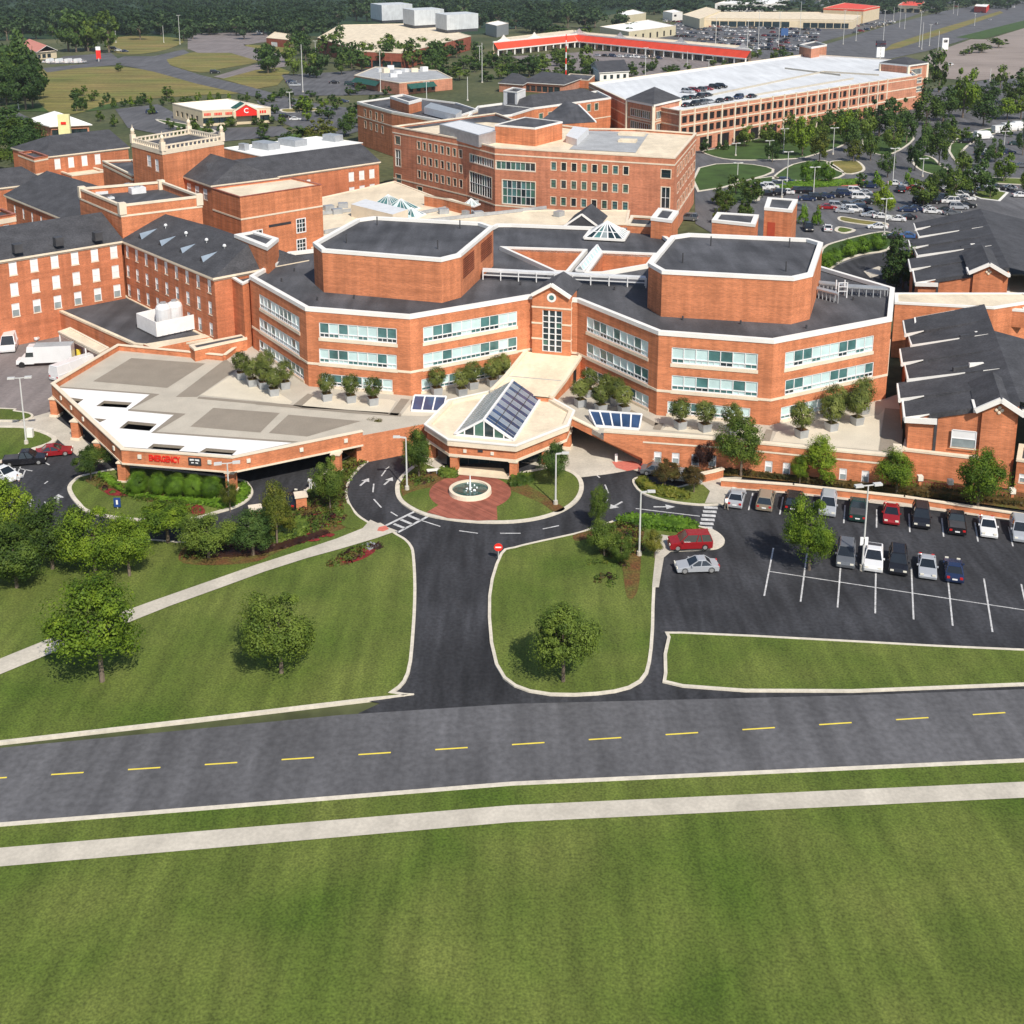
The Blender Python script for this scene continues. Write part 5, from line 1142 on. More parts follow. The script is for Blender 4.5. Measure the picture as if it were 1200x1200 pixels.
# --- far right: dirt lot, highway, shopping lots
sheet('dirt_lot', [(1083, 66), (1115, 54), (1138, 46), (1158, 46), (1200, 33), (1330, 5), (1330, 120), (1200, 92), (1167, 92), (1142, 95), (1108, 92)], 'dirt_lot', .03)
hw = [(880, 72), (955, 56), (1040, 30), (1110, 12), (1200, -3), (1300, -15)]; hw2 = [(1300, 8), (1200, 27), (1150, 41), (1085, 60), (1000, 78), (900, 92)]
sheet('road', hw+hw2, 'asphalt_old', .05)
sheet('median', [(1035, 60), (1045, 52), (1100, 34), (1172, 13), (1176, 15), (1110, 38), (1055, 56)], 'grass_dry', .09)
sheet('median', [(1120, 44), (1200, 24), (1300, 2), (1300, 10), (1200, 33), (1150, 46)], 'grass_dark', .08)
sheet('car_park', [(740, 60), (800, 22), (850, 20), (1045, 10), (1090, -2), (1140, -6), (1060, 22), (960, 50), (935, 64), (880, 70), (800, 78)], 'asphalt_old', .03)
sheet('road', [(600, 66), (700, 60), (880, 62), (905, 76), (800, 92), (640, 84)], 'asphalt_grey', .035)
# --- left: fields, lanes and restaurant lots
sheet('field', [(30, 84), (90, 79), (150, 79), (205, 88), (262, 99), (290, 108), (225, 112), (150, 118), (118, 124), (90, 133), (60, 133), (40, 110)], 'grass_dry', .03, 3)
sheet('field', [(130, 45), (165, 42), (215, 46), (195, 58), (150, 64), (125, 56)], 'grass_dry', .03, 3)
sheet('field', [(193, 70), (215, 63), (250, 60), (290, 66), (305, 72), (262, 80), (235, 85), (205, 78)], 'grass_dry', .03, 3)
sheet('field', [(285, 52), (340, 55), (338, 62), (300, 60)], 'grass_dry', .03)
sheet('field', [(258, 92), (290, 84), (325, 78), (340, 84), (325, 100), (300, 104)], 'grass_dry', .03)
sheet('car_park', [(220, 40), (262, 38), (312, 38), (318, 48), (280, 54), (220, 58)], 'asphalt_grey', .03)
sheet('road', [(222, 58), (280, 52), (330, 64), (345, 70), (335, 78), (300, 82), (262, 92), (250, 90), (290, 78), (308, 73), (270, 62), (232, 62)], 'asphalt_grey', .05)
sheet('road', [(50, 80), (130, 72), (145, 66), (180, 66), (215, 58), (222, 62), (195, 70), (200, 77), (235, 88), (290, 101), (330, 112), (400, 128), (395, 133), (310, 116), (230, 98), (180, 84), (140, 76), (90, 80), (55, 85)], 'asphalt_old', .06)
sheet('car_park', [(55, 75), (75, 66), (130, 62), (140, 70), (125, 74)], 'asphalt_old', .04)
sheet('car_park', [(135, 128), (185, 122), (215, 138), (260, 150), (330, 148), (345, 158), (260, 166), (200, 160), (150, 150)], 'asphalt_old', .04)
sheet('car_park', [(300, 118), (370, 122), (440, 130), (450, 145), (400, 160), (345, 150), (320, 140)], 'asphalt_old', .045)
sheet('car_park', [(330, 88), (400, 84), (440, 80), (430, 92), (470, 110), (400, 112), (345, 112)], 'asphalt_old', .045)
sheet('car_park', [(-60, 128), (0, 129), (22, 132), (40, 141), (30, 150), (-60, 150)], 'asphalt_old', .045)
sheet('field', [(0, 122), (60, 122), (130, 118), (140, 126), (90, 132), (20, 130)], 'grass_dark', .025)
island([(330, 128), (370, 127), (372, 130), (335, 132)], 'grass_dry', kw=1)
island([(185, 140), (250, 152), (240, 156), (195, 146)], 'grass_dark', kw=.8)
for nm, m_ in SH.items(): structure(m_, nm)

# ================================================================ fountain
f = thing('fountain', 'round fountain with pale stone rim and white jet on the brick forecourt', 'fountain', (fc[0], fc[1], .17))
r0 = (XY(576, 580)[0]-XY(525.5, 580)[0])/2
mb = MB(); n = 40
for (ra, za), (rb, zb) in (((r0, .17), (r0*.98, .62)), ((r0*.98, .62), (r0*.84, .66)), ((r0*.84, .66), (r0*.83, .2))):
    for i in range(n):
        t0, t1 = 2*math.pi*i/n, 2*math.pi*(i+1)/n
        mb.face([(fc[0]+ra*math.cos(t0), fc[1]+ra*math.sin(t0), za), (fc[0]+ra*math.cos(t1), fc[1]+ra*math.sin(t1), za), (fc[0]+rb*math.cos(t1), fc[1]+rb*math.sin(t1), zb), (fc[0]+rb*math.cos(t0), fc[1]+rb*math.sin(t0), zb)], 'trim')
mb.build('rim', f)
mb = MB(); mb.sheet([(fc[0]+r0*.85*math.cos(2*math.pi*i/n), fc[1]+r0*.85*math.sin(2*math.pi*i/n)) for i in range(n)], .45, 'water'); mb.build('water', f)
mb = MB(); mb.cyl(fc, .13, .05, .4, 2.1, 'water_white', 8)
for i in range(9):
    a, rr, zz = R.random()*6.28, R.random()*.75, R.random(); mb.ball((fc[0]+rr*math.cos(a), fc[1]+rr*math.sin(a), .5+zz*1.0*(1-rr)), .09, .09, .13, 'water_white', 5, 4)
for i in range(5):
    a = i*1.256; mb.ball((fc[0]+.5*math.cos(a), fc[1]+.5*math.sin(a), .47), .10, .10, .05, 'water_white', 6, 4)
mb.build('water_jet', f)

# ================================================================ low wall, fence and posts of the car park
wl_ = thing('boundary_wall', 'low stepped brick wall with cream coping behind the front row of parked cars', 'wall', (*XY(1020, 578), 0))
for (p, q), h in zip(zip(lw[:-1], lw[1:]), (.95, .95, .8, .8, .65)):
    a, b = XY(*p, h), XY(*q, h); mb = MB(); t = ccw(thick_line([a, b], .3)); mb.prism(t, 0, h-.12, 'brick'); mb.build('wall', wl_); mb = MB(); mb.prism(offset(t, -.08), h-.12, h, 'trim'); mb.build('coping', wl_)
fn = thing('iron_fence', 'dark red iron fence between small pale lantern posts, just behind the low brick wall', 'fence', (*XY(1020, 574), 0))
fpx = [(872, 561), (904, 565), (937, 568), (976, 572.5), (1009, 576), (1048, 581), (1085, 585), (1121, 590), (1154, 595), (1195, 601)]
mb = MB()
for p, q in zip(fpx[:-1], fpx[1:]):
    a, b = P(*p, 0)+Vector((0, 2.2, 0)), P(*q, 0)+Vector((0, 2.2, 0))
    for z in (.35, 1.1): mb.bar(a+Vector((0, 0, z)), b+Vector((0, 0, z)), .08, 'brick_red')
    n = int((b-a).length/.3)
    for i in range(n): c = a+(b-a)*(i/n); mb.bar(c, c+Vector((0, 0, 1.2)), .06, 'brick_red')
mb.build('railing', fn)
for p in fpx:
    c = P(*p, 0)+Vector((0, 2.2, 0)); mb = MB(); mb.box((c.x, c.y), .3, .3, 0, 1.2, 'brick'); mb.box((c.x, c.y), .55, .55, 1.2, 1.75, 'lamp_glass'); mb.build('lantern_post', fn)
r = thing('ramp_wall', 'sloping brick parapet with pale coping descending from the terrace to the concrete drive', 'wall', (*XY(720, 530), 0))
mb = MB(); m2 = MB(); tp = [P(670, 489, 4.35), P(723, 515, 2.7), P(767, 538, 1.15)]
for a, b in zip(tp[:-1], tp[1:]):
    d = (b-a); n = Vector((-d.y, d.x, 0)).normalized()*.35; dn = Vector((0, 0, 1.05))
    q = [a, b, b+n, a+n]; lo_ = [p-dn for p in q]
    mb.face([lo_[0], lo_[1], q[1], q[0]], 'brick'); mb.face([lo_[2], lo_[3], q[3], q[2]], 'brick'); mb.face(lo_[::-1], 'concrete'); mb.face([lo_[3], lo_[0], q[0], q[3]], 'brick'); mb.face([lo_[1], lo_[2], q[2], q[1]], 'brick')
    s_ = n.normalized()*.08; m2.face([a-s_, b-s_, b+n+s_, a+n+s_], 'trim'); k = Vector((0, 0, .16)); m2.face([a-s_-k, b-s_-k, b-s_, a-s_], 'trim'); m2.face([b+n+s_-k, a+n+s_-k, a+n+s_, b+n+s_], 'trim')
    w_ = n.normalized()*2.2; mb.face([a+n-dn, b+n-dn, b+w_-dn, a+w_-dn], 'concrete')
mb.build('wall', r); m2.build('coping', r)
r = thing('ramp_wall', 'short curved end of brick wall with cream coping beside the crosswalk pavement', 'wall', (*XY(837, 560), 0))
t = ccw(thick_line([XY(824, 555, 1.2), XY(838, 552, 1.2), XY(848, 549, 1.2)], .35)); mb = MB(); mb.prism(t, 0, 1.05, 'brick'); mb.build('wall', r); mb = MB(); mb.prism(offset(t, -.08), 1.05, 1.22, 'trim'); mb.build('coping', r)
for lab, x, y in (('brick gate pier with a cream cap beside the drive under the deck', 353, 596), ('small brick gate pier with a cream cap left of the yellow-green magnolia', 300, 612)):
    r = thing('gate_pier', lab, 'pier', (*XY(x, y), 0)); c = XY(x, y); mb = MB(); mb.box(c, 1.1, 1.1, 0, 1.5, 'brick', .3); mb.build('pier', r); mb = MB(); mb.box(c, 1.35, 1.35, 1.5, 1.7, 'trim', .3); mb.build('cap', r)

# ================================================================ trees
def leafmesh(name, seed, clumps, leaves, size, shape='oval', m='leaf_mid', vr=1.0):
    """unit crown (radius 1, height 1..) of leaf sized faces gathered in clumps"""
    g = random.Random(seed); vs, fs = [], []
    C = []; cut = [(Vector((g.gauss(0, 1), g.gauss(0, 1), g.gauss(.3, .6))).normalized(), g.uniform(.55, .8)) for _ in range(4)]
    while len(C) < clumps:
        x, y, z = g.uniform(-1, 1), g.uniform(-1, 1), g.uniform(-1, 1)
        if shape == 'cone': lim = .15+.85*(1-(z+1)/2)**.8; ok = x*x+y*y < lim*lim and (x*x+y*y > lim*lim*.25)
        elif shape == 'ball': r2 = x*x+y*y+z*z; ok = .55 < r2 < 1
        elif shape == 'flat': r2 = x*x+y*y+(z*1.0)**2; ok = .15 < r2 < 1 and z > -.55
        else: r2 = x*x+y*y+(z*.95)**2; ok = .2 < r2 < 1
        if ok and shape != 'ball' and any(Vector((x, y, z)).dot(cv) > cd_ for cv, cd_ in cut): ok = False
        if ok: C.append((x*.86, y*.86, z*.86, g.choice((.13, .18, .24, .30, .40)) if shape != 'ball' else g.uniform(.2, .28)))
    per = leaves//clumps
    for cx, cy, cz, cr in C:
        for _ in range(per):
            d = Vector((g.gauss(0, 1), g.gauss(0, 1), g.gauss(.15, 1))).normalized(); rr = cr*(g.random()**.35)
            c = Vector((cx, cy, cz))+d*rr; out = (Vector((c.x, c.y, c.z+.25))).normalized()
            kr = .3 if shape == 'ball' else .65; nn = ((out*1.2 if shape == 'ball' else d*.55+out*.6)+Vector((g.uniform(-1, 1), g.uniform(-1, 1), g.uniform(-1, 1)))*kr).normalized()
            u = nn.cross(Vector((g.uniform(-1, 1), g.uniform(-1, 1), g.uniform(-1, 1)))).normalized(); v = nn.cross(u); s = size*g.uniform(.6, 1.35)
            k = len(vs); vs += [tuple(c+u*s), tuple(c+v*s*.6), tuple(c-u*s), tuple(c-v*s*.6)]; fs.append((k, k+1, k+2, k+3))
    me = bpy.data.meshes.new(name); me.from_pydata(vs, [], fs); me.materials.append(MAT[m]); me.update(); return me
def trunkmesh(name, seed):
    """unit trunk: height 1 up to the crown centre with limbs reaching into it"""
    g = random.Random(seed); mb = MB()
    def limb(p, q, r0, r1, n=6):
        p, q = Vector(p), Vector(q); d = (q-p).normalized(); u = d.orthogonal().normalized(); v = d.cross(u); a = [p+(u*math.cos(t)+v*math.sin(t))*r0 for t in [6.2832*i/n for i in range(n)]]; b = [q+(u*math.cos(t)+v*math.sin(t))*r1 for t in [6.2832*i/n for i in range(n)]]
        for i in range(n): mb.face([a[i], a[(i+1) % n], b[(i+1) % n], b[i]], 'bark')
    limb((0, 0, 0), (0, 0, .5), .055, .04); limb((0, 0, .5), (.02, .01, .95), .04, .02)
    for i in range(5):
        a = i*1.26+g.random(); limb((0, 0, .42+.06*i), (.33*math.cos(a), .33*math.sin(a), .8+.05*i), .028, .01, 5)
    me = bpy.data.meshes.new(name); me.from_pydata(mb.v, [], mb.f); me.materials.append(MAT['bark']); me.update(); return me
TR = [trunkmesh('trunk', i) for i in range(3)]
CR = {}
def crown(kind, m, lod, var):
    k = (kind, m, lod, var)
    if k not in CR:
        cl, lv, s = {'near': (60, 17000, .031), 'mid': (34, 2400, .072), 'far': (22, 620, .13)}[lod]
        if kind == 'ball': cl, s = cl*3, s*.8; lv = int(lv*1.7)
        CR[k] = leafmesh('crown', hash((kind, var)) % 1000 if False else (sum(map(ord, kind))*7+var*13), cl, lv, s, kind, m)
    return CR[k]
NAMES = {'leaf_dark': 'dark green', 'leaf_mid': 'mid green', 'leaf_bright': 'bright green', 'leaf_yellow': 'yellow-green', 'leaf_red': 'rusty green', 'leaf_purple': 'purple-leaved', 'leaf_forest': 'dark green', 'leaf_hedge': 'clipped green'}
def tree(x, y, wpx, hpx, m='leaf_mid', kind='oval', lod='mid', label=None, z=0.0, group=None, clear=.22, cat='tree', name='tree', gap=None):
    """x,y: foot in the photo; wpx, hpx crown width and total height in picture pixels"""
    b = P(x, y, z); s = ppm(x, y, z); W = wpx/s; H = ztop(x, y, z, y-hpx)-z
    ch = H*(1-clear); r = thing(name, label, cat, (b.x, b.y, z), group)
    o = bpy.data.objects.new('crown', crown(kind, m, lod, R.randrange(3))); COL.objects.link(o); o.parent = r; o.location = (0, 0, H*clear+ch/2); o.scale = (W/2, W/2, ch/2); o.rotation_euler = (0, 0, R.random()*6.28)
    if name != 'shrub' and lod != 'far':
        t = bpy.data.objects.new('trunk', R.choice(TR)); COL.objects.link(t); t.parent = r; t.scale = (W*.5, W*.5, H*clear+ch*.55); t.rotation_euler = (0, 0, R.random()*6)
    elif name != 'shrub':
        t = bpy.data.objects.new('trunk', TR[0]); COL.objects.link(t); t.parent = r; t.scale = (W*.6, W*.6, H*clear+ch*.5)
    return r
near = [
 (18, 655, 78, 92, 'leaf_bright', 'oval', 'spreading bright green tree at the bottom left corner'),
 (62, 668, 84, 84, 'leaf_mid', 'oval', 'broad green tree second from the left among the front left clump'),
 (112, 672, 84, 84, 'leaf_bright', 'oval', 'broad bright tree at the right end of the front left clump'),
 (20, 690, 90, 80, 'leaf_mid', 'oval', 'green tree nearest the camera in the front left clump'),
 (152, 676, 70, 74, 'leaf_bright', 'oval', 'rounded bright tree between the front left clump and the pale-trunked lawn tree'),
 (197, 637, 84, 48, 'leaf_bright', 'flat', 'small spreading tree with a pale trunk on the lawn below the deck island'),
 (245, 655, 72, 54, 'leaf_mid', 'oval', 'rounded green tree right of the pale-trunked lawn tree'),
 (297, 652, 66, 52, 'leaf_dark', 'oval', 'dark rounded tree left of the yellow-green magnolia foot'),
 (325, 640, 50, 78, 'leaf_yellow', 'cone', 'yellow-green conical magnolia beside the brick gate pier'),
 (270, 600, 22, 36, 'leaf_yellow', 'oval', 'thin yellow-green sapling by the right deck column'),
 (107, 564, 46, 40, 'leaf_mid', 'flat', 'low spreading tree at the left tip of the deck island'),
 (387, 598, 44, 66, 'leaf_mid', 'oval', 'upright green tree in the mulch bed before the deck'),
 (443, 524, 36, 34, 'leaf_red', 'oval', 'rusty green crape myrtle against the terrace wall left of the canopy'),
 (416, 536, 34, 28, 'leaf_red', 'oval', 'lower rusty shrub tree left of the crape myrtle'),
 (491, 562, 44, 60, 'leaf_mid', 'oval', 'green tree with bare trunk left of the entrance canopy'),
 (651, 570, 42, 52, 'leaf_dark', 'oval', 'dark green tree at the right of the entrance canopy on the fountain island'),
 (700, 620, 28, 52, 'leaf_mid', 'oval', 'slim green tree at the right bend of the loop road'),
 (779, 573, 40, 34, 'leaf_red', 'flat', 'rusty spreading tree in the hedge island, left of two'),
 (813, 578, 32, 34, 'leaf_red', 'flat', 'rusty spreading tree in the hedge island, right of two'),
 (868, 560, 64, 70, 'leaf_mid', 'oval', 'large loose green tree at the left end of the retaining wall bed'),
 (822, 553, 30, 40, 'leaf_purple', 'oval', 'dark purple-leaved tree against the retaining wall'),
 (962, 568, 56, 58, 'leaf_bright', 'cone', 'bright green pointed tree in the middle of the retaining wall bed'),
 (937, 568, 24, 34, 'leaf_bright', 'oval', 'small bright tree left of the pointed tree in the wall bed'),
 (1050, 580, 58, 52, 'leaf_bright', 'oval', 'bright green rounded tree below the terrace corner'),
 (1145, 600, 68, 74, 'leaf_bright', 'oval', 'large bright green tree before the tall brick gable wall'),
 (948, 668, 68, 90, 'leaf_bright', 'oval', 'tall bright green tree standing inside the front car park'),
 (708, 652, 46, 42, 'leaf_mid', 'oval', 'bushy green tree on the bottom lawn right of the drive'),
 (767, 655, 26, 34, 'leaf_yellow', 'oval', 'yellow-green bush tree left of the dark red car'),
 (728, 662, 30, 34, 'leaf_mid', 'oval', 'small tree beside the tall lamp post on the bottom lawn'),
]
for x, y, w_, h_, m, k, lab in near:
    tree(x, y, w_, h_, m, k, 'near', lab, clear=.12 if w_ > 60 and x < 140 else .2)
# trees for the nearer verge that the picture continues into
for x, y, w_, h_, m, k, lab in ((120, 800, 120, 120, 'leaf_bright', 'oval', 'round green tree on the lower lawn, far left'), (330, 790, 100, 100, 'leaf_mid', 'oval', 'round green tree on the lower lawn beside the drive'), (660, 800, 90, 96, 'leaf_mid', 'oval', 'round green tree on the lower lawn right of the drive')):
    tree(x, y, w_, h_, m, k, 'near', lab)
# planters and their clipped trees on the terrace
PG = [('by left octagon, left facet', [(283, 444), (296, 452), (309, 455), (321, 463), (334, 455), (312, 442)]), ('by left octagon, front facet', [(383, 469), (411, 471), (437, 474)]), ('by left octagon, right facet', [(512, 462), (541, 463), (554, 455), (577, 452), (588, 446)]),
      ('right of the entrance link', [(680, 476), (690, 464), (704, 482), (712, 470), (731, 484), (722, 474)]), ('by right octagon, front facet', [(797, 502), (826, 505), (857, 508)]), ('by right octagon, right facet', [(939, 512), (974, 504), (1004, 497), (977, 492), (1011, 484)])]
ORD = ['first', 'second', 'third', 'fourth', 'fifth', 'sixth', 'seventh', 'eighth', 'ninth', 'tenth', 'eleventh', 'twelfth', 'thirteenth', 'fourteenth', 'fifteenth', 'sixteenth', 'seventeenth', 'eighteenth', 'nineteenth', 'twentieth', 'twenty-first', 'twenty-second', 'twenty-third', 'twenty-fourth', 'twenty-fifth', 'twenty-sixth', 'twenty-seventh', 'twenty-eighth', 'twenty-ninth', 'thirtieth', 'thirty-first', 'thirty-second', 'thirty-third', 'thirty-fourth', 'thirty-fifth', 'thirty-sixth', 'thirty-seventh', 'thirty-eighth', 'thirty-ninth', 'fortieth']
for gname, pts in PG:
    for i, (x, y) in enumerate(pts):
        b = P(x, y, T); r = thing('planter', 'grey planter box, %s from the left %s' % (ORD[i], gname), 'planter', (b.x, b.y, T), 'planter boxes on the terrace')
        mb = MB(); s = 1.0; mb.box((b.x, b.y), 1.05, 1.05, T+.02, T+.95, 'metal_grey', .4, taper=1.15); mb.build('box', r); mb = MB(); mb.box((b.x, b.y), 1.05, 1.05, T+.9, T+.98, 'mulch', .4); mb.build('soil', r)
        big = i and x > 900
        tree(x, y-7, 25 if x < 760 else 29 if x < 900 else 33, 26 if x < 760 else 30 if x < 900 else 36, 'leaf_olive', 'ball', 'mid', 'round clipped tree in %s planter %s' % (ORD[i], gname), T+.9, 'clipped trees in planters on the terrace', clear=.1)
# round shrubs
for i, x in enumerate((162, 187, 206, 228, 248)):
    tree(x, 579+(i*1.3), 29 if i != 1 else 24, 27, 'leaf_hedge', 'ball', 'near', '%s clipped green ball shrub from the left before the red lettered fascia' % ORD[i], .13, 'ball shrubs on the deck island', 0.0, 'shrub', 'shrub')
for i, (x, y, w_) in enumerate(((967, 317, 20), (977, 311, 24), (995, 301, 24), (1011, 297, 23), (1028, 293, 24))):
    tree(x, y, w_, 21, 'leaf_hedge', 'ball', 'mid', '%s round shrub from the left on the grass behind the right penthouse' % ORD[i], .1, 'round shrubs behind the right octagon', 0.0, 'shrub', 'shrub')
def hedge(label, px, h, m='leaf_hedge', dens=26, size=.16, w=None, z=.15):
    """clipped hedge: leafy block over the px outline"""
    q = ccw(pw(px, 0, 3)); A = abs(area(q)); mb = MB(); c = (sum(p[0] for p in q)/len(q), sum(p[1] for p in q)/len(q)); g = random.Random(len(label))
    inn = offset(q, .15); mb.prism(inn, z, z+h*.85, m, m, bottom=False)
    xs, ys = [p[0] for p in q], [p[1] for p in q]
    def inside(x, y):
        r = False
        for i in range(len(q)):
            a, b = q[i], q[i-1]
            if (a[1] > y) != (b[1] > y) and x < (b[0]-a[0])*(y-a[1])/(b[1]-a[1])+a[0]: r = not r
        return r
    N = int(min(9000, A*dens)); k = 0
    while k < N:
        x, y = g.uniform(min(xs), max(xs)), g.uniform(min(ys), max(ys))
        if not inside(x, y): continue
        k += 1; zz = z+h*(g.random()**.4)+g.uniform(-.06, .08); n = Vector((g.gauss(0, .5), g.gauss(-.2, .5), 1)).normalized(); u = n.orthogonal().normalized(); v = n.cross(u); s = size*g.uniform(.6, 1.4); cc = Vector((x, y, zz)); mb.face([cc+u*s, cc+v*s*.7, cc-u*s, cc-v*s*.7], m)
    for i in range(len(q)):
        a, b = Vector(q[i]), Vector(q[(i+1) % len(q)]); L = (b-a).length
        for _ in range(int(L*h*dens*1.5)):
            t = g.random(); p = a+(b-a)*t; cc = Vector((p.x, p.y, z+g.random()*h)); n = Vector(((b-a).y, -(b-a).x, g.uniform(-.2, 1))).normalized(); n = (n+Vector((g.gauss(0, .3), g.gauss(0, .3), g.gauss(0, .3)))).normalized(); u = n.orthogonal().normalized(); v = n.cross(u); s = size*g.uniform(.6, 1.3); mb.face([cc+u*s, cc+v*s*.7, cc-u*s, cc-v*s*.7], m)
    o = mb.build('hedge', None, (c[0], c[1], 0)); o['label'] = label; o['category'] = 'hedge'; return o
hedge('low clipped green hedge running below the ball shrubs on the deck island', [(116, 560), (150, 583), (200, 590), (240, 594), (262, 598), (285, 589), (294, 577), (284, 568), (276, 586), (240, 588), (190, 585), (152, 578), (128, 560)], .4)
hedge('long clipped green hedge on the bottom lawn beside the exit lane', [(722, 614), (740, 609), (765, 610), (797, 613), (817, 620), (812, 627), (780, 624), (745, 619)], .7)
hedge('yellow-green flowering hedge along the kerb of the hedge island', [(746, 566), (752, 575), (770, 582), (800, 587), (808, 583), (785, 576), (765, 572), (755, 564)], .6, 'leaf_yellow')
hedge('small round shrub mass around the foot of the magnolia', [(325, 640), (345, 634), (362, 626), (358, 614), (340, 618), (322, 630)], .8, 'leaf_mid')
hedge('low green shrubs in front of the platform left of the canopy column', [(515, 560), (535, 562), (534, 556), (518, 553)], .6, 'leaf_mid')
hedge('low green shrubs between canopy column and lawn on the fountain island', [(598, 572), (622, 568), (625, 560), (602, 560)], .5, 'leaf_mid')
hedge('dark shrubs in the right bed along the foot of the retaining wall', [(850, 557), (1190, 596), (1190, 590), (850, 551)], .7, 'leaf_red', 12)
hedge('reddish ground shrubs on the slope between terrace wall and loop road', [(462, 520), (440, 530), (425, 540), (405, 548), (420, 534), (445, 516)], .5, 'leaf_red', 14)
hedge('red flower rows in the mulch beside the white footpath', [(225, 644), (262, 643), (300, 644), (345, 634), (378, 624), (385, 628), (340, 643), (290, 654), (228, 654)], .25, 'leaf_purple', 6)
hedge('loose green shrubs along the shaded edge of the parking lot behind the octagon', [(912, 217), (1000, 213), (1000, 217), (912, 222)], .8, 'leaf_hedge', 8, .25)
# low mixed planting that fills the mulch beds: one mass nobody could count
gc = random.Random(11); cover = {m: MB() for m in ('leaf_red', 'leaf_yellow', 'leaf_mid', 'leaf_purple')}
def in_poly(x, y, q):
    r_ = False
    for i in range(len(q)):
        a, b = q[i], q[i-1]
        if (a[1] > y) != (b[1] > y) and x < (b[0]-a[0])*(y-a[1])/(b[1]-a[1])+a[0]: r_ = not r_
    return r_
mbc = MB()
for px_, n_ in (([(462, 522), (440, 532), (418, 549), (405, 570), (403, 592), (405, 610), (370, 624), (330, 640), (215, 655), (218, 640), (260, 634), (310, 620), (345, 600), (365, 578), (395, 550), (430, 528), (452, 508)], 420), ([(100, 562), (122, 557), (150, 572), (180, 580), (215, 586), (240, 601), (205, 594), (170, 588), (112, 572)], 60), ([(712, 617), (735, 611), (755, 614), (752, 650), (728, 650)], 60), ([(470, 572), (476, 560), (500, 552), (518, 556), (500, 566)], 30), ([(398, 650), (425, 640), (445, 640), (430, 650), (410, 660), (385, 664)], 60), ([(690, 640), (705, 625), (725, 628), (740, 652), (715, 690), (690, 680)], 30)):
    q = pw(px_, .15); xs, ys = [p[0] for p in q], [p[1] for p in q]; k = 0
    while k < n_:
        x, y = gc.uniform(min(xs), max(xs)), gc.uniform(min(ys), max(ys))
        if not in_poly(x, y, q): continue
        k += 1; m_ = gc.choice(['leaf_red', 'leaf_yellow', 'leaf_mid', 'leaf_mid', 'leaf_purple']); rr = gc.uniform(.25, .55)
        for _ in range(26):
            d = Vector((gc.gauss(0, 1), gc.gauss(0, 1), abs(gc.gauss(0, 1)))).normalized(); c = Vector((x, y, .16))+Vector((d.x*rr, d.y*rr, d.z*rr*.9)); nn = (d+Vector((gc.gauss(0, .3), gc.gauss(0, .3), .2))).normalized(); u = nn.orthogonal().normalized(); v = nn.cross(u); s_ = gc.uniform(.07, .14); mbc.face([c+u*s_, c+v*s_*.7, c-u*s_, c-v*s_*.7], m_)
o = mbc.build('ground_cover'); o['kind'] = 'stuff'; o['label'] = 'low mixed green, rusty and purple plants growing in the mulch beds'; o['category'] = 'ground cover'
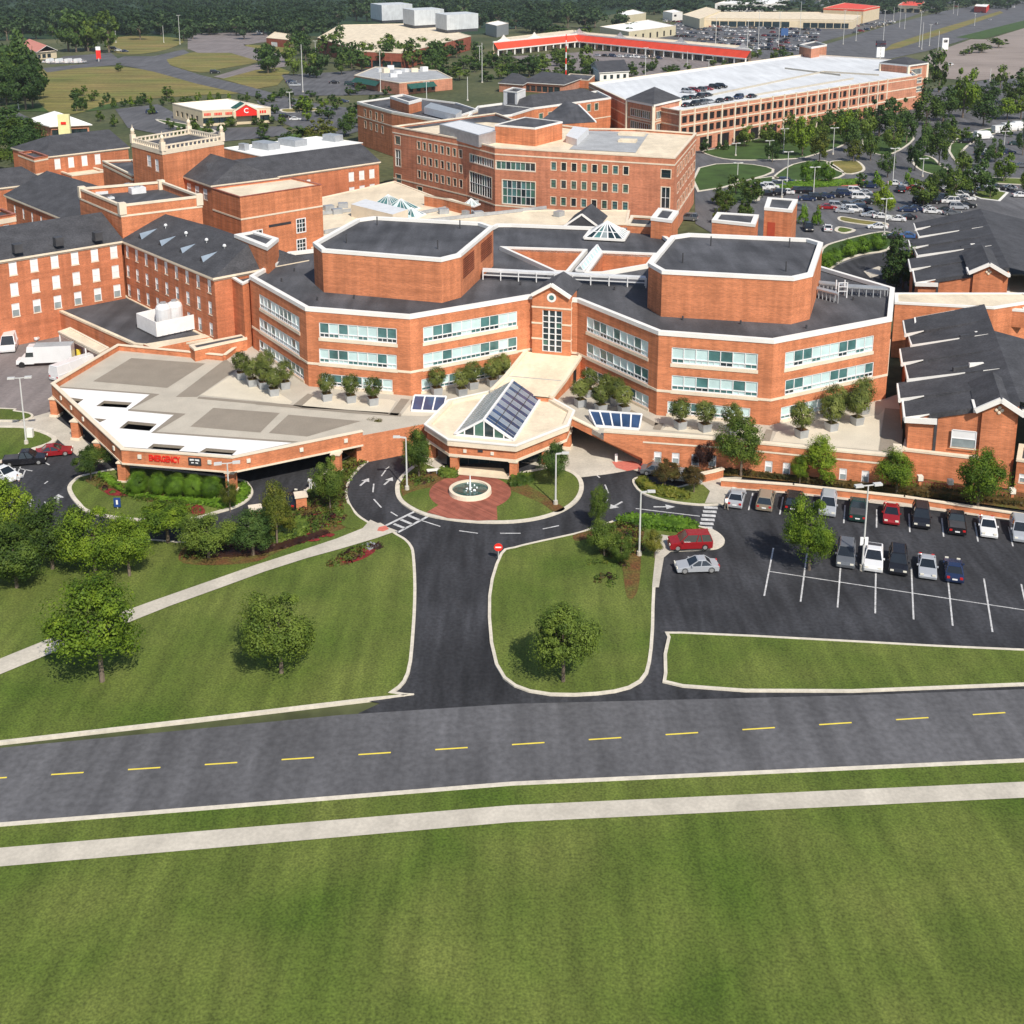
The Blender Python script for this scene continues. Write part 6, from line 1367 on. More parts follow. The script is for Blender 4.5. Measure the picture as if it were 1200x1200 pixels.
# mid distance trees: (x, foot y, width, height, leaf, shape)
mid = [(872, 262, 24, 34, 'leaf_mid', 'oval'), (851, 250, 26, 28, 'leaf_mid', 'oval'), (880, 238, 34, 32, 'leaf_mid', 'oval'), (840, 262, 14, 20, 'leaf_yellow', 'oval'), (941, 263, 16, 26, 'leaf_hedge', 'cone'), (957, 264, 16, 26, 'leaf_hedge', 'cone'),
 (944, 216, 18, 28, 'leaf_hedge', 'oval'), (958, 214, 18, 26, 'leaf_hedge', 'oval'), (970, 216, 18, 28, 'leaf_hedge', 'oval'), (1027, 219, 16, 22, 'leaf_hedge', 'cone'), (1065, 219, 16, 24, 'leaf_hedge', 'cone'), (1036, 252, 30, 44, 'leaf_bright', 'oval'), (1082, 242, 36, 36, 'leaf_mid', 'oval'), (1118, 236, 38, 40, 'leaf_mid', 'oval'), (1142, 228, 40, 44, 'leaf_dark', 'oval'), (1176, 213, 30, 36, 'leaf_bright', 'oval'), (1150, 196, 24, 30, 'leaf_dark', 'oval'), (1040, 208, 26, 30, 'leaf_dark', 'oval'), (1082, 183, 26, 44, 'leaf_dark', 'cone'), (1100, 194, 28, 44, 'leaf_mid', 'oval'), (1118, 168, 20, 20, 'leaf_mid', 'oval'), (1130, 166, 16, 20, 'leaf_mid', 'oval'),
 (1152, 148, 38, 38, 'leaf_dark', 'oval'), (1030, 160, 42, 46, 'leaf_dark', 'oval'), (1052, 155, 36, 44, 'leaf_dark', 'oval'), (1012, 165, 32, 42, 'leaf_mid', 'oval'), (1085, 148, 42, 40, 'leaf_mid', 'oval'), (1105, 142, 36, 44, 'leaf_dark', 'oval'), (1128, 138, 38, 62, 'leaf_bright', 'oval'), (1100, 108, 26, 50, 'leaf_mid', 'oval'), (1172, 104, 22, 28, 'leaf_mid', 'oval'), (1190, 122, 36, 36, 'leaf_mid', 'oval'), (1210, 118, 36, 36, 'leaf_mid', 'oval'), (1180, 140, 30, 26, 'leaf_bright', 'oval'), (1198, 182, 18, 34, 'leaf_dark', 'oval'), (1205, 228, 24, 40, 'leaf_mid', 'oval'),
 (872, 172, 24, 28, 'leaf_mid', 'oval'), (898, 168, 26, 26, 'leaf_mid', 'oval'), (940, 183, 36, 46, 'leaf_bright', 'oval'), (928, 168, 26, 36, 'leaf_mid', 'oval'), (970, 150, 22, 22, 'leaf_dark', 'oval'), (990, 170, 32, 42, 'leaf_bright', 'oval'), (960, 190, 26, 36, 'leaf_yellow', 'oval'), (1000, 190, 24, 26, 'leaf_yellow', 'oval'), (850, 176, 12, 14, 'leaf_dark', 'cone'), (842, 175, 10, 10, 'leaf_dark', 'cone'), (825, 180, 14, 20, 'leaf_dark', 'oval'),
 (1058, 338, 44, 52, 'leaf_dark', 'cone'), (1050, 326, 36, 60, 'leaf_dark', 'cone'), (1078, 344, 26, 30, 'leaf_dark', 'oval'), (1100, 345, 14, 12, 'leaf_bright', 'ball'), (1046, 342, 30, 40, 'leaf_dark', 'oval'),
 (1150, 62, 26, 12, 'leaf_mid', 'flat'), (1170, 56, 26, 12, 'leaf_mid', 'flat'),
 # left middle
 (350, 170, 42, 24, 'leaf_dark', 'oval'), (320, 172, 40, 16, 'leaf_dark', 'oval'), (375, 168, 44, 30, 'leaf_yellow', 'oval'), (404, 160, 24, 26, 'leaf_dark', 'oval'), (295, 176, 24, 14, 'leaf_dark', 'oval'), (260, 158, 14, 14, 'leaf_dark', 'oval'), (228, 154, 16, 18, 'leaf_mid', 'oval'), (246, 150, 12, 14, 'leaf_mid', 'oval'), (358, 132, 22, 24, 'leaf_bright', 'oval'), (360, 142, 14, 16, 'leaf_bright', 'oval'), (380, 126, 14, 12, 'leaf_bright', 'oval'),
 (135, 148, 14, 16, 'leaf_mid', 'cone'), (118, 142, 12, 14, 'leaf_mid', 'oval'), (90, 130, 14, 22, 'leaf_dark', 'cone'), (98, 130, 12, 18, 'leaf_dark', 'oval'), (178, 134, 12, 14, 'leaf_mid', 'cone'), (139, 84, 11, 12, 'leaf_mid', 'oval'),
 (200, 152, 12, 16, 'leaf_mid', 'oval'), (300, 146, 12, 10, 'leaf_dark', 'ball'), (318, 145, 10, 10, 'leaf_dark', 'ball'), (272, 148, 16, 12, 'leaf_mid', 'ball')]
for i in range(20): mid.append((120+i*11.5+R.uniform(-3, 3), 126-i*.55+R.uniform(-1, 1.5), R.uniform(8, 13), R.uniform(8, 14), R.choice(['leaf_mid', 'leaf_dark', 'leaf_bright']), R.choice(['oval', 'cone'])))
for i in range(16): mid.append((305+i*10+R.uniform(-4, 4), 116+R.uniform(-6, 8)-(i*.3), R.uniform(10, 17), R.uniform(8, 12), 'leaf_dark', 'oval'))
for x, y, w_, h_ in ((905, 190, 20, 26), (915, 175, 24, 30), (950, 168, 26, 34), (965, 165, 24, 30), (985, 158, 24, 32), (1000, 178, 28, 38), (1020, 188, 26, 34), (1046, 178, 30, 40), (1062, 168, 30, 38), (1072, 200, 24, 36), (1094, 170, 26, 32), (1112, 160, 26, 28), (1140, 128, 30, 34), (1158, 122, 30, 30), (1146, 172, 14, 18), (1166, 190, 24, 30), (1128, 205, 26, 30), (1108, 216, 24, 26), (1160, 232, 22, 22), (1092, 232, 26, 32), (1010, 222, 18, 20), (1080, 118, 24, 28), (1178, 160, 18, 20), (1196, 140, 30, 28), (845, 240, 26, 28), (862, 228, 24, 24), (1205, 160, 24, 30), (1122, 124, 26, 36), (1090, 92, 22, 34), (1000, 130, 18, 20), (1200, 100, 26, 24)):
    mid.append((x, y, w_, h_, R.choice(['leaf_dark', 'leaf_dark', 'leaf_mid']), R.choice(['oval', 'oval', 'cone'])))
# belt of trees behind the left block up to the strip mall
for (x0, x1, y0, y1, n, w0, w1, h0, h1) in ((310, 420, 70, 92, 16, 18, 30, 22, 34), (420, 520, 70, 84, 16, 20, 32, 24, 36), (500, 640, 76, 96, 20, 16, 30, 14, 26), (640, 700, 88, 92, 5, 12, 20, 10, 16), (735, 860, 78, 90, 22, 9, 16, 7, 13), (878, 930, 66, 72, 6, 10, 14, 10, 18), (340, 400, 55, 66, 8, 16, 26, 20, 28), (-8, 42, 92, 130, 14, 34, 52, 44, 62), (68, 130, 58, 62, 7, 30, 44, 38, 50), (-40, 40, 168, 210, 8, 34, 50, 34, 46)):
    for i in range(n): mid.append((R.uniform(x0, x1), y0+(y1-y0)*(i+.5)/n, R.uniform(w0, w1), R.uniform(h0, h1), R.choice(['leaf_dark', 'leaf_dark', 'leaf_mid']), 'oval'))
for (x0, x1, y0, y1, n, w0, w1, h0, h1) in ((415, 560, 62, 78, 16, 16, 28, 16, 26), (560, 700, 72, 86, 16, 14, 24, 12, 20), (60, 200, 112, 124, 8, 10, 18, 10, 16), (300, 440, 128, 150, 14, 12, 22, 10, 18), (205, 330, 150, 166, 10, 12, 20, 10, 14), (1090, 1200, 60, 66, 3, 10, 14, 8, 10), (640, 760, 36, 46, 6, 14, 22, 12, 16)):
    for i in range(n): mid.append((R.uniform(x0, x1), y0+(y1-y0)*(i+.5)/n, R.uniform(w0, w1), R.uniform(h0, h1), R.choice(['leaf_dark', 'leaf_mid', 'leaf_mid']), 'oval'))
mid += [(22, 178, 60, 40, 'leaf_dark', 'oval'), (5, 160, 60, 34, 'leaf_dark', 'oval'), (686, 86, 24, 34, 'leaf_mid', 'oval'), (655, 92, 10, 9, 'leaf_dark', 'oval')]
LOCS = [(60, 'far left'), (300, 'left'), (480, 'left of centre'), (640, 'centre'), (820, 'right of centre'), (1000, 'right'), (2000, 'far right')]
def where(x, y):
    h = next(t for k, t in LOCS if x < k)
    v = 'by the wood' if y < 60 else 'beyond the fields' if y < 100 else 'near the restaurants' if y < 150 and x < 800 else 'by the loop roads' if y < 215 and x > 800 else 'by the rear lot' if x > 800 else 'behind the roofs'
    return h+' '+v
for i in range(58):
    x = 5+i*20.5+R.uniform(-6, 6); y = 44+R.uniform(-3, 4) if x < 560 else 32+R.uniform(-3, 3) if x < 740 else 16+R.uniform(-2, 2)
    if x > 1100: y = 4
    if 395 < x < 545: y -= 18
    mid.append((x, y, R.uniform(22, 34), R.uniform(22, 32) if x < 740 else R.uniform(10, 14), 'leaf_forest', 'oval'))
cnt = {}
mid.sort(key=lambda t: -t[2]*t[3]); small = mid[232:]; mid = mid[:232]
mid.sort(key=lambda t: (round(t[1]/12), t[0]))
SHN = {'oval': 'rounded', 'cone': 'pointed', 'ball': 'ball-shaped', 'flat': 'low'}
for x, y, w_, h_, m, k in mid:
    key = '%s %s tree %s' % (NAMES[m], SHN[k], where(x, y)); cnt[key] = cnt.get(key, 0)+1
    key2 = key+(', %s from the back left' % (ORD+['number %d' % k for k in range(41, 99)])[cnt[key]-1])
    tree(x, y, w_, h_, m, k, 'mid' if h_ > 24 and y > 120 else 'far', key2, 0, 'trees around the campus', clear=.1 if k != 'cone' else .05)
# the smallest far trees, past the 300 that show largest, as one mass
dt = MB(); src = {}
for x, y, w_, h_, m, k in small:
    b = P(x, y, 0); pp = ppm(x, y); W = w_/pp/2; H = ztop(x, y, 0, y-h_)
    cm_ = src.setdefault(k, ([v.co.copy() for v in crown(k, 'leaf_dark', 'far', 1).vertices], [tuple(p.vertices) for p in crown(k, 'leaf_dark', 'far', 1).polygons]))
    a = R.random()*6.28; ca, sa = math.cos(a), math.sin(a); o_ = len(dt.v)
    dt.v += [(b.x+(v.x*ca-v.y*sa)*W, b.y+(v.x*sa+v.y*ca)*W, H*.55+v.z*H*.45) for v in cm_[0]]
    dt.f += [tuple(q+o_ for q in f_) for f_ in cm_[1]]; dt.m += [dt.mi(m)]*len(cm_[1])
    dt.cyl((b.x, b.y), W*.08, W*.04, 0, H*.5, 'bark', 5, cap=False)
o = dt.build('distant_trees'); o['kind'] = 'stuff'; o['label'] = 'scattered small trees and bushes far behind the hospital'; o['category'] = 'trees'
g = random.Random(5); vs, fs = [], []
base = crown('oval', 'leaf_forest', 'far', 1); bv = [v.co.copy() for v in base.vertices]; bf = [tuple(p.vertices) for p in base.polygons]
step = 4
for _ in range(1700):
    x = g.uniform(-40, 1240); y = g.uniform(-26, 40) if x < 700 else g.uniform(-26, 12)
    if x > 640 and y > 28: continue
    if 395 < x < 620 and y > 22: continue
    yy = max(y, -24); b = P(x, yy, 0); W = g.uniform(17, 27)*(1 if yy > 0 else 1.4); H = g.uniform(12, 19)
    sel = bf[g.randrange(2)::(2 if yy > 10 else 3)]; k0 = len(vs)
    for f_ in sel:
        k = len(vs)
        for vi in f_: v = bv[vi]; vs.append((b.x+v.x*W*.6, b.y+v.y*W*.6, H*.52+v.z*H*.5))
        fs.append((k, k+1, k+2, k+3))
me = bpy.data.meshes.new('wood'); me.from_pydata(vs, [], fs); me.materials.append(MAT['leaf_forest']); me.update(); o = bpy.data.objects.new('wood', me); COL.objects.link(o)
o['kind'] = 'stuff'; o['label'] = 'dense dark wood closing the view behind the shops and fields'; o['category'] = 'wood'
mb = MB(); mb.sheet(pw([(-60, 47), (560, 40), (620, 30), (740, 14), (1260, 2), (1260, -30), (-60, -30)]), -.03, 'leaf_forest'); structure(mb, 'forest_floor')
# ================================================================ far buildings
def fb(label, px, z, m, rm, wins=(), cop='trim', name='shop_building', cop_h=.3, par=.3, bands=(), **k):
    return flat_building(name, label, px, z, m=m, roofm=rm, wins=wins, cop=cop, cop_h=cop_h, par=par, bands=bands, **k)
MAT_ = MAT
mat('beige', (.62, .55, .38), .85, .08, .2); mat('pale_metal', (.55, .58, .60), .6, .1, .3, streak=((3, 3, .05), .1)); mat('roof_pink', (.55, .22, .17), .8, .1, .3)
# burger-style restaurant
r, q = fb('stucco restaurant with a red gabled sign and red lettering over its windows', [(202, 121), (237, 129.5), (317, 125.5), (268, 115.5)], 5.6, 'stucco', 'roof_white', lambda q: grid(q, 0, 208, 231, 5, (1.2,), 2.2, 2.0, 'shop')+grid(q, 1, 243, 272, 4, (.9,), 3.4, 2.0, 'shop')+grid(q, 1, 300, 312, 3, (.9,), 2.6, 2.0, 'shop'), name='restaurant')
a, b = q[1], q[2]; av, dv, nv, L = frame_of(a, b, q[3]); an = math.atan2(dv.y, dv.x)
mb = MB()
for x0, x1 in ((239, 247), (251, 260), (264, 272), (298, 312)):
    u0, u1 = u_at(a, b, x0, 4), u_at(a, b, x1, 4); n = 5
    for i in range(n):
        p = av+dv*(u0+(u1-u0)*(i+.5)/n)-nv*.12; mb.box((p.x, p.y), (u1-u0)/n*.7, .1, 3.7, 4.6, 'sign_red', an)
mb.build('red_lettering', r)
u = u_at(a, b, 287, 4); p = av+dv*u; mb = MB(); w_ = 4.2; V3 = lambda s, z, k=0: (p.x+dv.x*s-nv.x*(2.2-k), p.y+dv.y*s-nv.y*(2.2-k), z)
mb.face([V3(-w_, 0), V3(-w_, 0)], 'stucco') if False else None
mb.face([V3(-w_, 3.2), V3(w_, 3.2), V3(w_, 5.0), V3(0, 7.4), V3(-w_, 5.0)], 'sign_red')
mb.face([V3(-w_, 5, 0), V3(0, 7.4, 0), V3(0, 7.4, 9), V3(-w_, 5, 9)], 'green_roof'); mb.face([V3(w_, 5, 0), V3(w_, 5, 9), V3(0, 7.4, 9), V3(0, 7.4, 0)], 'green_roof')
mb.bar(V3(-w_-.3, 4.9), V3(0, 7.5), .5, 'trim'); mb.bar(V3(w_+.3, 4.9), V3(0, 7.5), .5, 'trim')
for s in (-w_, w_): mb.box(V3(s, 0)[:2], 1.0, 1.0, 0, 4.9, 'stucco', an)
mb.build('gabled_sign', r); c = V3(0, 5.0, -.15); text(r, 'C', c, 2.4, an, 'sign_white', name='letter', bold=.05)
# yellow and white roofed shop
r, q = fb('shop with white hipped roof and pale yellow sign tower, upper left', [(34, 141), (60, 148), (104, 146), (72, 136)], 4.0, 'brick_pale', 'roof_white', lambda q: grid(q, 1, 66, 98, 5, (.8,), 2.6, 2.0, 'shop'), name='shop_building')
c = [Vector(p) for p in q]; gable_roof(r, q[1], q[2], q[3], q[0], 4.1, 7.4, 'roof_white', hip0=7, hip1=7, over=.8, name='white_roof')
mb = MB(); p = XY(77, 164, 0); hh = ztop(77, 164, 0, 134); mb.box(p, 3.6, 1.6, 0, hh, 'pale_yellow', .1); mb.box((p[0], p[1]-.2), 1.6, 1.6, hh*.62, hh*.72, 'sign_red', .1); mb.build('sign_tower', r)
# filling station shop
r, q = fb('small shop with a pinkish sloping roof beside the wood, far left', [(24, 53), (44, 61), (66, 59), (46, 51)], 4.5, 'stucco', 'roof_pink', lambda q: grid(q, 1, 46, 58, 3, (.6,), 3.0, 2.4, 'shop'))
gable_roof(r, q[0], q[1], q[2], q[3], 4.6, 8, 'roof_pink', over=1.0, name='pink_roof')
r, q = fb('long brown brick shed with a tan roof at the end of the pale car park', [(312, 44), (339, 46.5), (341, 40), (322, 37)], 5.5, 'brick_red', 'roof_cream', lambda q: [one(q, 0, 318, 325, .1, 3.0, 'blind')])
# big box store with rooftop boxes
r, q = fb('big box store with a tan flat roof carrying three pale louvred plant boxes', [(372, 44), (425, 60), (470, 62), (552, 42), (500, 27), (398, 29)], 9, 'brick_red', 'roof_cream', lambda q: grid(q, 1, 430, 465, 4, (.3,), 6, 4, 'shop'), name='department_store')
for i, (x0, y0, x1, y1, dx, dy) in enumerate(((435, 27, 483, 25, 10, -3), (473, 33, 520, 31, 10, -3), (511, 38.5, 560, 36, 10, -3))):
    t_ = thing('plant_box', ('leftmost', 'middle', 'rightmost')[i]+' of the three pale louvred boxes raised on the store roof', 'plant box', (*XY((x0+x1)/2, y0, 9), 9))
    a, b = XY(x0+13, y0, 9), XY(x1, y1, 9); l = XY(x0, y0-3, 9); o = (l[0]-a[0], l[1]-a[1]); bx = [a, b, (b[0]+o[0], b[1]+o[1]), l]
    mb = MB(); mb.prism(bx, 8.9, 10.8, 'metal_dark'); mb.build('base', t_); top = ztop(x0+13, y0, 9, y0-21); mb = MB(); mb.prism(offset(bx, -.3), 10.8, top, 'pale_metal'); mb.build('louvred_box', t_)
fb('plain grey windowless block right of the store, at the edge of the wood', [(569, 27), (582, 30), (596, 27), (584, 24)], 9, 'metal_grey', 'roof_white', name='grey_block')
# brick restaurant with green awnings
r, q = fb('single storey brick restaurant with dark green awnings and a cluttered pale roof', [(415, 88), (468, 97), (530, 91), (512, 82), (440, 78)], 5.4, 'brick_pale', 'roof_grey', lambda q: grid(q, 1, 482, 508, 4, (.8,), 2.4, 1.8, 'shop'), name='restaurant')
for e, x0, x1 in ((0, 417, 446), (1, 477, 508)):
    a, b = q[e], q[e+1]; av, dv, nv, L = frame_of(a, b, q[3]); u0, u1 = u_at(a, b, x0, 3), u_at(a, b, x1, 3); mb = MB(); P_ = lambda u, k, z: (av.x+dv.x*u-nv.x*k, av.y+dv.y*u-nv.y*k, z)
    mb.face([P_(u0, 2.6, 2.6), P_(u1, 2.6, 2.6), P_(u1, .05, 4.6), P_(u0, .05, 4.6)], 'green_roof'); mb.face([P_(u0, 2.6, 2.6), P_(u0, .05, 4.6), P_(u0, .05, 2.6)], 'green_roof'); mb.build('awning', r)
for x, y in ((452, 85), (458, 81), (466, 86), (475, 84), (486, 84), (497, 83), (446, 84), (461, 90)):
    c = XY(x, y, 5.2); mb = MB(); mb.box(c, 3.2, 2.2, 5.1, 6.4+R.random(), R.choice(['metal_white', 'roof_white', 'trim']), R.random()); mb.build('rooftop_unit', r)
# red roofed strip mall
zt_ = 5.5
for lab, px in (('left arm of the strip mall with a bright red mansard roof and white gable peaks', [(578, 55), (676, 45), (672, 35), (590, 44)]), ('right arm of the strip mall with a bright red mansard roof and white gable peaks', [(676, 45), (880, 65), (876, 54), (690, 38), (673, 35)])):
    r, q = flat_building('strip_mall', lab, px, zt_, m='stucco', roofm='roof_cream', cop='trim', cop_h=.3, par=.2, wins=(lambda q: grid(q, 0, 586, 668, 9, (.2,), 5.5, 3.0, 'shop')) if 'left' in lab else (lambda q: grid(q, 0, 684, 872, 17, (.2,), 6.5, 3.0, 'shop')))
    a, b = q[0], q[1]; av, dv, nv, L = frame_of(a, b, q[2]); P_ = lambda u, k, z: (av.x+dv.x*u-nv.x*k, av.y+dv.y*u-nv.y*k, z)
    mb = MB(); mb.face([P_(-.5, 4, 4.0), P_(L+.5, 4, 4.0), P_(L+.5, .5, 8.4), P_(-.5, .5, 8.4)], 'roof_red'); mb.face([P_(L+.5, .5, 8.4), P_(L+.5, 0, 4.5), P_(-.5, 0, 4.5), P_(-.5, .5, 8.4)], 'trim'); mb.bar(P_(-.5, .5, 8.5), P_(L+.5, .5, 8.5), .9, 'white_trim'); mb.bar(P_(-.5, 4, 3.8), P_(L+.5, 4, 3.8), .7, 'white_trim'); mb.build('red_roof', r)
    n = int(L/9)
    for i in range(n+1): mb = MB(); mb.box(P_(L*i/n, 3.8, 0)[:2], .8, .8, 0, 3.8, 'white_trim', 0); mb.build('column', r)
    for x in ((626, 590) if 'left' in lab else (679, 727, 798, 871)):
        u = u_at(a, b, x, 8); w_ = 9 if x not in (679,) else 12; mb = MB(); mb.face([P_(u-w_, .3, 8.4), P_(u+w_, .3, 8.4), P_(u+w_*.35, .3, 10.0), P_(u, .3, 12.4), P_(u-w_*.35, .3, 10.0)], 'white_trim'); mb.face([P_(u+w_, 0, 8.4), P_(u-w_, 0, 8.4), P_(u-w_*.35, 0, 10.0), P_(u, 0, 12.4), P_(u+w_*.35, 0, 10)], 'white_trim')
        if x == 679: mb.face([P_(u-6, 4.3, 3.6), P_(u+6, 4.3, 3.6), P_(u, 4.3, 8)], 'white_trim')
        mb.build('gable_peak', r)
mb = MB(); 
# white house, dark roofed pavilion
def house(label, px, z, zr, wall, rm, wins, hips=(0, 0), name='house'):
    q = [XY(x, y, z) for x, y in px]; r = thing(name, label, 'house' if name == 'house' else 'building', (*q[0], 0)); walls(r, q, 0, z, wins(q), wall)
    gable_roof(r, *q, z, zr, rm, over=.6, hip0=hips[0], hip1=hips[1], name='roof', fascia='white_trim')
    for k, (p, s) in enumerate(((q[0], q[3]), (q[1], q[2]))):
        if not hips[k]: mb = MB(); mid = ((p[0]+s[0])/2, (p[1]+s[1])/2); mb.face([(*p, z), (*s, z), (*mid, zr-.3)], wall); mb.face([(*s, z), (*p, z), (*mid, zr-.3)], wall); mb.build('gable_wall', r)
    return r
house('white clapboard house with a dark roof behind the left end of the garage', [(703, 85), (737, 83), (724, 74), (693, 76)], 5.0, 8.6, 'white_trim', 'roof_shingle', lambda q: grid(q, 0, 709, 732, 4, (1.2, 3.2) if False else (1.6,), 1.8, 2.0, 'shop'))
house('dark hipped roof pavilion with a long white eave behind the white entrance tower', [(612, 96), (660, 99), (680, 92), (634, 87)], 4.2, 7.5, 'brick_pale', 'roof_shingle', lambda q: grid(q, 0, 618, 652, 6, (.3,), 3.4, 2.6, 'shop'), (6, 6), 'pavilion')
house('smaller dark hipped roof behind the brick restaurant, left of the pavilion', [(585, 97), (612, 99), (622, 94), (597, 91)], 4.0, 7.6, 'brick_pale', 'roof_shingle', lambda q: (), (5, 5), 'pavilion')
fb('small red brick shop with dark roof beside the red and white mast', [(660, 92), (690, 94), (697, 88), (668, 86)], 3.8, 'brick', 'roof_dark')
# industrial sheds
fb('long beige shed with a white roof and dark doors behind the strip mall', [(703, 31), (737, 37), (792, 30), (760, 23)], 7.5, 'beige', 'roof_white', lambda q: grid(q, 1, 745, 786, 6, (.5,), 3.6, 4.2, 'void'), name='shed')
fb('short beige shed with a white roof at the edge of the wood', [(722, 15), (735, 18), (757, 15), (742, 11)], 7.5, 'beige', 'roof_white', name='shed')
fb('white walled shed left of the cream warehouse', [(777, 13), (788, 15), (800, 14), (790, 11)], 8, 'white_trim', 'roof_white', lambda q: [one(q, 1, 790, 793, 4, 6, 'void')], name='shed')
fb('broad cream warehouse behind the far end of the strip mall', [(800, 17), (820, 22), (845, 12), (828, 8)], 9, 'beige', 'roof_cream', name='warehouse')
fb('pale building with a dotted row of bright windows at the top edge', [(838, 4), (903, 5), (925, 0), (860, -2)], 9, 'white_trim', 'roof_white', lambda q: grid(q, 0, 842, 900, 14, (1.5,), 3, 5, 'void'), name='warehouse')
r, q = fb('long low cream shopping parade with dark shop openings', [(815, 19), (825, 21), (935, 22), (1000, 23), (1010, 17), (960, 14), (830, 14)], 8.0, 'stucco', 'roof_cream', lambda q: grid(q, 1, 838, 920, 9, (.3,), 7, 5, 'shop')+grid(q, 2, 945, 990, 6, (.3,), 6, 4.4, 'shop'), name='shopping_parade', bands=((6.2, .6, 'trim'),))
fb('taller cream shop with a red tiled roof line at the right end of the parade', [(965, 9), (1012, 11), (1031, 7), (990, 3)], 13, 'stucco', 'roof_red', lambda q: grid(q, 0, 974, 1004, 4, (.3,), 7, 4.4, 'shop'), name='shop_building', bands=((11, 1.5, 'roof_red'),))
fb('dark flat shop block beyond the parade at the top edge', [(905, -1), (960, 1), (975, -4), (925, -5)], 8, 'metal_grey', 'roof_dark', name='warehouse')
# signs and masts
def pylon(label, x, y, h, w, parts, name='pylon_sign'):
    c = XY(x, y); r = thing(name, label, 'sign', (*c, 0)); s = ppm(x, y)
    for nm, z0, z1, ww, m in parts: mb = MB(); mb.box(c, ww, .8, z0, z1, m, .25); mb.build(nm, r)
    return r
pylon('tall pylon sign with a purple and red panel over white boards beside the highway', 1031, 70, 10, 5, [('post', 0, 9, .5, 'pole'), ('white_board', 1.5, 7.4, 5.2, 'sign_white'), ('sign_panel', 7.6, 11.2, 6.2, 'cloth_dark'), ('red_stripe', 8.9, 9.7, 6.3, 'sign_red')])
pylon('slim white kiosk with dark marks beside the highway, at the edge of the dirt lot', 1107, 58, 6, 4, [('board', 0, 7.5, 4.6, 'sign_white'), ('dark_panel', 4.5, 6.5, 3.0, 'metal_dark')])
pylon('small red and white fuel price sign beside the lane on the left', 116, 72, 4, 2, [('post', 0, 2, .4, 'pole'), ('red_panel', 1.5, 6.5, 2.6, 'sign_red'), ('white_top', 6.5, 8.5, 2.6, 'sign_white')])
pylon('blue and white shop sign standing in the middle of the shopping parade car park', 919, 44, 5, 4, [('post', 0, 2, .4, 'pole'), ('blue_panel', 1.5, 7, 6, 'car_blue')])
# low foreground signs
r = thing('traffic_sign', 'round red no entry sign on a short post at the bottom of the loop road', 'traffic sign', (*XY(584, 655), .1)); c = P(584, 656, .1)
mb = MB(); mb.cyl((c.x, c.y), .04, .04, .1, 1.5, 'pole', 6); mb.build('post', r); mb = MB(); mb.face([(c.x+.42*math.cos(t), c.y-.06, 1.45+.42*math.sin(t)) for t in [6.283*i/20 for i in range(20)]], 'sign_red'); mb.face([(c.x-.28, c.y-.07, 1.38), (c.x+.28, c.y-.07, 1.38), (c.x+.28, c.y-.07, 1.52), (c.x-.28, c.y-.07, 1.52)], 'sign_white'); mb.face([(c.x+.42*math.cos(t), c.y-.04, 1.45+.42*math.sin(t)) for t in [-6.283*i/20 for i in range(20)]], 'metal_grey'); mb.build('disc', r)
r = thing('information_sign', 'small dark blue sign on the lawn of the deck island', 'sign', (*XY(138, 598), .13)); c = XY(138, 597); mb = MB(); mb.box(c, .7, .12, .3, 1.3, 'sign_blue'); mb.box((c[0], c[1]-.07), .2, .02, .6, 1.1, 'sign_white'); mb.build('panel', r); mb = MB(); mb.cyl(c, .05, .05, .1, .4, 'pole', 6); mb.build('post', r)
r = thing('utility_cover', 'flat grey utility slab among the red flowers right of the white footpath', 'cover', (*XY(433, 642), .15)); mb = MB(); mb.prism(pw([(423, 642), (434, 638), (444, 641), (433, 647)]), .1, .32, 'metal_grey'); mb.build('slab', r)
r = thing('bench', 'small white topped bench beside the shrubs left of the canopy column', 'bench', (*XY(507, 557), .15)); c = XY(507, 556); mb = MB(); mb.box(c, 1.3, .5, .5, .6, 'white_trim', .2); mb.build('seat', r)
for s in (-.45, .45): mb = MB(); mb.box((c[0]+s, c[1]), .1, .4, .15, .5, 'metal_grey', .2); mb.build('leg', r)
r = thing('bollard', 'white bollard on the concrete forecourt right of the canopy', 'bollard', (*XY(722, 541), .03)); c = XY(722, 541); mb = MB(); mb.box(c, .3, .3, .03, 1.0, 'white_trim'); mb.box(c, .34, .34, .8, .9, 'metal_grey'); mb.build('post', r)
for lab, x, y in (('yellow bollard at the brick pillar of the dock bay', 25, 402), ('yellow bollard beside the shelter posts', 93, 421)):
    r = thing('bollard', lab, 'bollard', (*XY(x, y), 0)); c = XY(x, y); mb = MB(); mb.cyl(c, .35, .35, 0, 1.5, 'yellow', 10); mb.build('post', r)
r = thing('utility_cabinet', 'white utility cabinet at the foot of the left lamp post', 'cabinet', (*XY(36, 514), .1)); c = XY(36, 513); mb = MB(); mb.box(c, .7, .5, .1, 1.2, 'white_trim'); mb.build('cabinet', r)

fb('orange and cream shop at the far side of the highway, top right', [(1052, 6), (1078, 7), (1084, 2), (1060, 1)], 8, 'stucco', 'roof_red', lambda q: grid(q, 0, 1056, 1074, 3, (.3,), 8, 4, 'shop'))
fb('small red and white shop beside the highway near the top right', [(1142, 7), (1156, 8), (1160, 4), (1146, 3)], 7, 'red_paint', 'roof_white')
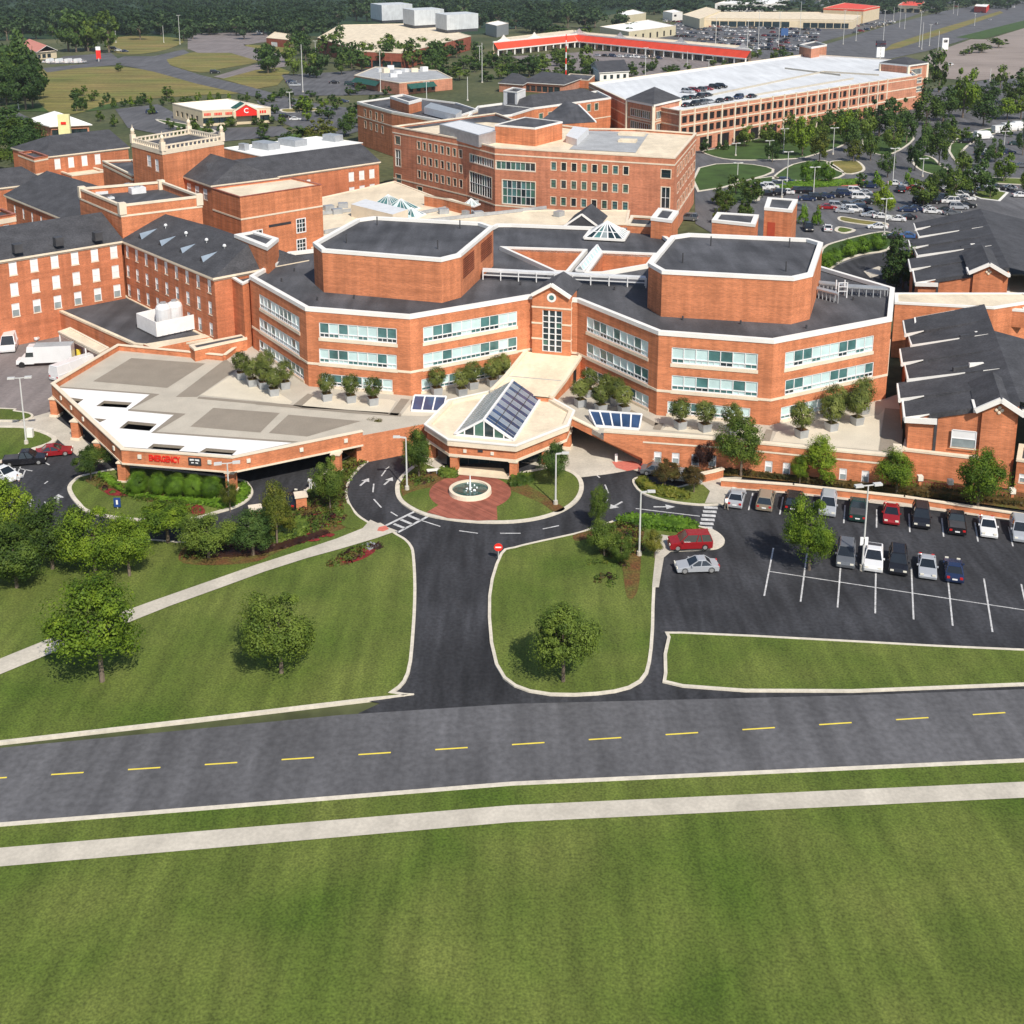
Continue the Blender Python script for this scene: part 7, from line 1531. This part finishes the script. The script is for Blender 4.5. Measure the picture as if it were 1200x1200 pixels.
# ================================================================ lamp posts and masts
def lamp(label, x, y, ytop, style='T', ang=0.0, wpx=None, name='street_lamp'):
    b = P(x, y, 0); H = ztop(x, y, 0, ytop); r = thing(name, label, 'lamp post', (b.x, b.y, 0)); w = .09 if y > 430 else .11 if y > 150 else .16
    mb = MB(); mb.cyl((b.x, b.y), w*1.2, w*.8, 0, H, 'pole', 8); mb.build('pole', r)
    mb = MB(); mb.cyl((b.x, b.y), w*3, w*2.6, 0, .55, 'concrete', 10); mb.build('base', r)
    if style == 'T':
        for s in (-1, 1):
            mb = MB(); c, s_ = math.cos(ang), math.sin(ang); mb.bar((b.x, b.y, H), (b.x+s*c*.9, b.y+s*s_*.9, H+.05), w, 'pole'); mb.box((b.x+s*c*.95, b.y+s*s_*.95), .8, .45, H-.05, H+.15, 'pole', ang); mb.build('lamp_head', r)
    elif style in ('L', 'R'):
        s = -1 if style == 'L' else 1; mb = MB(); mb.bar((b.x, b.y, H), (b.x+s*1.0, b.y, H+.12), .14, 'pole'); mb.box((b.x+s*1.0, b.y), .75, .35, H+.02, H+.2, 'pole'); mb.build('lamp_head', r)
    return r
L_ = [('white lamp post with one arm to the right on the fountain island lawn', 651, 592, 532, 'R'), ('white lamp post with one arm to the left on the fountain island mulch', 477, 575, 513, 'L'), ('white lamp post with twin heads on the far left lawn', 31, 521, 443, 'T'),
 ('white lamp post in the front car park with a square plate halfway up', 1010, 668, 569, 'T'), ('white lamp post on the bottom lawn beside the exit lane hedge', 749, 652, 577, 'R'), ('white lamp post in front of the right deck column', 269, 590, 543, 'T'),
 ('lamp post before the slate roofs in the rear parking lot', 1036, 276, 233, 'T'), ('lamp post among the cars left in the rear parking lot', 953, 232, 196, 'T'), ('tall lamp post beside the lawn hedge behind the lift houses', 922, 217, 178, 'T'), ('short lamp post just behind the taller lift house', 916, 232, 211, 'T'),
 ('lamp post at the corner of the lawn right of the five storey block', 864, 212, 191, 'T'), ('short lamp post with wide base before the garage trees', 901, 186, 165, 'T'), ('lamp post in the garage flower bed', 918, 180, 151, 'T'), ('lamp post at the left of the garage front bed', 862, 183, 168, 'T'), ('lamp post with a pale base at the right of the garage lawn', 976, 181, 150, 'T'),
 ('tall lamp post between the round trees of the loop road', 1046, 215, 174, 'T'), ('short lamp post on the loop road island', 1081, 207, 186, 'T'), ('lamp post beside the white ambulances', 1176, 177, 154, 'T')]
for lab, x, y, t, s in L_:
    r = lamp(lab, x, y, t, s, .2)
    if x == 1010:
        b = P(x, y, 0); mb = MB(); mb.box((b.x, b.y), .75, .12, 2.6, 3.4, 'sign_white'); mb.build('plate', r); text(r, 'J', (b.x, b.y-.08, 3.0), .7, 0, 'metal_dark', name='letter')
far = [(355, 108, 52), (211, 52, 18), (192, 50, 30), (136, 50, 26), (22, 128, 98), (565, 97, 50), (562, 76, 54), (446, 108, 60), (500, 120, 96), (548, 118, 90), (756, 92, 56), (805, 80, 60), (838, 66, 20), (875, 70, 24), (888, 62, 12), (912, 58, 14), (937, 44, 2), (988, 52, 12), (1003, 48, 14), (1054, 32, 4), (1060, 34, 16), (1077, 55, 14), (1080, 58, 26), (1089, 54, 29), (1099, 60, 36), (1117, 16, 2), (1122, 18, 4), (1142, 30, 16), (1035, 48, 12), (1047, 24, 8), (830, 92, 70), (1160, 95, 80), (340, 128, 108), (370, 70, 48), (335, 36, 16)]
for i, (x, y, t) in enumerate(sorted(far, key=lambda v: v[0])):
    side = 'left' if x < 400 else 'middle' if x < 760 else 'upper right'
    lamp('thin distant pole, %s from the left of all poles behind the hospital' % (ORD+['number %d' % k for k in range(41, 60)])[i], x, y, t, 'T' if i % 2 else '-', .3, name='utility_pole')
r = thing('radio_mast', 'slender red and white banded mast before the strip mall', 'mast', (*XY(663, 96), 0)); b = P(663, 96, 0); H = ztop(663, 96, 0, 40); mb = MB()
for i in range(8): mb.cyl((b.x, b.y), .35-.02*i, .33-.02*i, H*i/8, H*(i+1)/8, 'sign_red' if i % 2 else 'sign_white', 8)
mb.build('mast', r)
# ================================================================ cars
def car_parts(kind):
    """profiles in metres, nose towards +x: returns list of (name, MB)"""
    out = []
    dims = {'sedan': (4.1, 1.62, 1.28), 'suv': (4.2, 1.72, 1.6), 'pickup': (4.7, 1.74, 1.6), 'van': (4.9, 1.85, 2.1)}
    L, W, H = dims[kind]; h = L/2; sh = .78 if kind == 'sedan' else .92 if kind != 'van' else 1.05; z0 = .24
    prof = {'sedan': [(-h, .45), (-h+.04, sh-.06), (-h+.75, sh+.02), (h-1.25, sh), (h-.18, sh-.16), (h, .45), (h-.05, z0), (-h+.05, z0)],
            'suv': [(-h, .5), (-h+.02, sh), (h-1.05, sh), (h-.12, sh-.12), (h, .5), (h-.05, z0), (-h+.03, z0)],
            'pickup': [(-h, .5), (-h+.02, sh), (h-1.15, sh), (h-.1, sh-.1), (h, .5), (h-.05, z0), (-h+.03, z0)],
            'van': [(-h, .5), (-h+.02, sh), (h-.8, sh), (h-.1, sh-.22), (h, .5), (h-.05, z0), (-h+.03, z0)]}[kind]
    cab = {'sedan': [(-h+.65, -h+1.25, h-2.05, h-1.2)], 'suv': [(-h+.05, -h+.3, h-1.75, h-1.0)], 'pickup': [(-h+1.75, -h+1.95, h-1.85, h-1.1)], 'van': [(-h+.03, -h+.08, h-1.15, h-.6)]}[kind][0]
    body = MB()
    def loft(mb, prof, W, m, ins=.05):
        n = len(prof); w = W/2
        A = [(x, -w, z) for x, z in prof]; B = [(x, w, z) for x, z in prof]
        A2 = [(x*(.985), -w+ins, z) for x, z in prof]; 
        for i in range(n): j = (i+1) % n; mb.face([A[i], A[j], B[j], B[i]], m)
        mb.face(A[::-1], m); mb.face(B, m)
    # rounded body: wide waist, narrower sill and shoulder
    ys = [(-W/2, .93), (-W/2+.10, 1.0), (W/2-.10, 1.0), (W/2, .93)]
    rings = []
    for y, k in ys:
        rings.append([(x*(1 if k == 1 else .975), y, z0+(z-z0)*(1 if k == 1 else .93)) for x, z in prof])
    n = len(prof)
    for a, b in zip(rings[:-1], rings[1:]):
        for i in range(n): j = (i+1) % n; body.face([a[i], b[i], b[j], a[j]], 'BODY')
    body.face(rings[0], 'BODY'); body.face(rings[-1][::-1], 'BODY')
    # cabin: glass band with painted roof and pillars
    x0, x1, x2, x3 = cab; wb, wt = W/2-.06, W/2-.24; zt = H-.05; zs = sh-.02; gl = MB()
    b4 = [(x0, -wb, zs), (x3, -wb, zs), (x3, wb, zs), (x0, wb, zs)]; t4 = [(x1, -wt, zt), (x2, -wt, zt), (x2, wt, zt), (x1, wt, zt)]
    for i in range(4): j = (i+1) % 4; gl.face([b4[i], b4[j], t4[j], t4[i]], 'car_glass' if not (kind == 'van' and i in (0, 2, 3)) else 'BODY')
    rf = [(x1-.03, -wt-.02, zt), (x2+.03, -wt-.02, zt), (x2+.03, wt+.02, zt), (x1-.03, wt+.02, zt)]; rt = [(x1+.1, -wt+.08, H), (x2-.08, -wt+.08, H), (x2-.08, wt-.08, H), (x1+.1, wt-.08, H)]
    for i in range(4): j = (i+1) % 4; body.face([rf[i], rf[j], rt[j], rt[i]], 'BODY')
    body.face(rt, 'BODY'); body.face(rf[::-1], 'BODY')
    for i in range(4): body.bar(b4[i], t4[i], .07, 'BODY')
    for s in (-1, 1):
        xm = (x0+x3)/2; body.bar((xm, s*wb, zs), ((x1+x2)/2, s*wt, zt), .07, 'BODY')
        if kind == 'suv': body.bar((x0+1.0, s*wb, zs), (x1+.9, s*wt, zt), .07, 'BODY')
        body.box((x3-.25, s*(W/2+.07)), .16, .16, sh, sh+.13, 'BODY')
    if kind == 'pickup': body.face([(-h+.12, -W/2+.14, sh+.015), (x0-.05, -W/2+.14, sh+.015), (x0-.05, W/2-.14, sh+.015), (-h+.12, W/2-.14, sh+.015)], 'metal_dark')
    out.append(('body', body)); out.append(('window_glass', gl))
    for x in (-h+.78, h-.78):
        for s in (-1, 1):
            w = MB(); y = s*(W/2-.10)
            for (ra, ya), (rb, yb) in (((.33, y-.1), (.33, y+.1)),):
                for i in range(14):
                    a, b = 6.2832*i/14, 6.2832*(i+1)/14; w.face([(x+ra*math.cos(a), ya, .33+ra*math.sin(a)), (x+ra*math.cos(b), ya, .33+ra*math.sin(b)), (x+rb*math.cos(b), yb, .33+rb*math.sin(b)), (x+rb*math.cos(a), yb, .33+rb*math.sin(a))], 'tyre')
            for yy in (y-.1, y+.1):
                w.face([(x+.33*math.cos(6.2832*i/14), yy, .33+.33*math.sin(6.2832*i/14)) for i in range(14)], 'tyre')
                w.face([(x+.2*math.cos(6.2832*i/10), yy+(.01 if yy > y else -.01), .33+.2*math.sin(6.2832*i/10)) for i in range(10)], 'rim')
            out.append(('wheel', w))
    for s in (-1, 1):
        w = MB(); w.box((h-.06, s*(W/2-.28)), .1, .32, .55, .70, 'lamp_glass'); out.append(('headlight', w))
        w = MB(); w.box((-h+.04, s*(W/2-.24)), .1, .26, .58, .78, 'tail_red'); out.append(('tail_light', w))
    w = MB(); w.box((-h+.0, 0), .06, .45, .48, .60, 'sign_white'); out.append(('number_plate', w))
    return out
CM = {}
def car_mesh(kind, col, whole):
    k = (kind, col, whole)
    if k in CM: return CM[k]
    res = []
    if whole:
        mb = MB()
        for nm, p in car_parts(kind):
            o = len(mb.v); mb.v += p.v
            for f_, m in zip(p.f, p.m): mb.f.append(tuple(i+o for i in f_)); mb.m.append(mb.mi(p.mats[m]))
        res = [('car', mb)]
    else: res = car_parts(kind)
    out = []
    for nm, mb in res:
        me = bpy.data.meshes.new(nm); me.from_pydata(mb.v, [], mb.f)
        for m in mb.mats: me.materials.append(MAT['car_'+col if m == 'BODY' else m])
        me.polygons.foreach_set('material_index', mb.m); me.update(); out.append((nm, me))
    CM[k] = out; return out
def car(x, y, ang, kind, col, label, z=0.0, group=None, s=1.0, whole=False):
    b = P(x, y, z)
    parts = car_mesh(kind, col, whole)
    if whole:
        o = bpy.data.objects.new('parked_car', parts[0][1]); COL.objects.link(o)
    else:
        o = bpy.data.objects.new('parked_car', None); COL.objects.link(o)
        for nm, me in parts: c = bpy.data.objects.new(nm, me); COL.objects.link(c); c.parent = o
    o.location = (b.x, b.y, z+.015); o.rotation_euler = (0, 0, ang); o.scale = (s, s, s); o['label'] = label; o['category'] = 'van' if kind == 'van' else 'car'
    if group: o['group'] = group
    return o
up = math.atan2(-pdn.y, -pdn.x)
GF = 'cars in the front car park'
for x, y, k, c, l, fl in ((863, 588, 'sedan', 'silver', 'silver sedan at the left end of the front row, next to the crosswalk', 0), (897, 591, 'suv', 'tan', 'tan four-wheel drive car, second from the left in the front row', 0), (930, 592, 'suv', 'black', 'black car half hidden behind the tall car park tree', 0), (970, 597, 'suv', 'silver', 'silver car just right of the tall car park tree', 1), (1005, 602, 'pickup', 'dark green', 'dark green pickup behind the lamp post of the front row', 0), (1044, 607, 'sedan', 'red', 'red car in the front row between dark green and black ones', 1), (1079, 611, 'suv', 'black', 'black four-wheel drive car right of the red car in the front row', 1), (1120, 617, 'pickup', 'black', 'black pickup left of the white sedan in the front row', 0), (1157, 622, 'sedan', 'white', 'bright white sedan in the front row', 1), (1195, 627, 'suv', 'silver', 'silver car at the right end of the front row', 1),
 (991, 656, 'suv', 'grey', 'grey-blue car left of the lamp post in the second row', 1), (1023, 659, 'pickup', 'white', 'white pickup right of the lamp post in the second row', 1), (1052, 664, 'suv', 'black', 'black car right of the white pickup in the second row', 1), (1086, 669, 'sedan', 'silver', 'silver car fourth along the second row', 1), (1117, 673, 'sedan', 'dark blue', 'dark blue car fifth along the second row', 0)):
    car(x, y, up+(math.pi if fl else 0), k, c, l, 0, GF)
car(808, 641, math.radians(184), 'suv', 'red', 'dark red four-wheel drive car parked sideways at the hedge on the bottom lawn', .17, None, 1.02)
car(816, 668, math.radians(184), 'sedan', 'silver', 'silver car behind the dark red four-wheel drive car')
car(772, 556, math.radians(-15), 'sedan', 'grey', 'grey-blue car in the shade behind the rusty trees, left of two', .04); car(802, 563, math.radians(-15), 'sedan', 'silver', 'silver car in the shade behind the rusty trees, right of two', .17)
car(30, 543, math.radians(12), 'pickup', 'black', 'long black pickup at the left kerb of the entrance lane'); car(64, 533, math.radians(15), 'sedan', 'red', 'dark red sedan at the left kerb right of the black pickup'); car(6, 560, math.radians(-30), 'sedan', 'white', 'white car cut by the left edge of the photo')
car(345, 590, math.radians(80), 'sedan', 'black', 'black car in the shadow under the right end of the deck')
car(33, 398, math.radians(-10), 'sedan', 'white', 'white sedan inside the open dock bay'); car(12, 408, math.radians(-75), 'van', 'white', 'white van at the left edge of the dock yard', 0, None, 1.15)
# box van in the yard
r = thing('box_truck', 'white box truck with a rounded cab parked in the dock yard', 'truck', (*XY(57, 428), 0)); c = P(57, 427, 0); an = math.radians(188)
U_, V_ = Vector((math.cos(an), math.sin(an), 0)), Vector((-math.sin(an), math.cos(an), 0))
mb = MB(); q = c-U_*.9; mb.box((q.x, q.y), 5.2, 2.1, .6, 3.0, 'car_white', an, 'roof_grey'); mb.build('cargo_box', r); mb = MB(); q = c+U_*2.55; mb.box((q.x, q.y), 1.7, 1.9, .45, 1.5, 'car_white', an); mb.box((q.x-U_.x*.35, q.y-U_.y*.35), 1.3, 1.8, 1.5, 2.15, 'car_glass', an, 'car_white', .86); mb.box(((c+U_*2.0).x, (c+U_*2.0).y), 1.3, 1.9, 2.2, 2.95, 'car_white', an, None, .85); mb.box(((c+U_*3.75).x, (c+U_*3.75).y), .9, 1.7, .45, 1.05, 'car_white', an, None, .93); mb.build('cab', r)
for k in (3.4, -2.2):
    for s in (-1, 1):
        w = MB(); q = c+U_*k+V_*s*.9
        pts = lambda o: [(q.x+U_.x*.42*math.cos(a)+V_.x*o, q.y+U_.y*.42*math.cos(a)+V_.y*o, .42+.42*math.sin(a)) for a in [6.2832*i/12 for i in range(12)]]
        a_, b_ = pts(-.14), pts(.14)
        for i in range(12): w.face([a_[i], a_[(i+1) % 12], b_[(i+1) % 12], b_[i]], 'tyre')
        w.face(a_, 'tyre'); w.face(b_, 'tyre'); w.build('wheel', r)
car(82, 441, math.radians(60), 'van', 'white', 'white ambulance with dark stripes between the box truck and the deck', 0, None, 1.1)
car(103, 432, math.radians(50), 'van', 'white', 'white van half hidden behind the deck corner', 0, None, 1.0)
# rear parking lot (single mesh each: too small to show parts)
GR = 'cars in the rear parking lot'
rear = [(883, 224, 'black'), (893, 222, 'white'), (903, 221, 'white'), (913, 219, 'grey'), (922, 215, 'dark blue'), (946, 235, 'dark blue'), (957, 234, 'black'), (968, 232, 'dark blue'), (979, 231, 'black'), (990, 229, 'dark blue'), (1003, 226, 'white'), (1012, 228, 'silver'), (1019, 220, 'dark blue'), (970, 245, 'red'), (981, 244, 'silver'), (992, 242, 'black'), (1003, 240, 'grey'), (1014, 239, 'black'), (1020, 254, 'silver'), (1034, 256, 'white'), (1050, 259, 'white'), (1062, 257, 'black'), (1064, 248, 'dark blue'), (1074, 247, 'dark blue'), (1086, 247, 'silver'), (1028, 268, 'white'), (1046, 280, 'black'), (1066, 279, 'blue'), (970, 270, 'white'), (947, 270, 'black'), (1055, 225, 'black'), (1064, 219, 'silver'), (1050, 217, 'white'), (1072, 223, 'red'), (1103, 235, 'dark blue'), (1113, 238, 'white'), (1124, 231, 'white'), (1134, 229, 'black'), (1123, 245, 'silver'), (1133, 243, 'black'), (1093, 250, 'white'), (1106, 249, 'black'), (1116, 252, 'grey'), (1197, 231, 'white'), (1131, 168, 'black'), (1145, 203, 'silver'), (1190, 170, 'dark green'), (1195, 196, 'grey'), (1160, 218, 'grey'), (935, 246, 'grey'), (806, 258, 'grey')]
for x0_, y0_, n_ in ((900, 229, 5), (1008, 233, 3), (1080, 239, 6), (1090, 226, 6), (1150, 224, 4), (990, 249, 3), (1150, 182, 4), (1118, 212, 3)):
    for k in range(n_): rear.append((x0_+k*10.5, y0_-k*.8+R.uniform(-.5, .5), R.choice(['white', 'silver', 'black', 'grey', 'dark blue', 'black'])))
row = {}
rear.sort(key=lambda t: (round(t[1]/10), t[0])); band_n = {}
for x, y, c in rear:
    k = (c, round(y/10)); band_n[k] = band_n.get(k, 0)+1
    lab = '%s car, %s of its colour in row %d of the rear lot' % ({'silver': 'silver', 'grey': 'grey'}.get(c, c), ORD[band_n[k]-1], round(y/10)-15)
    fr_ = y in (270, 225)
    car(x, y, math.radians(-12+R.uniform(-6, 6)+(90 if fr_ else 0)+(180 if R.random() < .4 else 0)), R.choice(['sedan', 'sedan', 'suv']), c, lab, 0, GR, 1.05, True)
for i, (x, y) in enumerate(((1152, 163), (1173, 156), (1184, 153), (1196, 151))):
    car(x, y, math.radians(15), 'van', 'white', ('white ambulance with a red roof stripe, leftmost of the parked ambulances', 'second white ambulance from the left on the right hand lot', 'third white ambulance from the left on the right hand lot', 'fourth white ambulance from the left, cut by the photo edge')[i], 0, None, 1.3, True)
b = P(1152, 163, 0)
# garage deck
gcar = [(805, 125, 'black'), (814, 124, 'black'), (823, 122.5, 'grey'), (832, 121, 'silver'), (843, 120, 'black'), (854, 118, 'black'), (865, 116, 'dark blue'), (881, 114.5, 'black'), (803, 117, 'dark green'), (811, 116, 'black'), (820, 115, 'black'), (829, 113, 'black'), (806, 109, 'silver'), (813, 108, 'red'), (821, 107, 'grey'), (829, 105.5, 'red'), (838, 104, 'black'), (845, 103, 'black')]
for i, (x, y, c) in enumerate(gcar):
    rown = 'front' if i < 8 else 'middle' if i < 12 else 'back'; kk = i if i < 8 else i-8 if i < 12 else i-12
    car(x, y, math.radians(50 if i < 12 else -40)+(math.pi if R.random() < .5 else 0), R.choice(['sedan', 'suv']), c, '%s car on the garage deck, %s from the left in the %s row' % (c, ORD[kk], rown), GZ-.9, 'cars on the garage deck', 1.1, True)
# shopping car parks
cols = ['white', 'silver', 'black', 'grey', 'dark blue', 'red', 'white', 'black', 'silver', 'tan']
n = 0; taken = []
for rr in range(9):
    y = 25.5+rr*4.3; x0, x1 = (778 if rr < 5 else 815), 960-rr*1
    k = 0; x = x0+R.uniform(0, 6)
    while x < x1 and n < 175:
        if R.random() < .8:
            c = R.choice(cols); k += 1; n += 1
            car(x, y+(x-x0)*.035, math.radians(-60+(180 if R.random() < .5 else 0)+R.uniform(-4, 4)), R.choice(['sedan', 'suv']), c, '%s car, %s in shopping parade row %s from the back' % (c, 'number %d' % k, ORD[rr]), 0, 'cars at the shopping parade', 1.35, True)
        x += 5.0+rr*.35
for i, (x, y) in enumerate([(x, 31+(x-1004)*-.12+R.uniform(-.6, .6)) for x in range(1004, 1052, 6)]+[(x, 39-(x-1002)*.25) for x in range(1002, 1050, 7)]+[(700+i*9, 66+i*.4) for i in range(9)]+[(1120, 8), (1128, 6), (1136, 5), (1150, 3), (1163, 6), (1040, 16), (1052, 13)]):
    c = R.choice(cols); car(x, y, math.radians(-50+R.uniform(-8, 8)), R.choice(['sedan', 'suv']), c, '%s car along the highway shops, number %d in that string' % (c, i+1), 0, 'cars along the highway shops', 1.3, True)
for i, (x, y, c) in enumerate(((1150, 15, 'dark blue'), (1188, 9, 'white'), (1180, 12, 'black'), (1098, 29, 'grey'), (1160, 24, 'silver'), (1136, 63, 'black'), (1114, 77, 'white'), (1195, 3, 'white'))):
    car(x, y, math.radians(55), 'suv' if i % 2 else 'sedan', c, '%s car %s' % (c, ('driving on the far lanes of the highway', 'truck at the right end of the highway', 'at the right end of the highway', 'alone on the far highway lanes', 'alone on the near highway lanes', 'alone in the middle of the dirt lot', 'parked at the corner of the dirt lot by the trees', 'at the top right corner')[i]), 0, None, 1.3, True)
for x, y, a, k, c, l in ((252, 86, 10, 'suv', 'black', 'black car turning onto the lane between the fields'), (305, 40, -40, 'van', 'white', 'large white lorry parked before the brown shed'), (346, 101, 5, 'suv', 'silver', 'silver car in the small lot right of the fields'), (341, 97, 5, 'sedan', 'dark blue', 'dark blue car behind the silver one right of the fields'), (348, 125, 50, 'sedan', 'grey', 'grey car on the lane behind the restaurant'), (346, 141, 8, 'sedan', 'white', 'white car at the right of the stucco restaurant'), (334, 138, 8, 'suv', 'black', 'black car at the right of the stucco restaurant'), (178, 133, 5, 'suv', 'dark blue', 'blue car on the restaurant lot behind the small tree'), (392, 98, 5, 'sedan', 'black', 'black car by the trees left of the brick restaurant'), (133, 58, -10, 'suv', 'black', 'black car at the mouth of the lane on the far left'), (139, 60, -10, 'sedan', 'white', 'white car at the mouth of the lane on the far left'), (146, 61, -10, 'sedan', 'dark blue', 'dark blue car at the mouth of the lane on the far left'), (403, 120, 5, 'sedan', 'dark blue', 'dark car in the shade behind the long charcoal roof'), (410, 100, 5, 'suv', 'dark green', 'dark green car left of the green awning')):
    car(x, y, math.radians(a), k, c, l, 0, None, 1.25 if y < 110 else 1.05, True)
for i in range(9): car(54+i*5.4, 73.5+(.5 if i % 2 else 0), math.radians(80), 'van' if i % 2 else 'sedan', 'white', 'white vehicle in the display row at the far left, %s from the left' % ORD[i], 0, 'white vehicles in the display row', 1.3, True)
# ================================================================ people
def person(x, y, z, h, top, bottom, label, ang=0.0, stride=.25, arm=.2):
    b = P(x, y, z); s = h/1.75
    J = {'pelvis': (0, 0, .95), 'waist': (0, 0, 1.12), 'chest': (0, 0, 1.36), 'neck': (0, 0, 1.50), 'head': (0, .01, 1.60), 'crown': (0, .01, 1.72),
         'hl': (-.10, 0, .90), 'kl': (-.11, stride*.5, .50), 'al': (-.11, stride*.35, .09), 'tl': (-.11, stride*.35+.16, .04), 'hr': (.10, 0, .90), 'kr': (.11, -stride*.2, .50), 'ar': (.11, -stride*.7, .10), 'tr': (.11, -stride*.7+.16, .04),
         'sl': (-.19, 0, 1.42), 'el': (-.25, -arm*.5, 1.14), 'wl': (-.24, arm*.3, .90), 'fl': (-.23, arm*.5, .80), 'sr': (.19, 0, 1.42), 'er': (.25, arm*.4, 1.14), 'wr': (.24, arm*.9, .94), 'fr': (.23, arm*1.1, .86)}
    Rr = {'pelvis': .15, 'waist': .13, 'chest': .16, 'neck': .06, 'head': .10, 'crown': .08, 'hl': .10, 'kl': .065, 'al': .045, 'tl': .04, 'hr': .10, 'kr': .065, 'ar': .045, 'tr': .04, 'sl': .07, 'el': .045, 'wl': .035, 'fl': .035, 'sr': .07, 'er': .045, 'wr': .035, 'fr': .035}
    E_ = [('pelvis', 'waist'), ('waist', 'chest'), ('chest', 'neck'), ('neck', 'head'), ('head', 'crown'), ('pelvis', 'hl'), ('hl', 'kl'), ('kl', 'al'), ('al', 'tl'), ('pelvis', 'hr'), ('hr', 'kr'), ('kr', 'ar'), ('ar', 'tr'), ('chest', 'sl'), ('sl', 'el'), ('el', 'wl'), ('wl', 'fl'), ('chest', 'sr'), ('sr', 'er'), ('er', 'wr'), ('wr', 'fr')]
    K = list(J); me = bpy.data.meshes.new('person'); me.from_pydata([J[k] for k in K], [(K.index(a), K.index(c)) for a, c in E_], []); me.update()
    o = bpy.data.objects.new('tmp', me); COL.objects.link(o); sk = o.modifiers.new('s', 'SKIN')
    if not me.skin_vertices: me.attributes.new
    for i, k in enumerate(K): sv = me.skin_vertices[0].data[i]; sv.radius = (Rr[k], Rr[k]*(.7 if k in ('chest', 'waist', 'pelvis') else 1)); sv.use_root = (k == 'pelvis')
    o.modifiers.new('ss', 'SUBSURF').levels = 1
    dg = bpy.context.evaluated_depsgraph_get(); m2 = bpy.data.meshes.new_from_object(o.evaluated_get(dg)); bpy.data.objects.remove(o); m2.name = 'person'
    m2.materials.clear()
    for m in ('skin', top, bottom, 'tyre', 'hair'): m2.materials.append(MAT[m])
    for p in m2.polygons:
        c = p.center; z_ = c.z
        p.material_index = 4 if z_ > 1.66 or (z_ > 1.56 and c.y < -.02) else 0 if z_ > 1.47 else 3 if z_ < .12 else (0 if (abs(c.x) > .2 and z_ < 1.0) else 1) if z_ > .96 else 0 if abs(c.x) > .2 and z_ > .7 else 2
    r = bpy.data.objects.new('person', m2); COL.objects.link(r); r.location = b; r.rotation_euler = (0, 0, ang); r.scale = (s, s, s); r['label'] = label; r['category'] = 'person'; return r
PEOPLE = [(851, 598, 0, 'sign_white', 'deck_tan', 'person in a white shirt walking beside the silver sedan at the crosswalk', .4), (22, 571, 0, 'cloth_white', 'cloth_dark', 'person in a white top and dark trousers walking across the left entrance lane', 2.6),
 (364, 574, 0, 'cloth_white', 'cloth_white', 'person dressed in white standing beneath the deck, left of two', 0), (370, 577, 0, 'car_silver', 'cloth_white', 'person in pale grey standing beneath the deck, right of two', 1.2)]
for i, (x, y, z, t_, b_, l, a) in enumerate(PEOPLE): person(x, y, z, 1.62, t_, b_, l, a, (.3, .28, .08, .1)[i])
# ================================================================ air
m = bpy.data.materials.new('air'); m.use_nodes = True; nt = m.node_tree; nt.nodes.remove(nt.nodes['Principled BSDF'])
pvn = nt.nodes.new('ShaderNodeVolumePrincipled'); pvn.inputs['Color'].default_value = (.86, .92, 1, 1); pvn.inputs['Density'].default_value = .00007; pvn.inputs['Anisotropy'].default_value = .2
nt.links.new(pvn.outputs[0], nt.nodes['Material Output'].inputs['Volume']); MAT['air'] = m
mb = MB(); mb.box((0, 1900), 5200, 4400, -1.2, 60, 'air'); o = mb.build('haze'); o['kind'] = 'stuff'; o['label'] = 'thin summer haze over the far wood and shops'; o['category'] = 'haze'
# ================================================================ camera, sun and sky
cd = bpy.data.cameras.new('camera'); cam = bpy.data.objects.new('camera', cd); COL.objects.link(cam)
cd.sensor_width = 36; cd.lens = CF/1200*36; cd.shift_y = -(600-CY)/1200; cd.clip_start = 1; cd.clip_end = 8000
cam.location = (0, 0, CH); cam.rotation_euler = (math.radians(90)-TH, 0, 0); SC.camera = cam
AZ, EL = math.radians(24), math.radians(46)
to_sun = Vector((math.sin(AZ)*math.cos(EL), -math.cos(AZ)*math.cos(EL), math.sin(EL)))
sl = bpy.data.lights.new('sun', 'SUN'); sl.energy = 4.9; sl.angle = math.radians(.5); sl.color = (1, .93, .82)
so = bpy.data.objects.new('sun', sl); COL.objects.link(so); so.rotation_euler = (-to_sun).to_track_quat('-Z', 'Y').to_euler(); so.location = (0, 0, 120)
w = bpy.data.worlds.new('World'); SC.world = w; w.use_nodes = True; nt = w.node_tree
sky = nt.nodes.new('ShaderNodeTexSky'); sky.sky_type = 'NISHITA'; sky.sun_disc = False; sky.sun_elevation = EL
sky.sun_rotation = math.atan2(to_sun.x, to_sun.y)
nt.links.new(sky.outputs[0], nt.nodes['Background'].inputs[0]); nt.nodes['Background'].inputs[1].default_value = .12
SC.view_settings.view_transform = 'Standard'; SC.view_settings.look = 'None'; SC.view_settings.exposure = 0.02; SC.view_settings.gamma = 1
SC.cycles.max_bounces = 6; SC.cycles.use_denoising = True
